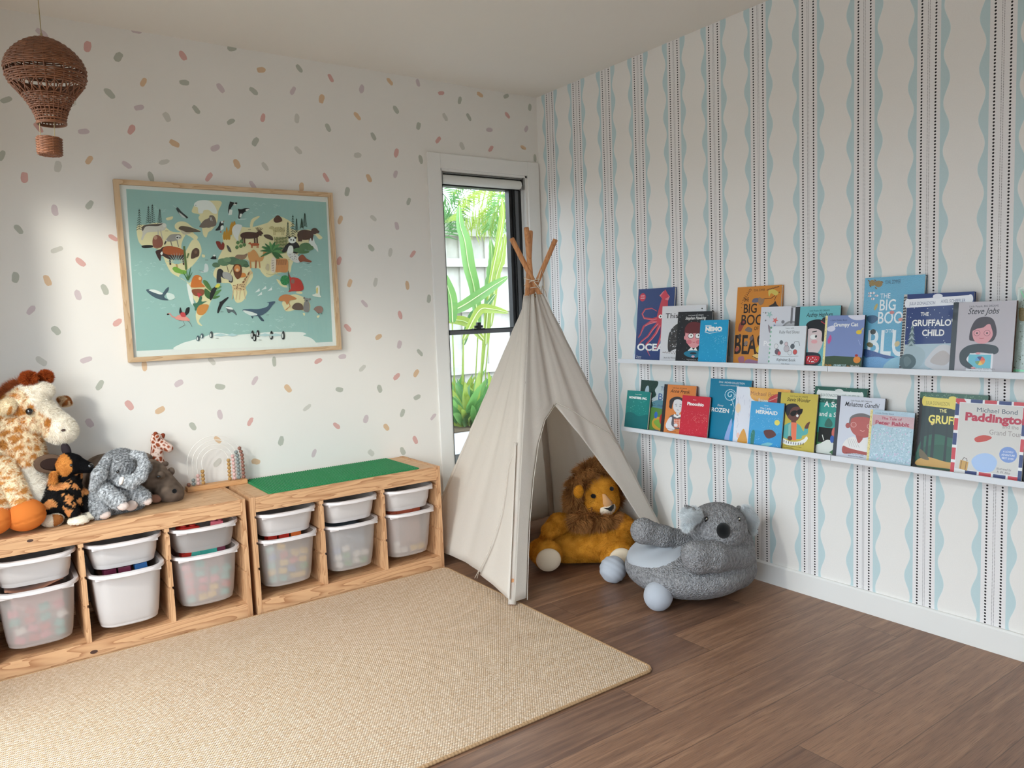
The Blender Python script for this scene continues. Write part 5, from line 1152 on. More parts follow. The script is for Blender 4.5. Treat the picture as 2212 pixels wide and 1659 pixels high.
# lower row
def bad(A, H):
    A.poly([(0, 0), (100, 0), (100, 62), (0, 58)], (190, 204, 208)); A.poly([(0, 50), (100, 58), (100, H), (0, H)], (92, 140, 70)); A.blob([(30, 52), (50, 44), (76, 50), (100, 46), (100, 64), (30, 62)], (90, 140, 156))
    q = random.Random(5)
    A.blob([(0, 0), (38, 0), (42, 10), (36, 22), (40, 34), (30, 44), (34, 60), (20, 70), (0, 66)], (30, 62, 54))
    for _ in range(40): x, y = q.uniform(2, 36), q.uniform(2, 60); A.line([(x, y), (x + q.uniform(3, 9), y + q.uniform(-3, 3))], 1.2, (44, 86, 66) if q.random() < .5 else (20, 44, 40), True)
    A.blob([(12, 30), (14, 16), (20, 14), (22, 30), (18, 40)], (170, 190, 200))
    A.text('The', 58, 22, 14, (60, 90, 130), w=16); A.text('Bad', 46, 44, 22, (40, 84, 150)); A.text('mood', 46, 60, 10, (60, 90, 140))
    A.blob([(36, 96), (46, 84), (66, 88), (80, 104), (60, 116), (40, 110)], (206, 160, 60)); A.blob([(40, 98), (48, 90), (62, 92), (70, 102), (56, 110)], (130, 170, 70)); A.ell(58, 88, 5, 12, (190, 60, 50)); A.ell(44, 80, 4, 8, (60, 110, 190)); A.blob([(30, 120), (50, 114), (70, 124), (50, 134)], (96, 100, 140))
    A.poly([(0, 130), (100, 130), (100, H), (0, H)], (86, 132, 66))
book('lower', (1374.9, 820.3), (1464.4, 827.1), (1366, 924), (186, 200, 204), bad, 'green forest picture book behind the small teal book', t=0.009)
def frozen(A, H):
    A.text('Disney', 27, 9, 6, WH, w=11, shear=.2); A.text('MOVIE COLLECTION', 60, 10, 6, WH, w=48); A.text('A SPECIAL DISNEY STORYBOOK SERIES', 48, 16, 3.6, WH, w=46)
    for k in range(16):
        a = k * 0.5; A.ell(52 + (2 + 0.6 * k) * math.cos(a), 37 + (2 + 0.6 * k) * math.sin(a), 2.4, 1.2, (190, 226, 240), math.degrees(a) + 90, 8)
    for k in range(20):
        a = k * 0.32; A.ell(52 + 13 * math.cos(a), 37 + 13 * math.sin(a), 2, 0.9, (214, 236, 246), math.degrees(a) + 90, 8)
    A.line([(58, 50), (64, 66), (60, 84)], 1.6, (190, 226, 240), True); A.ell(56, 60, 1.6, 1.6, WH); A.ell(62, 74, 1.2, 1.2, WH); A.ell(60, 56, 1.2, 1.2, WH)
    A.blob([(46, H), (52, H - 30), (60, 92), (62, H - 20), (60, H)], (150, 176, 226)); A.blob([(58, H), (62, H - 40), (68, 96), (72, H)], (60, 160, 220))
    A.text('Disney', 30, 66, 7, WH, w=15, shear=.25); A.text('FROZEN', 27, 80, 14, WH, w=50, bold=0.02)
book('lower', (1525.1, 817.4), (1613, 823), (1516, 945), (20, 128, 164), frozen, 'tall teal blue book with a swirl of white snow', t=0.012, back=(16, 34, 64))
def squash(A, H):
    A.poly([(0, 0), (100, 0), (100, 30), (0, 30)], (44, 96, 84)); stars(A, 40, H, (150, 200, 180), 8, y0=1, y1=28, r=0.8); A.poly([(0, 30), (100, 30), (100, H), (0, H)], (60, 160, 150))
    A.poly([(8, 7), (90, 7), (90, 22), (8, 22)], (232, 236, 234)); A.ell(8, 14, 4, 8, (232, 236, 234)); A.ell(90, 14, 4, 8, (232, 236, 234)); A.ell(48, 7, 8, 4, (226, 230, 228))
    A.text('JULIA DONALDSON', 30, 18, 7.5, (90, 120, 116), w=34); A.text('AXEL SCHEFFLER', 70, 18, 7.5, (90, 120, 116), w=34)
    A.text('A Squash', 21, 37, 14, WH, bold=.02, w=None); A.text('and a Squeeze', 12, 55, 12, WH, bold=0.015)
    A.poly([(0, 86), (100, 86), (100, H), (0, H)], (70, 120, 76)); A.poly([(14, 76), (60, 76), (60, 104), (14, 104)], (16, 22, 22)); A.blob([(26, 66), (32, 58), (40, 66), (38, 74), (26, 74)], (60, 110, 100))
    A.blob([(10, 112), (20, 106), (34, 98), (46, 104), (44, 116), (30, 124), (14, 126)], (226, 230, 224)); A.line([(26, 100), (22, 90)], 1.6, (226, 230, 224)); A.blob([(22, 128), (32, 120), (44, 124), (44, 136), (26, 136)], (222, 228, 222)); A.ell(45, 84, 5, 10, (210, 110, 100)); A.ell(42, 96, 4, 7, (60, 100, 180))
book('lower', (1749.1, 833.9), (1860.9, 839), (1740, 973), (44, 96, 84), squash, 'green book with white banner, behind the yellow portrait book', t=0.012)
def forest(A, H):
    A.poly([(0, 0), (5, 0), (5, H), (0, H)], (48, 42, 44)); A.poly([(0, 0), (100, 0), (100, 9), (0, 9)], (64, 104, 84)); stars(A, 60, H, (120, 160, 130), 12, y0=1, y1=8, r=0.6)
    A.blob([(8, 70), (30, 60), (60, 64), (100, 60), (100, H), (8, H)], (48, 100, 80)); A.blob([(8, 84), (40, 74), (70, 82), (100, 78), (100, H), (8, H)], (40, 88, 70))
    for x, w in ((8, 3), (16, 2), (24, 3), (44, 2), (64, 4), (76, 3)): A.poly([(x, 12), (x + w, 12), (x + w + 1, 100), (x - 1, 100)], (36, 52, 54))
    A.blob([(4, 100), (20, 94), (50, 98), (80, 96), (100, 98), (100, 108), (40, 112), (4, 108)], (206, 160, 84)); A.poly([(4, 108), (100, 106), (100, H), (4, H)], (56, 90, 62)); A.blob([(8, 96), (6, 84), (14, 88), (22, 98)], (110, 96, 70))
    A.ell(22, 46, 2, 1.4, (230, 200, 120), 40); A.ell(24, 45, 2, 1.4, (230, 200, 120), -40)
    A.poly([(6, 7), (56, 8), (56, 22), (6, 20)], (234, 214, 104)); A.ell(7, 13, 3, 7, (234, 214, 104)); A.poly([(56, 10), (92, 11), (92, 14), (56, 16)], (230, 214, 120)); A.ell(50, 7, 6, 3, (234, 214, 104)); A.ell(54, 20, 6, 3, (234, 214, 104))
    A.text('JULIA DONALDSON', 28, 18, 7.5, (150, 130, 50), w=36)
    A.text('THE', 37, 28, 7, (246, 236, 160), w=11, bold=.02); A.text('GRUFFALO', 16, 44, 16, (244, 228, 116), bold=0.03, w=None, sx=.92)
book('lower', (1976.4, 846.4), (2122.7, 852.9), (1966, 1007), (40, 58, 58), forest, 'dark green forest book with gold banner, behind the flag bordered book', t=0.013)
def black(A, H): A.poly([(2, 2), (98, 2), (98, H - 2), (2, H - 2)], (16, 17, 20)); A.line([(4, 4), (4, H - 4)], 1, (34, 36, 40))
book('lower', (2150, 872), (2290, 880), (2140, 1040), (14, 15, 18), black, 'black book at the far right end of the lower ledge', t=0.012)
def anne(A, H):
    K = (60, 40, 36)
    series(A, 50, 11, K, 44); script(A, 'Anne Frank', 52, 24, 15, K, 62)
    A.blob([(22, 62), (22, 48), (34, 38), (52, 36), (66, 44), (70, 60), (66, 72), (62, 56), (40, 46), (32, 60), (30, 74), (22, 70)], (60, 58, 62)); A.blob([(34, 60), (38, 46), (54, 44), (64, 54), (64, 72), (56, 84), (46, 84), (36, 74)], (226, 224, 226))
    A.line([(40, 60), (46, 58)], 1.2, K); A.line([(54, 58), (60, 58)], 1.2, K); A.ell(44, 64, 2, 1.2, (90, 90, 96)); A.ell(56, 64, 2, 1.2, (90, 90, 96)); A.line([(47, 76), (53, 76)], 1.2, (120, 90, 90)); A.poly([(46, 82), (56, 82), (56, 92), (46, 92)], (220, 218, 220))
    A.blob([(24, 104), (34, 92), (50, 90), (68, 94), (78, 106), (70, 130), (34, 130)], (98, 98, 106)); A.blob([(16, 128), (24, 104), (34, 100), (34, 122), (46, 134), (30, 142)], (232, 232, 236)); A.poly([(40, 88), (50, 94), (60, 88), (64, 94), (50, 100), (38, 96)], WH)
    A.poly([(40, 104), (66, 100), (70, 126), (44, 130)], (222, 110, 76))
    for i in range(4): A.line([(43 + 7 * i, 104), (46 + 7 * i, 129)], 1.2, (246, 224, 210)); A.line([(41, 108 + 6 * i), (68, 104 + 6 * i)], 1.2, (246, 224, 210))
    A.ell(48, 122, 6, 5, (232, 232, 236)); A.text('Written by Isabel Sanchez Vegara', 18, H - 11, 3.8, K); A.text('Illustrated by Sveta', 22, H - 5, 3.8, K)
book('lower', (1431.2, 830.1), (1499.7, 835), (1419.7, 931.3), (226, 138, 74), anne, 'orange book with black spine and a girl in pencil grey', spine=(48, 46, 48), spw=11, back=(120, 50, 34))
def bond(A, H):
    A.poly([(0, 0), (100, 0), (100, 20), (66, 22), (30, 26), (22, 0)], (236, 170, 72)); A.blob([(0, 0), (24, 0), (30, 20), (56, 28), (84, 24), (100, 20), (100, H), (0, H)], (228, 232, 244))
    A.text('Michael Bond', 28, 14, 10, (150, 90, 50)); A.text('loves', 44, 26, 10, (236, 236, 240), bold=.02)
    A.blob([(62, 26), (64, 16), (80, 8), (92, 12), (96, 26), (84, 30), (66, 34)], (196, 48, 64)); A.line([(64, 22), (80, 14), (92, 16)], 1, (236, 170, 170))
    q = random.Random(9)
    for _ in range(40): x, y = q.uniform(4, 60), q.uniform(14, 100); A.line([(x, y), (x + q.uniform(-3, 3), y + q.uniform(3, 10))], 0.35, (170, 176, 200))
    A.blob([(10, H), (14, H - 16), (20, H - 26), (26, H - 14), (28, H)], (226, 160, 60)); A.ell(6, 40, 5, 9, (240, 214, 180)); A.ell(10, 90, 3, 5, (240, 200, 190))
book('lower', (1587.1, 834.6), (1702.4, 839.3), (1574.9, 953.3), (236, 200, 150), bond, 'white and orange thin book behind the small sea blue book', t=0.005, mat=WRAP, name='thin_book')
def gandhi(A, H):
    K = (40, 44, 52)
    series(A, 52, 11, K, 44); script(A, 'Mahatma Gandhi', 54, 23, 15, K, 72)
    A.blob([(30, 60), (32, 48), (42, 40), (58, 37), (74, 42), (84, 54), (86, 70), (30, 72)], (120, 116, 118)); A.ell(28, 68, 5, 6, (180, 98, 96)); A.blob([(33, 62), (36, 50), (56, 45), (76, 48), (84, 60), (84, 76), (74, 88), (58, 93), (42, 86), (34, 74)], (190, 104, 100))
    for x in (40, 74): A.ell(x, 65, 6, 6, (236, 200, 196)); A.ell(x, 65, 5.2, 5.2, (196, 112, 106))
    A.line([(54, 76), (60, 78), (64, 76)], 1, (240, 190, 180)); A.poly([(46, 88), (62, 90), (60, 104), (52, 106)], (180, 96, 92))
    A.blob([(20, 116), (28, 100), (44, 92), (54, 106), (66, 92), (86, 98), (92, 118), (60, 124), (30, 120)], (236, 234, 232)); 
    for i in range(5): A.line([(30 + 4 * i, 98), (36 + 5 * i, 116)], 0.5, (150, 150, 150))
    A.blob([(20, 128), (22, 116), (36, 120), (70, 124), (90, 122), (90, 132), (50, 130), (26, 134)], (176, 92, 88)); A.text('Written by Maria Isabel', 28, H - 9, 4, K); A.text('Illustrated by Albert', 34, H - 4, 4, K)
book('lower', (1804.8, 854.8), (1907.7, 861.1), (1792.5, 983.3), (214, 218, 230), gandhi, 'pale lilac book with dark spine and bald man drawing', Hd=142, spine=(66, 70, 78), spw=8, back=(70, 72, 78))
def padd(A, H):
    RR, NB = (206, 62, 72), (44, 62, 118)
    A.poly([(0, 0), (100, 0), (100, H), (0, H)], (236, 236, 236))
    for i, c in enumerate((RR, NB, RR, NB, RR)):
        x = 2 + i * 20; 
        if i: A.poly([(x, 0), (x + 17, 0), (x + 17, 5.5), (x, 5.5)], c if i else c); A.poly([(x, H - 5.5), (x + 17, H - 5.5), (x + 17, H), (x, H)], c)
        if i < 5: A.poly([(0, 8 + i * H / 5), (6, 8 + i * H / 5), (6, 8 + (i + .8) * H / 5), (0, 8 + (i + .8) * H / 5)], (NB, RR, NB, RR, RR)[i]); A.poly([(95, 8 + i * H / 5), (100, 8 + i * H / 5), (100, 8 + (i + .8) * H / 5), (95, 8 + (i + .8) * H / 5)], (RR, NB, RR, NB, NB)[i])
    A.poly([(0, 0), (12, 0), (16, 5.5), (6, 5.5), (6, 10), (0, 6)], RR)
    A.poly([(7, 6.5), (94.5, 6.5), (94.5, H - 6.5), (7, H - 6.5)], (214, 210, 204))
    A.text('Michael Bond', 60, 19, 10, (70, 84, 96), w=56); A.text('Paddington', 60, 33, 17, (188, 36, 66), w=88, bold=0.045); A.text('and the', 80, 41, 8, (150, 140, 134), w=22); A.text('Grand Tour', 74, 52, 11, (150, 140, 134), w=44)
    A.ell(80, 80, 12, 12, (120, 150, 210)); A.text('A LOVELY', 80, 77, 4, WH, w=14); A.text('ADVENTURE', 80, 82, 4, WH, w=18); A.text('BEST EVER', 80, 87, 4, WH, w=16)
    A.poly([(14, 96), (26, 98), (25, 112), (13, 110)], (206, 160, 84)); A.line([(16, 97), (15, 110)], 1, (130, 90, 50)); A.line([(23, 98), (22, 111)], 1, (130, 90, 50)); A.line([(17, 96), (19, 92), (23, 93), (24, 97)], 1, (90, 70, 60))
    A.blob([(30, 96), (40, 84), (56, 82), (66, 92), (60, 108), (40, 110)], (170, 196, 234)); A.blob([(32, 60), (44, 54), (56, 56), (50, 62), (36, 66)], (200, 70, 56))
    A.text('Illustrated by', 76, 104, 5, (110, 100, 100), w=20, shear=.2); A.text('R. W. Alley', 76, 109, 5, (110, 100, 100), w=18, shear=.2)
book('lower', (2058.9, 860.5), (2213, 870), (2045.8, 1019.2), (214, 210, 204), padd, 'large cream book bordered in red and navy blocks', Hd=117, t=0.007, name='thin_book')
def mons(A, H):
    A.text('Disney PIXAR', 50, 16, 5, WH, w=28); A.text('MONSTERS, INC.', 50, 33, 12, WH, w=78, bold=0.06); stars(A, 60, H, (120, 214, 200), 3, y0=40, r=0.9); A.blob([(0, H), (0, 100), (30, 92), (60, 104), (100, 96), (100, H)], (16, 110, 112))
book('lower', (1356.6, 843.7), (1406.1, 848.1), (1342.8, 920.4), (22, 132, 126), mons, 'small teal green book at the corner end of the lower ledge', t=0.014, back=(16, 24, 30))
def pino(A, H):
    A.text('Disney', 46, 15, 5, WH, w=12, shear=.2); A.text('Pinocchio', 50, 33, 15, WH, w=60, bold=0.05); stars(A, 130, H, (240, 160, 165), 5, y0=50, r=0.6); stars(A, 50, H, (250, 220, 200), 6, 50, 95, 60, 90, 0.6)
book('lower', (1477.3, 854.3), (1537, 859), (1464.4, 937.7), (206, 46, 66), pino, 'small red book with pale sparkles', t=0.012, back=(24, 22, 34))
def stevie(A, H):
    K = (70, 60, 30)
    series(A, 54, 10, K, 44); script(A, 'Stevie Wonder', 54, 22, 14, (40, 36, 30), 58)
    A.blob([(24, 50), (24, 38), (32, 31), (44, 29), (56, 34), (62, 44), (60, 60), (52, 72), (40, 72), (30, 64)], (110, 72, 66)); A.blob([(22, 46), (24, 34), (36, 28), (48, 28), (56, 34), (44, 36), (36, 44), (34, 56), (28, 60)], (48, 46, 52)); A.blob([(36, 54), (42, 46), (52, 46), (48, 58), (40, 60)], (20, 20, 24)); A.blob([(52, 46), (60, 40), (66, 40), (64, 52), (56, 54)], (20, 20, 24)); A.ell(54, 58, 3, 3.6, (236, 236, 236)); A.poly([(40, 70), (52, 70), (52, 78), (40, 78)], (110, 72, 66))
    A.blob([(22, 110), (22, 90), (32, 80), (46, 76), (62, 82), (72, 96), (74, 86), (82, 88), (82, 102), (70, 108), (66, 116), (30, 120)], (96, 178, 176)); A.poly([(40, 76), (54, 76), (56, 122), (44, 122)], (240, 128, 96)); A.poly([(34, 84), (40, 78), (40, 122), (36, 122)], (150, 196, 186)); A.blob([(74, 88), (78, 76), (86, 70), (84, 80), (82, 88)], (104, 68, 60))
    A.blob([(22, 120), (40, 126), (60, 124), (74, 116), (80, 108), (84, 114), (76, 126), (58, 134), (36, 136), (20, 130)], (240, 240, 236))
    for i in range(9): A.line([(26 + 6 * i, 124 + 3 * math.sin(i * .35)), (26 + 6 * i, 131 + 2 * math.sin(i * .35))], 1.6, (50, 44, 60))
    A.ell(40, 118, 6, 6, (104, 68, 60)); A.text('Written by Maria Isabel Sanchez Vegara', 22, H - 9, 3.8, K, sx=.8); A.text('Illustrated by Melissa', 26, H - 4, 3.8, K, sx=.8)
book('lower', (1680.7, 847.2), (1767.5, 853.2), (1667, 966), (206, 186, 84), stevie, 'mustard yellow book with black spine and figure in sunglasses', Hd=148, spine=(44, 44, 48), spw=9, back=(60, 50, 30))
def peter(A, H):
    A.poly([(7, 10), (100, 10), (100, 34), (7, 34)], (206, 170, 176)); A.text('a Little Golden Book', 12, 8, 5, (70, 80, 110)); A.text('The Tale of', 50, 19, 8, (176, 60, 84), w=46, bold=.02); A.text('Peter Rabbit', 52, 30, 11, (176, 60, 84), w=76, bold=.04)
    A.blob([(8, 36), (50, 34), (100, 38), (100, H), (8, H)], (176, 204, 218)); stars(A, 200, H, (206, 226, 236), 3, 8, 98, 36, None, 1.4); stars(A, 150, H, (150, 180, 196), 4, 8, 98, 36, None, 1.0); stars(A, 60, H, (210, 196, 222), 5, 8, 98, 36, None, 1.4)
    A.poly([(0, 0), (6, 0), (6, H), (0, H)], (236, 220, 150)); stars(A, 46, H, (190, 160, 84), 7, 1, 5.5, 2, None, 0.8)
book('lower', (1882.4, 885.2), (1978, 892.8), (1868.9, 992.2), (180, 206, 222), peter, 'glittering silver blue book with gold spine', t=0.009, mat=FOIL, back=(20, 20, 24))
def mermaid(A, H):
    A.text('Disney', 48, 12, 5, WH, w=13, shear=.2); A.text('The Little', 46, 22, 9, WH, w=34); A.text('MERMAID', 50, 35, 15, WH, w=66, bold=0.03)
    A.blob([(0, 90), (30, 84), (60, 92), (100, 86), (100, H), (0, H)], (60, 156, 214)); A.blob([(10, H), (8, 96), (14, 84), (20, 92), (18, H)], (60, 130, 120)); A.blob([(40, H - 4), (60, H - 14), (76, H - 12), (60, H - 2)], (130, 200, 210)); stars(A, 80, H, (170, 220, 244), 9, y0=40, r=0.7); A.ell(84, 56, 8, 8, (234, 222, 110)); A.blob([(46, 84), (70, 78), (84, 92), (60, 104)], (104, 66, 66))
book('lower', (1629.4, 867.1), (1700.4, 873.2), (1615.6, 959), (72, 166, 220), mermaid, 'small sea blue book leaning in front of the yellow book', t=0.012, back=(22, 24, 34))

# ------------------------------------------------------------------ plush toys: smooth blended bodies
def sd_prims(P, prims, k):
    """smooth union distance of round shapes at points P (n x 3)"""
    acc = None
    for q in prims:
        if q[0] == 'e':
            c, r, Rm = q[1], q[2], q[3]
            L = (P - c) @ Rm; k0 = np.linalg.norm(L / r, axis=1); k1 = np.linalg.norm(L / (r * r), axis=1)
            d = k0 * (k0 - 1.0) / np.maximum(k1, 1e-9)
        else:
            a, b, r1, r2 = q[1:]
            ba = b - a; t = np.clip(((P - a) @ ba) / (ba @ ba), 0, 1)
            d = np.linalg.norm(P - a - t[:, None] * ba, axis=1) - (r1 + (r2 - r1) * t)
        if acc is None: acc = d
        else:
            h = np.clip(0.5 + 0.5 * (acc - d) / k, 0, 1); acc = acc * (1 - h) + d * h - k * h * (1 - h)
    return acc
def E_(c, r, rot=(0, 0, 0)):
    r = r if isinstance(r, (tuple, list)) else (r, r, r)
    return ('e', np.array(tuple(c)), np.array(r, float), np.array(Euler([math.radians(a) for a in rot]).to_matrix()))
def K_(a, b, r1, r2): return ('c', np.array(tuple(a)), np.array(tuple(b)), float(r1), float(r2))
def noise3(P, f, seed=0):
    """cheap smooth noise in -1..1"""
    r = np.random.RandomState(seed); s = np.zeros(len(P))
    for _ in range(7):
        d = r.normal(size=3); d /= np.linalg.norm(d); ff = f * r.uniform(0.6, 1.5)
        s += np.sin(P @ d * ff * 2 * PI + r.uniform(0, 6.28) + 1.3 * np.sin(P @ np.roll(d, 1) * ff * 3.1 + r.uniform(0, 6)))
    return s / 3.2
FLOORZ = None
def blob(name, prims, parent, mat, M=None, vox=0.006, k=0.015, colf=None, fur=None, disp=None, floor=None, ndisp=0.0, nf=60, **kw):
    floor = FLOORZ if floor is None else floor
    M = M or Matrix.Identity(4)
    m = MB()
    for q in prims:
        if q[0] == 'e':
            m.M = Matrix.Translation(q[1]) @ Matrix(q[3].tolist()).to_4x4(); m.ball((0, 0, 0), tuple(q[2]), 20, 14)
        else:
            m.M = Matrix.Identity(4); a, b = Vector(q[1]), Vector(q[2])
            n = 6; pts = [a.lerp(b, i / n) for i in range(n + 1)]
            m.tube(pts, [q[3] + (q[4] - q[3]) * i / n for i in range(n + 1)], 14)
            m.ball(a, q[3], 16, 10); m.ball(b, q[4], 16, 10)
    me = bpy.data.meshes.new(name); me.from_pydata(m.v, [], m.f)
    o = bpy.data.objects.new(name, me); C.objects.link(o)
    md = o.modifiers.new('r', 'REMESH'); md.mode = 'VOXEL'; md.voxel_size = vox
    dg = bpy.context.evaluated_depsgraph_get(); ev = o.evaluated_get(dg); me2 = bpy.data.meshes.new_from_object(ev)
    bpy.data.objects.remove(o); bpy.data.meshes.remove(me)
    n = len(me2.vertices); P = np.empty(n * 3); me2.vertices.foreach_get('co', P); P = P.reshape(-1, 3)
    e = vox * 0.15
    for it in range(5):
        d = sd_prims(P, prims, k); G = np.empty_like(P)
        for ax in range(3):
            D = np.zeros(3); D[ax] = e; G[:, ax] = (sd_prims(P + D, prims, k) - sd_prims(P - D, prims, k)) / (2 * e)
        gl = np.maximum(np.linalg.norm(G, axis=1), 0.35); P -= (np.clip(d, -0.02, 0.02) / gl ** 2)[:, None] * G
    N = G / np.linalg.norm(G, axis=1)[:, None]
    if disp is not None: P += N * disp(P, N)[:, None]
    if ndisp: P += N * (ndisp * noise3(P, nf, 3))[:, None]
    if floor is not None: P[:, 2] = np.maximum(P[:, 2], floor + 0.0005 * np.sin(P[:, 0] * 200))
    me2.vertices.foreach_set('co', P.ravel())
    Fq = [tuple(p.vertices) for p in me2.polygons]
    cols = colf(P, N) if callable(colf) else np.tile(np.array(lin(colf)), (n, 1))
    cols = np.asarray(cols, dtype=np.float64)
    V, F, CV = P, Fq, cols
    if fur:
        rs = np.random.RandomState(fur.get('seed', 1)); tri = []
        for f in Fq: tri += [(f[0], f[1], f[2])] + ([(f[0], f[2], f[3])] if len(f) == 4 else [])
        tri = np.array(tri); ar = np.linalg.norm(np.cross(P[tri[:, 1]] - P[tri[:, 0]], P[tri[:, 2]] - P[tri[:, 0]]), axis=1)
        cnt = fur['n']; ix = rs.choice(len(tri), cnt, p=ar / ar.sum()); b = rs.dirichlet((1, 1, 1), cnt)
        T = tri[ix]; base = (P[T] * b[:, :, None]).sum(1); nn = (N[T] * b[:, :, None]).sum(1); nn /= np.linalg.norm(nn, axis=1)[:, None]
        cc = cols[T[:, 0]] * (1 + rs.uniform(-fur.get('var', 0.12), fur.get('var', 0.12), (cnt, 1)))
        if 'where' in fur: kp = fur['where'](base, nn); base, nn, cc = base[kp], nn[kp], cc[kp]; cnt = len(base)
        L = fur['len'] * rs.uniform(0.6, 1.25, cnt)[:, None]; w = fur['w']
        comb = np.array(fur.get('comb', (0, 0, -0.3)))
        clump = np.stack([noise3(base, fur.get('cf', 25), s) for s in (11, 12, 13)], 1) * fur.get('clump', 0.35)
        dr = nn * fur.get('up', 1.0) + comb + clump + rs.normal(0, fur.get('jit', 0.25), (cnt, 3))
        if 'dirf' in fur: dr = dr + fur['dirf'](base, nn)
        dr /= np.linalg.norm(dr, axis=1)[:, None]
        sd = np.cross(dr, rs.normal(size=(cnt, 3))); sd /= np.linalg.norm(sd, axis=1)[:, None]
        seg = fur.get('seg', 1)
        if seg == 1:
            VV = np.stack([base - sd * w, base + sd * w, base + dr * L], 1).reshape(-1, 3); FF = np.arange(cnt * 3).reshape(-1, 3) + n; rep = 3
        else:
            grav = np.array(fur.get('grav', (0, 0, -0.5)))
            d2 = dr + grav + 0.35 * clump; d2 /= np.linalg.norm(d2, axis=1)[:, None]; mid = base + dr * L * 0.5
            VV = np.stack([base - sd * w, base + sd * w, mid + sd * w * 0.8, mid - sd * w * 0.8, mid + d2 * L * 0.5], 1).reshape(-1, 3)
            a = np.arange(cnt) * 5 + n; FF = [(i, i + 1, i + 2, i + 3) for i in a] + [(i + 3, i + 2, i + 4) for i in a]; rep = 5
        V = np.vstack([P, VV]); F = Fq + [tuple(int(i) for i in f) for f in FF]
        tipc = fur.get('tip'); cr = np.repeat(cc, rep, axis=0)
        if tipc is not None: cr[rep - 1::rep] = cr[rep - 1::rep] * (1 - fur.get('tipk', 0.6)) + np.array(lin(tipc)) * fur.get('tipk', 0.6)
        CV = np.vstack([cols, cr])
        if floor is not None: V[:, 2] = np.maximum(V[:, 2], floor)
    mesh = bpy.data.meshes.new(name); mesh.from_pydata([tuple(v) for v in V], [], F)
    at_ = mesh.color_attributes.new('Col', 'FLOAT_COLOR', 'POINT')
    at_.data.foreach_set('color', np.hstack([np.clip(CV, 0, 1), np.ones((len(CV), 1))]).astype(np.float32).ravel())
    mesh.polygons.foreach_set('use_smooth', [True] * len(mesh.polygons))
    mesh.materials.append(mat); bpy.data.meshes.remove(me2)
    mesh.transform(M)
    ob = bpy.data.objects.new(name, mesh); C.objects.link(ob)
    if parent: ob.parent = parent
    return tag(ob, **kw)
PLUSH = attr_mat('plush', 0.9, 0.1, sheen=0.15, bump=0.5, bscale=420, bdist=0.003)
FUR = attr_mat('fur', 0.85, 0.12, sheen=0.1)
VELOUR = attr_mat('velour', 0.85, 0.1, sheen=0.3, bump=0.2, bscale=700, bdist=0.001)
TEDDY = attr_mat('teddy', 0.95, 0.05, sheen=0.15, bump=1.0, bscale=170, bdist=0.007, vor=True)
SHINY = plain('bead_eye', (12, 12, 14), 0.08, 0.6, coat=1.0)
FELT_BK = plain('felt_black', (16, 16, 18), 0.9, 0.1, sheen=0.2)
def ip(x): return np.array(lin(x))
def vor_spots(P, seed, sc, edge, a, b, sh=12, fz=0.0):
    G = np.floor(P * sc); best = np.full(len(P), 9.0); sec = np.full(len(P), 9.0)
    for dx in (-1, 0, 1):
        for dy in (-1, 0, 1):
            for dz in (-1, 0, 1):
                c = G + np.array((dx, dy, dz)); h = np.sin(c @ np.array((12.9898, 78.233, 37.719)) + seed) * 43758.5453; h2 = np.sin(c @ np.array((39.346, 11.135, 83.155)) + seed) * 24634.6345; h3 = np.sin(c @ np.array((73.156, 52.235, 9.151)) + seed) * 12414.123
                q = c + np.stack([h - np.floor(h), h2 - np.floor(h2), h3 - np.floor(h3)], 1); d = np.linalg.norm(P * sc - q, axis=1)
                m_ = d < best; sec = np.where(m_, best, np.minimum(sec, d)); best = np.where(m_, d, best)
    w = np.clip((sec - best - edge + fz * noise3(P, 110, 9)) * sh, 0, 1)[:, None]; return ip(a) * (1 - w) + ip(b) * w
def inpoly(x, z, poly):
    c = np.zeros(len(x), bool); n = len(poly)
    for i in range(n):
        (x0, z0), (x1, z1) = poly[i], poly[i - 1]
        if z0 == z1: continue
        c ^= ((z0 > z) != (z1 > z)) & (x < (x1 - x0) * (z - z0) / (z1 - z0) + x0)
    return c
def eye(parent, M, p, r, n=(0, -1, 0), name='eye', mat=None):
    m = MB(); m.M = M; m.ball(p, r, 14, 10); return m.build(name, mat or SHINY, parent, smooth=True)
def toy(name, loc, label, cat='plush toy', **k):
    t = empty(name, loc, label=label, cat=cat, **k); return t, Matrix.Translation(-Vector(loc))
UT = UH - 0.002 + 0.0006   # top of the units

# ---- big giraffe
FLOORZ = UT
gy = -0.20
t, M = toy('plush_giraffe', (Y(40, 1100, gy).x, gy, UT), 'largest plush giraffe with white blaze and orange feet, at the left end')
S_ = lambda px, y=gy: sz(px, Y(60, 950, y))
def pt(u, v, y): return Y(u, v, y)
blaze = [(p.x, p.z) for p in (Y(*q, gy - 0.05) for q in ((40, 838), (52, 846), (68, 868), (78, 884), (100, 897), (112, 908), (104, 930), (97, 950), (150, 990), (200, 930), (150, 850), (95, 800), (40, 815)))]
def spots(P, f, thr, a, b, seed=1, squash=(1, 1, 1)):
    nz = noise3(P * np.array(squash), f, seed); n2 = noise3(P, 90, seed + 5); w = np.clip((nz - thr + 0.12 * n2) * 6, 0, 1)[:, None]
    return ip(a) * (1 - w) + ip(b) * w
def gcol(P, N):
    c = vor_spots(P, 1.0, 26, 0.13, (248, 234, 206), (206, 142, 70), 5, 0.16)
    b = inpoly(P[:, 0], P[:, 2], blaze); c[b] = ip((246, 238, 224))
    return c
gf = dict(n=42000, len=0.011, w=0.0006, comb=(0.1, 0, -0.5), clump=0.5, cf=30, jit=0.3, var=0.14)
y = gy
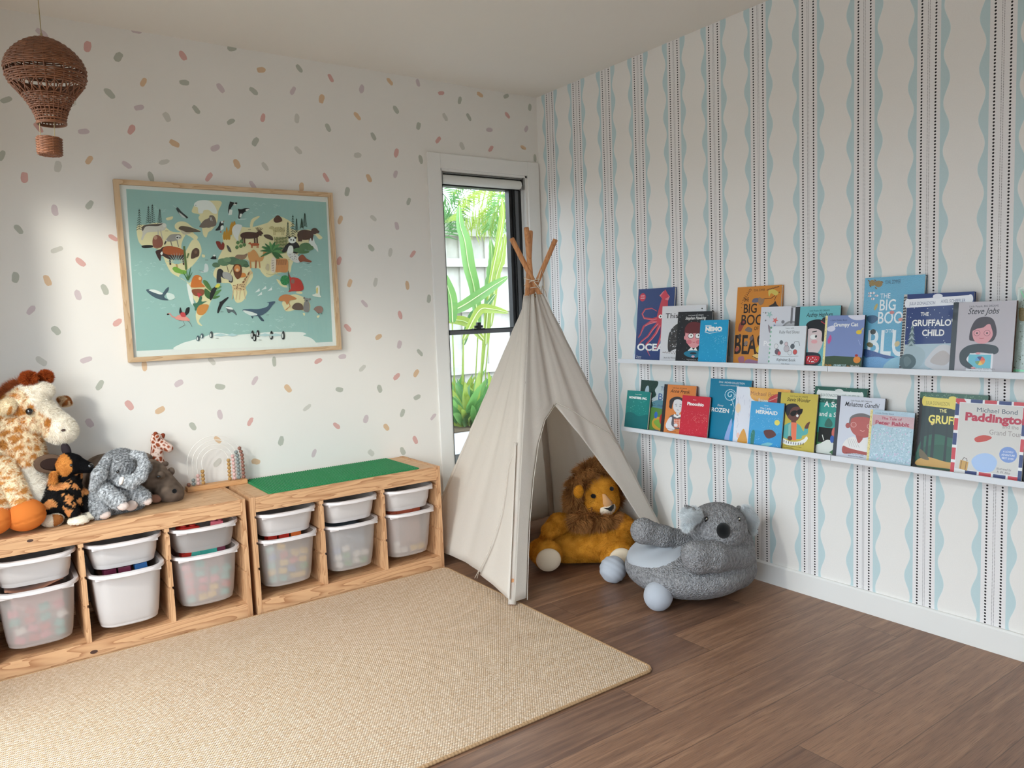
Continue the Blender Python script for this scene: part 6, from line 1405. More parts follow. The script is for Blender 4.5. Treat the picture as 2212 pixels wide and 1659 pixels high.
head = [E_(pt(48, 880, y), (S_(42), 0.075, S_(40))), K_(pt(72, 880, y - 0.01), pt(120, 920, y - 0.025), S_(33), S_(28)), E_(pt(130, 928, y - 0.03), (S_(33), 0.062, S_(29)), (0, 25, 0)), E_(pt(75, 846, y), (S_(36), 0.055, S_(20))),
        E_(pt(55, 915, y - 0.01), (S_(40), 0.07, S_(28)))]
blob('head', head, t, FUR, M, 0.006, 0.02, gcol, dict(gf, seed=2))
def bcol(P, N):
    c = vor_spots(P * np.array((1, 1, 1.25)), 2.0, 23, 0.10, (244, 228, 196), (200, 140, 74), 5, 0.18)
    cx, cz = Y(62, 1055, gy - 0.1).x, Y(62, 1055, gy - 0.1).z
    b = ((P[:, 0] - cx) / 0.085) ** 2 + ((P[:, 2] - cz) / 0.085) ** 2 < 1; b &= N[:, 1] < 0.1
    c[b] = ip((240, 234, 222)); return c
body = [K_(pt(30, 925, y), pt(42, 990, y), S_(46), S_(50)), E_(pt(40, 1060, y), (S_(60), 0.11, S_(62))), E_(pt(62, 1075, y - 0.05), (S_(42), 0.07, S_(40)))]
blob('body', body, t, FUR, M, 0.007, 0.03, bcol, dict(gf, seed=3, n=46000))
for nm, a, b, r1, r2, sd in (('leg', pt(5, 1010, y - 0.08), pt(42, 1095, y - 0.15), S_(26, y - .1), S_(27, y - .1), 5), ('leg', pt(-20, 1050, y - 0.10), pt(-12, 1105, y - 0.17), S_(24), S_(26), 6)):
    blob(nm, [K_(a, b, r1, r2)], t, FUR, M, 0.006, 0.01, lambda P, N: vor_spots(P * np.array((0.8, 0.8, 1.7)), 5.0, 24, 0.12, (244, 230, 200), (208, 150, 84), 5, 0.18), dict(gf, seed=sd, n=16000, len=0.009))
FT_ = (206, 116, 52)
for c, r in ((pt(54, 1112, y - 0.16), (S_(40, y - .15), 0.066, S_(35, y - .15))), (pt(-14, 1122, y - 0.18), (S_(34), 0.06, S_(32)))):
    c = Vector(c); c.z = max(c.z, UT + r[2]) if c.z < UT + r[2] * 1.6 else c.z
    blob('foot', [E_(c, r)], t, VELOUR, M, 0.006, 0.01, FT_, disp=lambda P, N, c=c: -0.0035 * np.exp(-((P[:, 2] - c.z - 0.25 * (P[:, 0] - c.x) + 0.012) / 0.0025) ** 2))
for c, r in ((pt(62, 818, y - 0.02), S_(16.5)), (pt(98, 815, y + 0.02), S_(15.5))):
    q = Vector(c); blob('horn', [K_(q + Vector((0.0, 0, -r * 1.7)), q, r * 0.55, r * 0.5)], t, FUR, M, 0.005, 0.01, (244, 236, 222), dict(n=2500, len=0.006, w=0.0006))
    blob('pompom', [E_(q, r * 0.82)], t, FUR, M, 0.005, 0.005, (166, 78, 34), dict(n=5200, len=0.0125, w=0.0008, comb=(0, 0, 0), jit=0.45, clump=0.6, cf=60, var=0.35, seed=8))
mane = [K_(pt(40, 832, y + 0.02), pt(22, 846, y + 0.02), S_(9), S_(10)), K_(pt(22, 846, y + 0.02), pt(2, 872, y + 0.02), S_(10), S_(10))]
blob('mane', mane, t, FUR, M, 0.005, 0.01, (176, 96, 56), dict(n=4200, len=0.024, w=0.0008, comb=(-0.6, 0, 0.3), jit=0.35, var=0.3))
def leafear(nm, a, tip, w, th, cols, t, M, side=1, n=5000, ln=0.007, mat=None):
    a, tip = Vector(a), Vector(tip); mid = a.lerp(tip, 0.5)
    return blob(nm, [K_(a, mid, w * 0.45, w), K_(mid, tip, w, w * 0.35)], t, mat or FUR, M, 0.004, 0.01, cols, dict(n=n, len=ln, w=0.0005, clump=0.4) if n else None)
e1 = leafear('ear', pt(24, 868, y - 0.06), pt(6, 890, y - 0.085), S_(15), 0.01, lambda P, N: spots(P, 22, 0.2, (244, 228, 196), (216, 160, 92), 3), t, M)
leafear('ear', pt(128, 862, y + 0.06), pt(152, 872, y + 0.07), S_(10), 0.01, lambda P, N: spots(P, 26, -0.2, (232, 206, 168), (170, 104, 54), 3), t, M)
eye(t, M, pt(63.5, 889, y - 0.080), S_(7.5)); eye(t, M, pt(137, 929.5, y - 0.093), (S_(4.5), 0.004, S_(2.8)), name='nostril', mat=plain('nostril_brown', (70, 50, 44), 0.9))

# ---- black and orange wild dog
y = -0.285; S_ = lambda px: sz(px, Y(150, 1050, -0.285))
t, M = toy('plush_wild_dog', (Y(140, 1090, y).x, y, UT), 'black plush wild dog with orange patches and big round ears')
def dcol(P, N):
    nz = noise3(P, 17, 21) + 0.3 * noise3(P, 70, 5); c = np.tile(ip((24, 22, 22)), (len(P), 1)); w = nz > 0.45; c[w] = ip((214, 150, 92)); return c
blob('body', [K_(pt(150, 1030, y + 0.02), pt(120, 1080, y + 0.02), S_(24), S_(38)), E_(pt(150, 1075, y), (S_(28), 0.06, S_(42))), E_(pt(100, 1098, y + 0.02), (S_(30), 0.07, S_(24)))], t, FUR, M, 0.005, 0.02, dcol, dict(n=26000, len=0.006, w=0.0005, comb=(-0.2, 0, -0.5), var=0.2), floor=UT)
def hcol(P, N):
    c = np.tile(ip((20, 19, 21)), (len(P), 1)); q = Y(138, 1005, y - 0.03); b = ((P[:, 0] - q.x) / S_(15)) ** 2 + ((P[:, 2] - q.z) / S_(24)) ** 2 < 1
    c[b] = ip((206, 138, 68)); return c
blob('head', [E_(pt(148, 1003, y), (S_(24), 0.048, S_(24))), K_(pt(162, 1003, y - 0.01), pt(190, 1010, y - 0.025), S_(19), S_(11)), K_(pt(138, 1010, y), pt(136, 1030, y), S_(18), S_(18))], t, FUR, M, 0.005, 0.012, hcol, dict(n=16000, len=0.004, w=0.0005, var=0.2))
blob('neck_fur', [K_(pt(117, 1022, y - 0.035), pt(115, 1038, y - 0.04), S_(5), S_(5))], t, FUR, M, 0.004, 0.01, (210, 140, 70), dict(n=900, len=0.014, w=0.0006, comb=(-.3, 0, -1)))
q = pt(108, 1002, y + 0.0)
blob('ear', [E_(q, (S_(31), 0.012, S_(21)), (0, 8, 0))], t, VELOUR, M, 0.004, 0.006, (96, 76, 62), disp=lambda P, N, q=q: np.where(N[:, 1] < 0, -0.008 * np.exp(-(((P[:, 0] - q.x) / 0.04) ** 2 + ((P[:, 2] - q.z) / 0.026) ** 2)), 0))
blob('ear_lining', [E_(q + Vector((0.006, -0.0075, -0.002)), (S_(22), 0.003, S_(13)), (0, 8, 0))], t, VELOUR, M, 0.003, 0.004, (50, 36, 32))
blob('ear', [E_(pt(143, 972, y + 0.03), (S_(9), 0.014, S_(17)), (0, -14, 0))], t, VELOUR, M, 0.004, 0.006, (52, 44, 48))
eye(t, M, pt(154, 1005, y - 0.046), S_(3.6)); eye(t, M, pt(195, 1007, y - 0.036), (S_(7), S_(6), S_(6)), name='nose')
for a, b, f in ((pt(140, 1075, y - 0.045), pt(160, 1108, y - 0.075), (166, 1118)), (pt(175, 1070, y - 0.0), pt(186, 1098, y - 0.02), (193, 1109))):
    blob('leg', [K_(a, b, S_(15), S_(11))], t, FUR, M, 0.005, 0.01, dcol, dict(n=6000, len=0.006, w=0.0005))
    c = Vector(b) + Vector((0.012, -0.012, 0)); c.z = UT + S_(9)
    blob('paw', [E_(c, (S_(20), 0.034, S_(9.5)))], t, FUR, M, 0.004, 0.01, lambda P, N: np.where((P[:, 2] < UT + 0.006)[:, None], ip((170, 112, 60)), ip((238, 230, 214))), dict(n=3600, len=0.004, w=0.0005), floor=UT)
c = pt(113, 1122, y - 0.04); c.z = UT + S_(14)
blob('paw', [E_(c, (S_(21), 0.03, S_(14)))], t, FUR, M, 0.004, 0.01, lambda P, N: np.where(((P[:, 0] - c.x) > 0.0)[:, None] & (N[:, 1] < -0.3)[:, None], ip((168, 108, 58)), ip((226, 214, 194))), dict(n=3600, len=0.004, w=0.0005), floor=UT)

# ---- grey elephant
y = -0.27; S_ = lambda px: sz(px, Y(250, 1050, -0.27))
t, M = toy('plush_elephant', (Y(245, 1090, y).x, y, UT), 'fluffy grey plush elephant with white tusk and curled trunk')
def ecol(P, N, a=(104, 105, 107), b=(186, 187, 189)):
    nz = np.clip(0.5 + 0.9 * noise3(P, 120, 31), 0, 1)[:, None]; return ip(a) * (1 - nz) + ip(b) * nz
el2 = lambda P, N: ecol(P, N, (138, 140, 142), (222, 223, 225))  # shading put into the colour: trunk, ear and legs paler than the head
ef = dict(n=34000, len=0.0075, w=0.00055, comb=(0, 0, -0.4), clump=0.6, cf=80, jit=0.35, var=0.25)
blob('head', [E_(pt(256, 1012, y - 0.012), (S_(37), 0.072, S_(37))), E_(pt(260, 994, y), (S_(33), 0.064, S_(24)))], t, FUR, M, 0.005, 0.008, ecol, dict(ef, seed=4, n=20000))
blob('trunk', [K_(pt(262, 1034, y - 0.06), pt(282, 1042, y - 0.09), S_(15), S_(13)), K_(pt(282, 1042, y - 0.09), pt(304, 1028, y - 0.105), S_(13), S_(11.5)), K_(pt(304, 1028, y - 0.105), pt(312, 1004, y - 0.105), S_(11.5), S_(10)), K_(pt(312, 1004, y - 0.105), pt(306, 986, y - 0.10), S_(10), S_(8.5)), K_(pt(306, 986, y - 0.10), pt(290, 981, y - 0.09), S_(8.5), S_(7.5))], t, FUR, M, 0.005, 0.006, el2, dict(ef, seed=5, n=15000, len=0.006))
blob('ear', [K_(pt(230, 994, y - 0.055), pt(214, 1026, y - 0.08), S_(7), S_(12)), K_(pt(214, 1026, y - 0.08), pt(202, 1054, y - 0.08), S_(12), S_(7))], t, FUR, M, 0.005, 0.01, el2, dict(ef, n=12000))
blob('ear', [K_(pt(300, 990, y + 0.03), pt(312, 1010, y + 0.04), S_(12), S_(13)), K_(pt(312, 1010, y + 0.04), pt(306, 1034, y + 0.04), S_(12), S_(8))], t, FUR, M, 0.005, 0.01, ecol, dict(ef, n=8000))
blob('body', [E_(pt(240, 1075, y + 0.02), (S_(48), 0.085, S_(40))), K_(pt(215, 1080, y - 0.02), pt(218, 1104, y - 0.06), S_(26), S_(20)), E_(pt(275, 1080, y + 0.02), (S_(38), 0.06, S_(30)))], t, FUR, M, 0.006, 0.012, ecol, dict(ef, seed=6, n=26000), floor=UT)
for a, b, r1, r2, pc, pr in ((pt(222, 1058, y - 0.06), pt(255, 1084, y - 0.10), 17, 15, (264, 1091), 12), (pt(282, 1058, y - 0.01), pt(308, 1074, y - 0.04), 18, 16, (314, 1080), 11)):
    blob('leg', [K_(a, b, S_(r1), S_(r2))], t, FUR, M, 0.005, 0.01, el2, dict(ef, n=9000))
    q = Vector(b) + Vector((0.012, -0.016, -0.014)); blob('foot_pad', [E_(q, (S_(pr), 0.014, S_(pr * 0.85)), (-20, 25, 0))], t, VELOUR, M, 0.004, 0.005, (226, 208, 200), disp=lambda P, N: 0.0008 * np.sin(P[:, 0] * 900))
for c, rx, rz in ((pt(226, 1112, y - 0.085), 12, 9), (pt(283, 1092, y - 0.06), 13, 11)):
    c.z = max(c.z, UT + S_(rz)); blob('foot_pad', [E_(c, (S_(rx), 0.016, S_(rz)))], t, VELOUR, M, 0.004, 0.005, (222, 202, 192), disp=lambda P, N: 0.0008 * np.sin(P[:, 0] * 900))
blob('tusk', [K_(pt(264, 1034, y - 0.095), pt(261, 1043, y - 0.10), S_(4.2), S_(3.8))], t, VELOUR, M, 0.003, 0.005, (238, 226, 216))
eye(t, M, pt(254, 1019, y - 0.0885), S_(3.2))

# ---- hippo lying behind
y = -0.12; S_ = lambda px: sz(px, Y(330, 1040, -0.12))
t, M = toy('plush_hippo', (Y(320, 1090, y).x, y, UT), 'brown plush hippo lying behind the elephant, its nose resting on the wood')
HB = (112, 98, 88)
def hb(P, N):
    w = np.clip(0.5 + 0.4 * noise3(P, 30, 5), 0, 1)[:, None]; return ip((98, 84, 74)) * (1 - w) + ip((122, 106, 94)) * w
blob('body', [E_(pt(232, 1022, y + 0.02), (S_(52), 0.085, S_(42))), E_(pt(285, 1040, y + 0.01), (S_(50), 0.09, S_(42)))], t, VELOUR, M, 0.007, 0.03, hb, floor=UT)
blob('head', [E_(pt(322, 1026, y - 0.02), (S_(36), 0.075, S_(34)), (0, 30, 0)), K_(pt(335, 1032, y - 0.03), pt(370, 1062, y - 0.06), S_(30), S_(24)), E_(pt(365, 1064, y - 0.07), (S_(31), 0.066, S_(22)), (0, 20, 0)), E_(pt(389, 1056, y - 0.05), (S_(7), 0.012, S_(6))),
      E_(pt(347, 1026, y - 0.095), (S_(9), 0.016, S_(9))), E_(pt(370, 1018, y - 0.0), (S_(7), 0.014, S_(9)))], t, VELOUR, M, 0.005, 0.008, hb, floor=UT, disp=lambda P, N: -0.002 * np.exp(-((P[:, 0] - Y(344, 1040, y - 0.1).x - 0.15 * (P[:, 2] - 0.6)) / 0.002) ** 2))
q = pt(325, 1007, y - 0.075); blob('ear', [E_(q, (S_(8), 0.008, S_(7)))], t, VELOUR, M, 0.003, 0.005, hb)
blob('ear', [E_(pt(318, 985, y + 0.03), (S_(12), 0.01, S_(6)), (0, 30, 0))], t, VELOUR, M, 0.003, 0.005, hb)
eye(t, M, pt(343, 1030, y - 0.112), (S_(4), 0.004, S_(3))); eye(t, M, pt(377, 1061, y - 0.133), (S_(5), 0.005, S_(5)), name='nostril', mat=FELT_BK)
blob('mouth_lining', [E_(pt(336, 1077, y - 0.105), (S_(12), 0.012, S_(9)), (0, 20, 0))], t, VELOUR, M, 0.004, 0.005, (150, 110, 92), floor=UT)
for u, v in ((323, 1075), (352, 1084)):
    c = pt(u, v, y - 0.06); c.z = UT + S_(9); blob('foot', [E_(c, (S_(12), 0.03, S_(9)))], t, VELOUR, M, 0.004, 0.006, hb, floor=UT)

# ---- small giraffe at the back
y = -0.055; S_ = lambda px: sz(px, Y(345, 980, -0.055))
t, M = toy('plush_giraffe', (Y(345, 1040, y).x, y, UT), 'small pale plush giraffe with red-brown patches, standing behind the hippo')
gc = lambda P, N: vor_spots(P, 3.0, 52, 0.17, (232, 208, 196), (150, 74, 46))
blob('body', [K_(pt(340, 975, y), pt(338, 1005, y), S_(11), S_(16)), K_(pt(338, 1005, y), pt(336, 1040, y), S_(17), S_(26)), K_(pt(338, 945, y), pt(340, 975, y), S_(10), S_(11)),
    E_(pt(340, 952, y), (S_(14), 0.022, S_(14))), K_(pt(346, 958, y - 0.01), pt(364, 968, y - 0.03), S_(12), S_(9.5))], t, PLUSH, M, 0.0035, 0.006, gc, floor=UT)
blob('horn', [K_(pt(337, 945, y - 0.012), pt(336, 937, y - 0.012), S_(4), S_(4.5))], t, PLUSH, M, 0.003, 0.004, (140, 66, 42)); blob('horn', [K_(pt(349, 950, y), pt(352, 940, y), S_(4), S_(4.5))], t, PLUSH, M, 0.003, 0.004, (130, 60, 40))
blob('ear', [K_(pt(339, 955, y - 0.02), pt(340, 944, y - 0.026), S_(3), S_(5.5))], t, PLUSH, M, 0.003, 0.004, gc); blob('mane', [K_(pt(331, 940, y + 0.01), pt(328, 985, y + 0.012), S_(3), S_(3))], t, PLUSH, M, 0.003, 0.004, (146, 70, 44))
blob('hoof', [K_(pt(352, 1002, y - 0.03), pt(358, 1002, y - 0.035), S_(5), S_(5.5))], t, VELOUR, M, 0.003, 0.004, (104, 88, 78)); blob('leg', [K_(pt(340, 1000, y - 0.01), pt(353, 1002, y - 0.03), S_(6), S_(5))], t, PLUSH, M, 0.003, 0.004, gc)

# ---- lion seat inside the tent
FLOORZ = 0.002
def FLp(u, v, y): return Y(u, v, y)
y = -0.80; S_ = lambda px, yy=-0.80: sz(px, Y(1265, 1150, yy))
yl = lambda u: -0.80 - (u - 1265) * 0.0015
t, M = toy('lion_seat', (Y(1265, 1200, y).x, y, 0), 'mustard plush lion seat with brown mane sitting inside the tent', cat='plush seat')
LM = (206, 142, 42)
def lcol(P, N):
    w = np.clip(0.5 + 0.5 * noise3(P, 22, 2), 0, 1)[:, None]; return ip((190, 126, 34)) * (1 - w) + ip((214, 150, 52)) * w
lf = dict(n=60000, len=0.007, w=0.0007, comb=(0, 0, -0.5), clump=0.5, cf=40, jit=0.3, var=0.16)
fz = lambda u, v, yy, r: (lambda p: Vector((p.x, p.y, max(p.z, r))))(Y(u, v, yy))
blob('body', [E_(fz(1212, 1195, yl(1212), 0.086), (0.115, 0.13, 0.084), (0, 0, -30)), E_(fz(1318, 1195, yl(1318), 0.086), (0.12, 0.13, 0.084), (0, 0, -30)), E_(fz(1265, 1195, yl(1265) - 0.01, 0.086), (0.16, 0.14, 0.082), (0, 0, -40)), E_(pt(1286, 1134, -0.80), (S_(50), 0.075, S_(34)))],
     t, FUR, M, 0.010, 0.05, lcol, dict(lf, seed=1), floor=0.002)
# legs with cream soles
for c, so, u2 in ((pt(1182, 1198, -0.82), (-0.018, -0.030, -0.008), 0), (pt(1338, 1214, -1.045), (-0.018, -0.028, 0.0), 1)):
    r = S_(30); c.z = max(c.z, r * 0.98)
    blob('leg', [E_(c, (r * 1.02, r * 0.95, r * 1.0)), E_(c + Vector((0.02, 0.07, -0.005)), (r * 0.9, r, r * 0.9))], t, FUR, M, 0.007, 0.02, lcol, dict(lf, n=11000, seed=4), floor=0.002)
    d = Vector(so).normalized(); q = c + d * (r * 0.70)
    rot = d.to_track_quat('Y', 'Z').to_euler()
    blob('sole', [E_(q, (r * 0.86, r * 0.40, r * 0.86), tuple(math.degrees(a) for a in rot))], t, VELOUR, M, 0.006, 0.005, (226, 208, 182), floor=0.003)
# arms
blob('arm', [K_(pt(1234, 1124, -0.76), pt(1206, 1131, -0.78), S_(17), S_(20)), K_(pt(1206, 1131, -0.78), pt(1186, 1147, -0.81), S_(20), S_(16))], t, FUR, M, 0.007, 0.02, lcol, dict(lf, n=18000, seed=8))
blob('arm', [K_(pt(1343, 1130, -0.885), pt(1348, 1140, -0.92), S_(20), S_(23)), K_(pt(1348, 1140, -0.92), pt(1337, 1163, -0.955), S_(23), S_(15))], t, FUR, M, 0.007, 0.02, lcol, dict(lf, n=18000, seed=9))
# head
yh = -0.825; hc = pt(1292, 1068, yh)
blob('head', [E_(hc, (S_(48), 0.09, S_(49)), (0, 0, 0)), E_(pt(1298, 1085, yh - 0.02), (S_(44), 0.08, S_(35)))], t, FUR, M, 0.008, 0.02, lcol, dict(lf, n=24000, seed=10, len=0.005))
mc = hc + Vector((0.0, 0.045, 0.0))
def mdir(B, N):
    d = B - np.array(tuple(hc + Vector((0, 0.06, 0)))); d[:, 1] *= 0.3; return d / np.linalg.norm(d, axis=1)[:, None] * 0.9
ring = [K_(hc + Vector((S_(52) * math.cos(a), 0.03 - 0.02 * math.sin(a), S_(54) * math.sin(a))), hc + Vector((S_(52) * math.cos(a + 0.42), 0.03 - 0.02 * math.sin(a + 0.42), S_(54) * math.sin(a + 0.42))), S_(15), S_(15)) for a in np.arange(0, 6.28, 0.42)] + [K_(pt(1250, 1122, -0.86), pt(1330, 1122, -0.89), S_(13), S_(13))]
blob('mane', ring, t, FUR, M, 0.008, 0.01, (158, 106, 60), dict(n=46000, len=0.050, w=0.0012, comb=(0, -0.15, -0.15), grav=(0, 0, -0.45), clump=0.75, cf=16, jit=0.22, var=0.42, seg=2, up=0.5, dirf=mdir, tip=(206, 150, 92), tipk=0.6))
blob('ear', [E_(pt(1250, 1062, yh - 0.075), (S_(11), 0.014, S_(13)))], t, FUR, M, 0.005, 0.008, (206, 142, 42), dict(lf, n=3000, len=0.005))
def face_y(u, v, extra=0.0):
    """front surface of the lion's head at a photo position"""
    for yy in np.arange(yh - 0.15, yh + 0.02, 0.002):
        p = Y(u, v, yy)
        if sd_prims(np.array([tuple(p)]), LH, 0.02)[0] < 0: return Y(u, v, yy - extra)
    return Y(u, v, yh - 0.1)
LH = [E_(hc, (S_(48), 0.09, S_(49)), (0, 0, 0)), E_(pt(1298, 1085, yh - 0.02), (S_(44), 0.08, S_(35)))]
def patch(nm, poly, mat, raise_=0.004, cen=None, dome=0.0, par=None):
    pts = [face_y(u, v, raise_) for u, v in poly]; cu, cv = (sum(q[i] for q in poly) / len(poly) for i in (0, 1)); c0 = face_y(cu, cv, raise_ + dome)
    m = MB(); m.M = M; n = len(pts); mids = [c0.lerp(p, 0.55) + Vector((0, -dome * 0.5, 0)) for p in pts]
    back = [p + Vector((0, 0.006 + raise_, 0)) for p in pts]
    V = [c0] + mids + pts + back; F = [(0, 1 + i, 1 + (i + 1) % n) for i in range(n)] + [(1 + i, 1 + n + i, 1 + n + (i + 1) % n, 1 + (i + 1) % n) for i in range(n)] + [(1 + n + i, 1 + 2 * n + i, 1 + 2 * n + (i + 1) % n, 1 + n + (i + 1) % n) for i in range(n)]
    m.add(V, F); return m.build(nm, mat, t, smooth=True)
def orb(cx, cy, rx, ry, n=18, a=0): return [(cx + rx * math.cos(2 * PI * i / n), cy + ry * math.sin(2 * PI * i / n)) for i in range(n)]
CREAM = plain('felt_cream', (236, 222, 200), 0.9, 0.1, sheen=0.2); PEACH = plain('felt_peach', (214, 160, 108), 0.9, 0.1, sheen=0.2)
patch('muzzle', [(1297, 1107), (1299, 1098), (1308, 1094), (1318, 1092), (1328, 1089), (1331, 1096), (1328, 1104), (1322, 1112), (1310, 1115), (1300, 1113)], CREAM, 0.006, dome=0.010)
patch('nose_bridge', [(1303, 1068), (1307, 1067), (1322, 1084), (1325, 1091), (1318, 1099), (1308, 1099), (1304, 1088)], PEACH, 0.007, dome=0.004)
patch('nose', [(1306, 1098), (1314, 1097), (1326, 1090), (1326, 1098), (1321, 1105), (1314, 1103)], FELT_BK, 0.014, dome=0.004)
patch('eye', orb(1283, 1072, 4.2, 4.7), FELT_BK, 0.006, dome=0.002); patch('eye', orb(1322, 1056, 3.8, 4.7), FELT_BK, 0.006, dome=0.002)
m = MB(); m.M = M
for a, b in (((1271, 1099), (1281, 1097)), ((1272, 1103), (1282, 1101)), ((1277, 1095), (1279, 1104))): m.tube([face_y(*a, 0.005), face_y(*b, 0.005)], 0.0012, 5)
m.tube([face_y(1319, 1105, 0.017), face_y(1319, 1111, 0.015)], 0.001, 5); m.build('stitching', plain('thread_dark', (110, 70, 40), 0.9), t)

# ---- koala seat in front
y = -1.43
t, M = toy('koala_seat', (Y(1490, 1250, y).x, y, 0), 'grey teddy fabric koala seat with black nose, on the floor by the wall', cat='plush seat')
S_ = lambda px, yy=-1.45: sz(px, Y(1490, 1200, yy))
KG = (138, 137, 138)
def kcol(P, N):
    w = np.clip(0.5 + 0.7 * noise3(P, 140, 41), 0, 1)[:, None]; return ip((126, 125, 127)) * (1 - w) + ip((168, 167, 168)) * w
bc = Vector((Y(1485, 1240, y).x, y, 0.118))
base = [E_(bc, (0.262, 0.275, 0.112)), E_(bc + Vector((0.05, -0.05, 0.03)), (0.18, 0.18, 0.12)), E_(bc + Vector((-0.03, -0.02, 0.0)), (0.255, 0.26, 0.100))]
curl = lambda P, N: 0.0009 * noise3(P, 60, 7)
blob('body', base, t, TEDDY, M, 0.007, 0.04, kcol, floor=0.002, disp=curl)
# seat cushion
cc = bc + Vector((-0.062, 0.02, 0.050))
def wrk(P, N):
    a = np.arctan2(P[:, 1] - cc.y + 0.03, P[:, 0] - cc.x - 0.02); r = np.hypot(P[:, 0] - cc.x - 0.02, P[:, 1] - cc.y + 0.03)
    return -0.007 * np.exp(-r / 0.15) * (1 + np.sin(a * 9 + 3 * r / 0.1)) - 0.016 * np.exp(-(r / 0.035) ** 2)
LG = (176, 180, 186)
blob('seat_cushion', [E_(cc, (0.205, 0.215, 0.074), (0, -4, 0))], t, VELOUR, M, 0.006, 0.01, LG, disp=wrk)
# upper body, arms
ub = [K_(Y(1568, 1190, -1.57), Y(1558, 1165, -1.56), S_(54), S_(46)), K_(Y(1588, 1225, -1.585), Y(1578, 1170, -1.57), S_(42), S_(46)), E_(Vector((-0.225, -1.52, 0.12)), (0.13, 0.15, 0.115))]
blob('torso', ub, t, TEDDY, M, 0.007, 0.03, kcol, disp=curl, floor=0.003)
blob('arm', [K_(Y(1490, 1168, -1.46), Y(1432, 1158, -1.42), S_(21), S_(21)), K_(Y(1432, 1158, -1.42), Y(1392, 1148, -1.38), S_(22), S_(26)), E_(Y(1388, 1146, -1.38), (S_(24), 0.05, S_(25)))], t, TEDDY, M, 0.006, 0.02, kcol, disp=curl)
blob('arm', [K_(Y(1592, 1200, -1.64), Y(1540, 1202, -1.66), S_(34), S_(31)), K_(Y(1540, 1202, -1.66), Y(1504, 1200, -1.64), S_(30), S_(29)), E_(Y(1506, 1214, -1.635), (S_(27), 0.055, S_(24)))], t, TEDDY, M, 0.006, 0.02, kcol, disp=curl)
# feet
c = Y(1422, 1291, -1.505); r = sz(32, c); c.z = max(c.z, r)
blob('foot', [E_(c, (r * 1.0, r * 0.95, r * 1.02))], t, VELOUR, M, 0.006, 0.01, (176, 180, 188), disp=lambda P, N: -0.002 * np.exp(-((P[:, 0] - c.x - 0.03) / 0.002) ** 2), floor=0.001)
c2 = Y(1324, 1230, -1.14); r2 = sz(29, c2); c2.z = max(c2.z, r2)
blob('foot', [E_(c2, (r2 * 0.98, r2, r2))], t, VELOUR, M, 0.006, 0.01, (176, 180, 188), disp=lambda P, N: 0.0012 * np.sin(((P[:, 0] - c2.x) + (P[:, 2] - c2.z)) * 180), floor=0.001)
# head
yk = -1.58; hk = Y(1549, 1125, yk)
KH = [E_(Y(1551, 1140, yk), (S_(62), 0.108, S_(43))), E_(Y(1548, 1130, yk), (S_(59), 0.112, S_(42))), E_(Y(1560, 1154, yk - 0.04), (S_(50), 0.09, S_(28)))]
blob('head', KH, t, TEDDY, M, 0.007, 0.03, kcol, disp=curl)
def kf(u, v, ex=0.0):
    for yy in np.arange(yk - 0.24, yk + 0.02, 0.003):
        if sd_prims(np.array([tuple(Y(u, v, yy))]), KH, 0.03)[0] < 0: return Y(u, v, yy - ex)
    return Y(u, v, yk - 0.15)
q = kf(1562, 1147, -0.004); blob('nose', [E_(q, (S_(14.5), 0.030, S_(17)), (0, 6, -25))], t, plain('nose_velvet', (12, 12, 14), 0.95, 0.05, sheen=0.2), M, 0.005, 0.01, (12, 12, 14))
for u, v in ((1526, 1122), (1597, 1122)):
    q = kf(u, v, 0.001); m = MB(); m.M = M; m.ball(q, (S_(5.2), 0.008, S_(6.2)), 14, 8); m.build('eye', SHINY, t, smooth=True)
    q2 = kf(u + 0.5, v - 1.5, 0.0085); m = MB(); m.M = M; m.ball(q2, (S_(1.4), 0.002, S_(1.6)), 8, 6); m.build('eye_glint', CREAM, t, smooth=True)
def ekf(seed): return dict(n=9000, len=0.016, w=0.0009, comb=(0, 0, -0.5), clump=0.5, cf=30, jit=0.3, var=0.06, seed=seed)
blob('ear_fur', [K_(Y(1500, 1112, yk + 0.0), Y(1484, 1112, yk - 0.01), S_(13), S_(11)), K_(Y(1490, 1120, yk), Y(1482, 1140, yk), S_(10), S_(6))], t, FUR, M, 0.006, 0.01, (224, 228, 230), ekf(1))
blob('ear', [K_(Y(1481, 1093, yk - 0.01), Y(1503, 1107, yk - 0.01), S_(3.5), S_(8))], t, TEDDY, M, 0.005, 0.01, kcol)
blob('ear_fur', [K_(Y(1612, 1102, yk - 0.05), Y(1622, 1124, yk - 0.05), S_(9), S_(11)), K_(Y(1622, 1124, yk - 0.05), Y(1624, 1146, yk - 0.05), S_(11), S_(7))], t, FUR, M, 0.006, 0.01, (224, 228, 230), ekf(2))
blob('ear', [K_(Y(1596, 1098, yk - 0.02), Y(1603, 1110, yk - 0.02), S_(6), S_(7))], t, TEDDY, M, 0.005, 0.01, kcol)

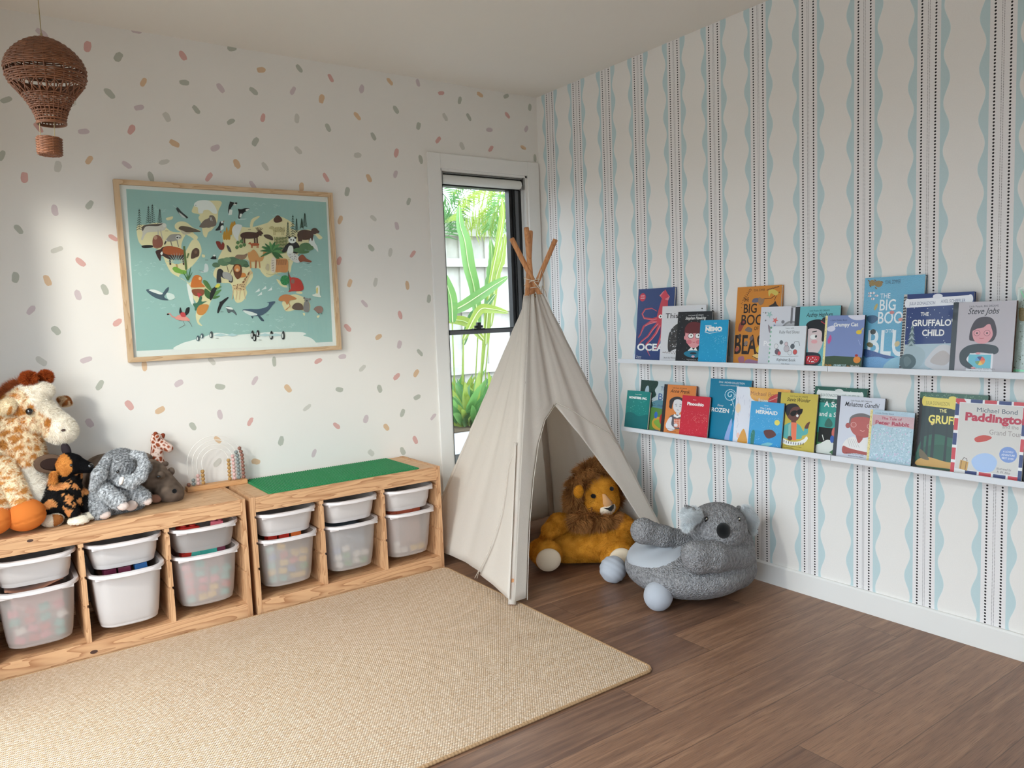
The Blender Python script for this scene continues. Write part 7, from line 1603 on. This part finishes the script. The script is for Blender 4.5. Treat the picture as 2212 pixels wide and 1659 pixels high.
# ------------------------------------------------------------------ stud boards
GREEN = plain('board_green', (24, 128, 74), 0.35, 0.5)
for k, x0 in enumerate((-1.868, -1.492)):
    t = empty('building_board', (x0, -0.395, UT), label='green studded building board, the one %s, on pine unit' % ('beside the rainbow abacus' if k == 0 else 'nearer the tent'), cat='building board', group='green stud boards')
    W_ = 0.375; m = MB(); r = 0.012; ol = []
    for cx, cy, a0 in ((W_ - r, W_ - r, 0), (r, W_ - r, 90), (r, r, 180), (W_ - r, r, 270)):
        for q in range(5): a = math.radians(a0 + 22.5 * q); ol.append((cx + r * math.cos(a), cy + r * math.sin(a)))
    m.sweep([[(x, y, z) for x, y in ol] for z in (0, 0.0028)]); m.build('board', GREEN, t)
    m = MB(); n = 34; p = W_ / n
    for i in range(n):
        for j in range(n):
            cx, cy = (i + .5) * p, (j + .5) * p; rr_ = p * 0.31
            ring_ = [(cx + rr_ * math.cos(PI * q / 4), cy + rr_ * math.sin(PI * q / 4)) for q in range(8)]
            m.sweep([[(x, y, z) for x, y in ring_] for z in (0.0026, 0.0062)])
    m.build('studs', GREEN, t, fix=False, kind='stuff')

# ------------------------------------------------------------------ rainbow abacus
t = empty('rainbow_abacus', (-2.0, -0.068, UT), label='rainbow shaped bead abacus with white wire arches on a wooden base', cat='abacus')
M = Matrix.Translation((2.0, 0.068, -UT))
m = MB(); m.M = M; m.box(-2.136, -1.868, -0.092, -0.046, UT, UT + 0.022, 0.003); m.build('base', pine(0, 'beech', (206, 156, 106), (186, 134, 86)), t)
WIRE = plain('wire_white', (236, 232, 226), 0.4, 0.4)
BC = {'brown': (142, 98, 84), 'grey': (128, 136, 134), 'pink': (210, 172, 166), 'mustard': (176, 138, 84)}
ax, zs = -2.002, 0.638
for name, R_, nl, nr in (('brown', 0.1225, 1, 9), ('grey', 0.1012, 2, 8), ('pink', 0.0806, 3, 7), ('mustard', 0.0592, 4, 6)):
    P = [(ax - R_, -0.069, UT + 0.02), (ax - R_, -0.069, zs)] + [(ax - R_ * math.cos(PI * i / 24), -0.069, zs + R_ * math.sin(PI * i / 24)) for i in range(1, 24)] + [(ax + R_, -0.069, zs), (ax + R_, -0.069, UT + 0.02)]
    m = MB(); m.M = M; m.tube(P, 0.0016, 8); m.build('wire_arch', WIRE, t, smooth=True)
    br = 0.0088; bm_ = plain('bead_' + name, BC[name], 0.5, 0.4)
    for sgn, cnt in ((-1, nl), (1, nr)):
        for i in range(cnt):
            s_ = UT + 0.0225 + br + i * br * 1.96
            if s_ <= zs: q = (ax + sgn * R_, -0.069, s_)
            else: a = (s_ - zs) / R_; q = (ax + sgn * R_ * math.cos(a), -0.069, zs + R_ * math.sin(a))
            m = MB(); m.M = M; m.ball(q, br, 14, 10); m.build('bead', bm_, t, smooth=True)

# ------------------------------------------------------------------ rattan balloon
def rattan(name, a, b):
    m, n, l, bb = newmat(name); tc = n.new('ShaderNodeTexCoord'); no = n.new('ShaderNodeTexNoise'); no.inputs['Scale'].default_value = 60; l.new(tc.outputs['Object'], no.inputs['Vector'])
    c = mix_rgb(n, l, no.outputs['Fac'], lin(a), lin(b)); l.new(c, bb.inputs['Base Color']); bb.inputs['Roughness'].default_value = 0.5; return m
RAT = rattan('rattan', (84, 48, 28), (158, 100, 64)); RATD = rattan('rattan_stake', (84, 48, 28), (150, 92, 58))
by = -1.2
bx = Y(92, 165, by)
S_ = lambda px: sz(px, bx)
t = empty('rattan_balloon', (bx.x, by, HC), label='woven rattan hot air balloon hanging from the ceiling on a string', cat='hanging decoration')
Mb = Matrix.Translation((-bx.x, -by, -HC))
top, bot = Y(90, 82, by), Y(112, 268, by)
axis = (top - bot).normalized(); side_ = Vector((axis.z, 0, -axis.x)); fwd = axis.cross(side_)
Hh = (top - bot).length
PROF = [(0.0, 0.05), (0.012, 0.20), (0.04, 0.37), (0.09, 0.56), (0.16, 0.75), (0.25, 0.91), (0.35, 0.995), (0.45, 0.985), (0.54, 0.90), (0.62, 0.76), (0.70, 0.61), (0.78, 0.50), (0.86, 0.42), (0.94, 0.355), (1.0, 0.345)]
Rm = S_(78)
def prof(f):
    for (a, ra), (b, rb) in zip(PROF, PROF[1:]):
        if a <= f <= b: return Rm * (ra + (rb - ra) * (f - a) / (b - a))
    return Rm * PROF[-1][1]
def bp(f, ang, off=0.0): return top - axis * (f * Hh) + (side_ * math.cos(ang) + fwd * math.sin(ang)) * (prof(f) + off)
def weave(t, f0, f1, nst, name, pf, base, h, pitch=0.0047, offs=0.0015):
    m = MB(); m.M = Mb; rows = max(2, int((f1 - f0) * h / pitch))
    for r_ in range(rows):
        f = f0 + (f1 - f0) * (r_ + 0.5) / rows; P = []; N = nst * 4
        for k in range(N): a = 2 * PI * k / N; P.append(pf(f, a, offs * math.cos(nst * a / 2 + r_ * PI)))
        m.tube(P, 0.0024, 5, closed=True)
    m.build(name, RAT, t, smooth=True)
for (a, b, nm) in ((0.0, 0.40, 'upper_weave'), (0.44, 0.565, 'middle_weave'), (0.675, 0.84, 'lower_weave'), (0.855, 0.93, 'lower_weave')): weave(t, a, b, 26, nm, bp, t, Hh)
for k in range(26):
    a = 2 * PI * k / 26; m = MB(); m.M = Mb; m.tube([bp(f / 24, a) for f in range(0, 24)] + [bp(0.985, a)], 0.0019, 5)
    if k < 26: m.build('stake', RATD, t, smooth=True)
for k in range(22):
    for d in (-1, 1):
        a = 2 * PI * k / 22; m = MB(); m.M = Mb; m.tube([bp(0.562 + 0.115 * q / 4, a + d * 0.14 * q / 2, 0.001) for q in range(5)], 0.0014, 5); m.build('lattice_strand', RAT, t, smooth=True)
m = MB(); m.M = Mb
for f in (0.95, 0.985, 1.0): m.tube([bp(f, 2 * PI * k / 48, 0.001) for k in range(48)], 0.0026, 6, closed=True)
m.build('mouth_rim', RAT, t, smooth=True)
# basket
bt, bb_ = Y(106, 298, by), Y(108, 334, by); ba = (bt - bb_).normalized(); bs = Vector((ba.z, 0, -ba.x)); bf = ba.cross(bs); hb_ = (bt - bb_).length; rb = S_(23.5)
def kp(f, ang, off=0.0): return bt - ba * (f * hb_) + (bs * math.cos(ang) + bf * math.sin(ang)) * (rb * (1 - 0.03 * f) + off)
m = MB(); m.M = Mb; rows = 13
for r_ in range(rows):
    m.tube([kp((r_ + .5) / rows, 2 * PI * k / 56, 0.0014 * math.cos(7 * 2 * PI * k / 56 + r_ * PI)) for k in range(56)], 0.0022, 5, closed=True)
for r_ in range(5): m.tube([kp(1.0, 2 * PI * k / 40, -rb * 0.19 * r_ - 0.002) for k in range(40)], 0.0022, 5, closed=True)
for k in range(10):
    a = 2 * PI * k / 10; m.tube([kp(1.02, a), kp(1.0, a, -rb * 0.94)], 0.002, 5)
m.build('basket', RAT, t, smooth=True)
for k in range(14):
    m = MB(); m.M = Mb; m.tube([kp(0, 2 * PI * k / 14), kp(1, 2 * PI * k / 14)], 0.0017, 5); m.build('basket_stake', RATD, t)
STR = plain('jute_string', (170, 152, 116), 0.8, 0.2)
for u0, u1 in ((85, 88), (117, 118)):
    m = MB(); m.M = Mb; m.tube([Y(u0, 262, by - 0.01), Y(u1, 300, by - 0.01)], 0.0011, 6); m.build('basket_string', STR, t)
m = MB(); m.M = Mb; m.tube([top, top + axis * 0.012], 0.003, 6); m.tube([top + axis * 0.01, Vector((Y(84, 5, by).x, by, HC))], 0.0013, 6); m.build('hanging_string', STR, t)

# ------------------------------------------------------------------ toys in the bins
rr = random.Random(11)
TC = {'red': (206, 44, 36), 'yellow': (232, 190, 60), 'blue': (60, 120, 190), 'teal': (60, 180, 170), 'green': (70, 160, 90), 'pink': (226, 110, 130), 'orange': (236, 120, 50), 'white': (236, 232, 226), 'plum': (120, 44, 74), 'russet': (178, 86, 62)}
def toy_block(p, s, cname, where, kind='building_block', grp=None):
    o = empty(kind, p, label='%s toy block %s' % (cname, where), cat='toy block', group=grp or 'toy blocks in the bins')
    o.rotation_euler = (rr.uniform(-0.4, 0.4), rr.uniform(-0.4, 0.4), rr.uniform(-1.5, 1.5))
    a, b, c = s; m = MB(); m.box(-a / 2, a / 2, -b / 2, b / 2, -c / 2, c / 2, 0.0015); mt = plain('toy_' + cname, TC[cname], 0.35, 0.5); m.build('brick', mt, o)
    for i in (-1, 1): m = MB(); m.lathe([(0.0, 0), (a * 0.17, 0), (a * 0.17, 0.005), (0, 0.005)], 12, (i * a * 0.24, 0, c / 2)); m.build('stud', mt, o)
    return o
def fill(un, k, names, top_names, n, topn):
    b = BINS[un, k]; L = b.location; where = 'in deep %s bin, %s' % (side[k], 'unit by tent' if un == 'right' else 'unit under plushes')
    z = 0.03; i = 0
    # a layer against the front wall, seen through the plastic
    for r_ in range(5):
        for c_ in range(4):
            if i >= n: break
            cx = (-0.078 + 0.052 * c_) * (0.86 + 0.03 * r_); q = (L.x + cx, L.y - 0.150 - 0.004 * r_ + 0.01, L.z + 0.028 + 0.036 * r_)
            o = toy_block(q, (0.034, 0.022, 0.022), names[rr.randrange(len(names))], '%s row, %s, ' % (('bottom', 'second', 'middle', 'fourth', 'top')[r_], ('far left', 'mid left', 'mid right', 'far right')[c_]) + where); o.location.x += rr.uniform(-0.008, 0.008); o.location.z += rr.uniform(-0.003, 0.003); o.rotation_euler = (0, rr.uniform(-0.45, 0.45), rr.uniform(-0.1, 0.1)); i += 1
    for j in range(topn):
        q = (L.x - 0.085 + 0.17 * (j + 0.5) / topn, L.y - 0.105, L.z + 0.212)
        o = toy_block(q, (0.046, 0.03, 0.022), top_names[j % len(top_names)], 'at the brim, %s, ' % ('first from left', 'second from left', 'third from left', 'fourth from left', 'fifth from left')[j] + where); o.rotation_euler = (rr.uniform(-0.15, 0.15), rr.uniform(-0.15, 0.15), rr.uniform(-0.3, 0.3))
    # the heap under them
    m = MB(); m.box(-0.086, 0.086, -0.118, 0.13, 0.008, 0.19, 0.01)
    o = m.build('toy_heap', plain('heap_' + un + str(k), {('right', 0): (150, 140, 120), ('right', 1): (120, 140, 160), ('left', 0): (214, 170, 166), ('left', 2): (190, 150, 150)}.get((un, k), (170, 130, 112)), 0.9, noise=0.5, bscale=160), None, label='mixed toys filling the deep %s bin, %s' % (side[k], 'unit by the tent' if un == 'right' else 'unit under plush animals'), cat='toys', kind='stuff')
    o.location = L
fill('right', 0, ['yellow', 'red', 'blue', 'teal', 'yellow', 'green'], ['red', 'red', 'orange'], 18, 3)
fill('right', 1, ['white', 'blue', 'yellow', 'white', 'green', 'white'], [], 10, 0)
fill('right', 2, ['white', 'white', 'yellow'], ['russet', 'russet', 'russet', 'russet'], 5, 4)
fill('left', 2, ['pink', 'teal', 'yellow', 'pink', 'red', 'teal'], ['red', 'teal', 'teal', 'teal', 'plum'], 18, 5)
fill('left', 0, ['pink', 'white', 'pink', 'white', 'teal', 'red'], [], 16, 0)
fill('left', 1, ['white'], ['plum', 'plum', 'blue'], 0, 3)
# a length of brown cloth on the left bin
L = BINS['left', 0].location
m = MB(); V = [(x, y, 0.219 + 0.012 * math.sin(x * 26 + y * 9) + 0.006 * math.sin(y * 40 + x * 12)) for y in [(-0.150 + 0.02 * i) for i in range(12)] for x in [(-0.1 + 0.0095 * j) for j in range(21)]]
m.add(V, [(i * 21 + j, i * 21 + j + 1, i * 21 + 22 + j, i * 21 + 21 + j) for i in range(11) for j in range(20)])
o = m.build('folded_cloth', plain('cloth_tan', (176, 124, 100), 0.9, 0.1, sheen=0.3), None, smooth=True, fix=False, label='tan cloth heaped at the top of the deep bin at the far left', cat='cloth'); o.location = L; o.modifiers.new('thick', 'SOLIDIFY').thickness = 0.003
o = toy_block((UA0 + (cols[2][0] + cols[2][1]) / 2 - 0.06, UY + 0.07, GRV[0] - 0.012), (0.08, 0.05, 0.02), 'red', 'in the shallow top bin under the small giraffe'); o.rotation_euler = (0, 0.1, 0.2)
o = toy_block((UA0 + (cols[2][0] + cols[2][1]) / 2 + 0.06, UY + 0.08, GRV[0] - 0.012), (0.05, 0.04, 0.02), 'pink', 'in the shallow top bin under the small giraffe'); o.rotation_euler = (0, 0.1, -0.2)

# ------------------------------------------------------------------ garden outside the window
GZ = 0.45
m = MB(); m.box(-14, 14, 0.9, 14, GZ - 0.4, GZ); m.build('ground', plain('mulch', (92, 80, 66), 0.95, 0.1, noise=0.5, bscale=120, bump=0.8), kind='structure')
m = MB(); m.box(-14, 14, 0.18, 0.9, GZ - 0.5, GZ - 0.01); m.build('path', plain('path_concrete', (176, 178, 182), 0.9, 0.1, noise=0.06, bscale=60), kind='structure')
m = MB(); m.box(-16, XL - 0.45, -14, 4, -0.3, -0.12); m.build('terrace', plain('terrace_stone', (150, 148, 144), 0.9, 0.1, noise=0.06, bscale=60), kind='structure')
FENCE = plain('weathered_timber', (196, 193, 186), 0.9, 0.1, noise=0.22, bscale=90)
FY = 2.1
t = empty('timber_fence', (0.5, FY, GZ), label='pale weathered paling fence behind the garden plants', cat='fence')
Mf = Matrix.Translation((-0.5, -FY, -GZ))
x = -1.6; k = 0
while x < 3.6:
    w = 0.148; m = MB(); m.M = Mf; y0 = FY + (0.0 if k % 2 else 0.018); m.box(x, x + w, y0, y0 + 0.016, GZ + 0.02, GZ + 1.70 + 0.02 * math.sin(k * 2.1)); m.build('paling', FENCE, t); x += w - 0.012; k += 1
for z in (0.3, 0.85, 1.25, 1.52): m = MB(); m.M = Mf; m.box(-1.6, 3.6, FY - 0.045, FY - 0.002, GZ + z, GZ + z + 0.075); m.build('rail', FENCE, t)
def leaf_mat(name, a, b):
    m, n, l, bb = newmat(name); out = n['Material Output']; tc = n.new('ShaderNodeTexCoord'); no = n.new('ShaderNodeTexNoise'); no.inputs['Scale'].default_value = 5; l.new(tc.outputs['Object'], no.inputs['Vector'])
    c = mix_rgb(n, l, no.outputs['Fac'], lin(a), lin(b)); l.new(c, bb.inputs['Base Color']); bb.inputs['Roughness'].default_value = 0.4
    t_ = n.new('ShaderNodeBsdfTranslucent'); l.new(c, t_.inputs[0]); mx = n.new('ShaderNodeMixShader'); mx.inputs[0].default_value = 0.5; l.new(bb.outputs[0], mx.inputs[1]); l.new(t_.outputs[0], mx.inputs[2]); l.new(mx.outputs[0], out.inputs[0]); return m
LG1, LG2, LG3 = leaf_mat('leaf_green', (96, 150, 82), (128, 168, 92)), leaf_mat('leaf_lime', (168, 182, 80), (146, 172, 80)), leaf_mat('leaf_deep', (72, 124, 72), (104, 148, 86))
RIB = plain('leaf_rib', (190, 204, 150), 0.5)
def blade(P, W, mat, par, rib=True, name='leaf', fold=0.25):
    """a broad leaf along P with half widths W"""
    P = [Vector(p) for p in P]; m = MB(); V = []; n = len(P); q = []
    for i, p in enumerate(P):
        tt = (P[min(i + 1, n - 1)] - P[max(i - 1, 0)]).normalized(); sd = tt.cross(Vector((0, -1, 0)))
        sd = sd.normalized() if sd.length > 0.1 else Vector((1, 0, 0)); w = W[i]; q.append(p)
        V += [p - sd * w + Vector((0, -fold * w, 0)), p - sd * w * 0.5 + Vector((0, -fold * w * 0.3, 0)), p, p + sd * w * 0.5 + Vector((0, -fold * w * 0.3, 0)), p + sd * w + Vector((0, -fold * w, 0))]
    m.add(V, [(i * 5 + j, i * 5 + j + 1, i * 5 + 6 + j, i * 5 + 5 + j) for i in range(n - 1) for j in range(4)])
    o = m.build(name, mat, par, smooth=True, fix=False)
    if rib:
        m = MB(); m.tube([p + Vector((0, -0.004, 0)) for p in q], [0.006 * (1 - 0.8 * i / n) for i in range(n)], 5); m.build('midrib', RIB, o, smooth=True)
    return o
def cr(pts, k=6):
    pts = [Vector(p) for p in pts]; out = []
    for i in range(len(pts) - 1):
        p0, p1, p2, p3 = pts[max(i - 1, 0)], pts[i], pts[i + 1], pts[min(i + 2, len(pts) - 1)]
        for j in range(k):
            t_ = j / k; out.append(0.5 * (2 * p1 + (p2 - p0) * t_ + (2 * p0 - 5 * p1 + 4 * p2 - p3) * t_ ** 2 + (3 * p1 - p0 - 3 * p2 + p3) * t_ ** 3))
    return out + [pts[-1]]
def lf(par, pts, w, mat, ydep, rib=True, ragged=0.0, sd=0):
    """leaf through photo positions of the window view (from base to tip) at depth ydep"""
    P = cr([Y(900 + u / 3.77, 320 + v / 3.77, ydep + dy) for u, v, dy in pts]); b0 = P[0]
    m = MB(); m.tube([b0, Vector((b0.x * 0.9, b0.y, (b0.z + GZ) / 2)), Vector((b0.x * 0.85, b0.y, GZ - 0.02))], 0.005, 6); m.build('stem', LG2, par, smooth=True); n = len(P); q = random.Random(sd)
    wm = sz(w / 3.77, P[n // 2]) / 2
    W = [max(0.002, wm * (math.sin(PI * min(1, (i + 0.6) / n) ** 0.8) ** 0.6) * (1 - ragged * q.random())) for i in range(n)]
    return blade(P, W, mat, par, rib)
def root_to(t, u, v, y): return Y(900 + u / 3.77, 320 + v / 3.77, y)
t = empty('broad_leaf_plant', (0, 0, 0), label='broad leaved garden plant with tall strap leaf, seen through the window', cat='plant')
lf(t, [(500, 1500, 0), (470, 1170, 0), (420, 960, -.05), (390, 760, -.05), (350, 620, 0), (345, 470, 0.05)], 120, LG1, 1.35)
lf(t, [(380, 1560, 0), (500, 1330, 0), (600, 1310, -.02), (745, 1340, 0)], 78, LG2, 1.2)
lf(t, [(240, 1350, 0), (380, 1280, 0), (520, 1190, -.03), (640, 1110, 0), (740, 1050, 0.03)], 95, LG1, 1.25)
lf(t, [(290, 1420, 0), (280, 1250, 0), (250, 1130, -.02), (215, 1010, 0)], 110, LG1, 1.15)
lf(t, [(540, 1560, 0), (420, 1430, 0), (320, 1400, 0), (225, 1410, 0.04)], 80, LG2, 1.3)
lf(t, [(380, 1600, 0), (440, 1380, 0), (540, 1310, 0), (640, 1190, 0.05)], 70, LG3, 1.4)
lf(t, [(560, 1600, 0), (570, 1380, 0), (590, 1250, 0)], 60, LG2, 1.45)
t2 = empty('ginger_plant', (0, 0, 0), label='yellow green plant with ragged upright leaves beside the tall strap leaf', cat='plant')
lf(t2, [(560, 1420, 0), (590, 1090, 0), (610, 900, 0), (600, 740, 0.03)], 100, LG1, 1.5, ragged=0.3, sd=3)
lf(t2, [(560, 1500, 0), (600, 1100, 0), (660, 800, 0), (700, 560, 0), (690, 400, 0)], 50, LG2, 1.45, sd=2)
lf(t2, [(600, 1450, 0), (640, 1080, 0), (690, 900, 0), (720, 700, 0)], 90, LG2, 1.55, ragged=0.35, sd=5)
m = MB(); m.tube([root_to(t2, 560, 1560, 1.5), root_to(t2, 600, 1090, 1.5), root_to(t2, 690, 480, 1.5)], 0.008, 6); m.build('stem', LG2, t2, smooth=True)
def frond(par, pts, y, nl, ll, mat, droop=0.5, sd=1):
    P = cr([Y(900 + u / 3.77, 320 + v / 3.77, y) for u, v in pts], 8); q = random.Random(sd); m = MB(); m.tube(P, [0.006 * (1 - 0.7 * i / len(P)) for i in range(len(P))], 5)
    for i in range(nl):
        f = 0.1 + 0.9 * i / nl; k = min(len(P) - 2, int(f * (len(P) - 1))); p = P[k]; tt = (P[k + 1] - P[k]).normalized(); sd_ = tt.cross(Vector((0, -1, 0))).normalized(); L_ = ll * (1 - 0.55 * f) * q.uniform(0.85, 1.1)
        for sg in (-1, 1):
            d = (sd_ * sg + tt * 0.7).normalized(); a = p + d * L_ * 0.5 + Vector((0, q.uniform(-.03, .03), -droop * L_ * 0.12)); b = p + d * L_ + Vector((0, q.uniform(-.06, .06), -droop * L_ * 0.5)); w = 0.0075
            wv = Vector((-d.z, 0, d.x)) * w
            m.add([p, a + wv, b, a - wv], [(0, 1, 2, 3)])
    return m.build('frond', mat, par, fix=False)
t = empty('palm', (0, 0, 0), label='feathery palm fronds hanging over the fence at the top of the window', cat='palm')
frond(t, [(150, 760), (260, 560), (330, 470), (430, 330)], 1.9, 26, 0.26, LG3, 0.3, 1)
frond(t, [(760, 330), (600, 390), (450, 480), (330, 600)], 1.8, 30, 0.30, LG2, 0.9, 2)
frond(t, [(780, 240), (620, 280), (460, 330), (330, 400)], 1.95, 28, 0.26, LG2, 0.8, 3)
frond(t, [(780, 560), (660, 520), (560, 560), (480, 660)], 1.75, 24, 0.22, LG2, 1.0, 4)
frond(t, [(800, 420), (700, 450), (640, 540), (600, 660)], 1.7, 26, 0.22, LG1, 1.0, 5)
frond(t, [(120, 300), (220, 380), (300, 500), (320, 660)], 2.0, 26, 0.24, LG3, 0.4, 6)
frond(t, [(820, 300), (720, 330), (650, 420), (560, 640)], 2.0, 30, 0.26, LG1, 1.0, 7)
rr = random.Random(4)
for k, (u, v, lab) in enumerate(((1010, 870, 'dark green leafy clump low in the bed below the window latch'), (985, 800, 'bright leafy clump at the left of the lower pane'), (1045, 800, 'leafy clump at the right of the lower pane near the tent'))):
    _q = Y(u, v + 30, (1.1, 1.75, 1.4)[k]); t = empty('leafy_clump', (_q.x, _q.y, GZ), label=lab, cat='plant'); ib = t.matrix_world.inverted(); base = Vector(t.location)
    for i in range(60):
        a = rr.uniform(0, 2 * PI); el = rr.uniform(0.5, 1.4); L_ = rr.uniform(0.22, 0.58)
        d = Vector((math.cos(a) * math.cos(el), math.sin(a) * math.cos(el), math.sin(el))); b0 = Vector((rr.uniform(-.06, .06), rr.uniform(-.06, .06), -0.01))
        P = [b0 + d * L_ * f + Vector((0, 0, -0.25 * L_ * f * f)) for f in (0, .2, .4, .6, .8, 1)]
        blade(P, [0.004, 0.018, 0.028, 0.028, 0.018, 0.002], (LG1, LG3, LG2)[rr.randrange(3)], t, rib=False)
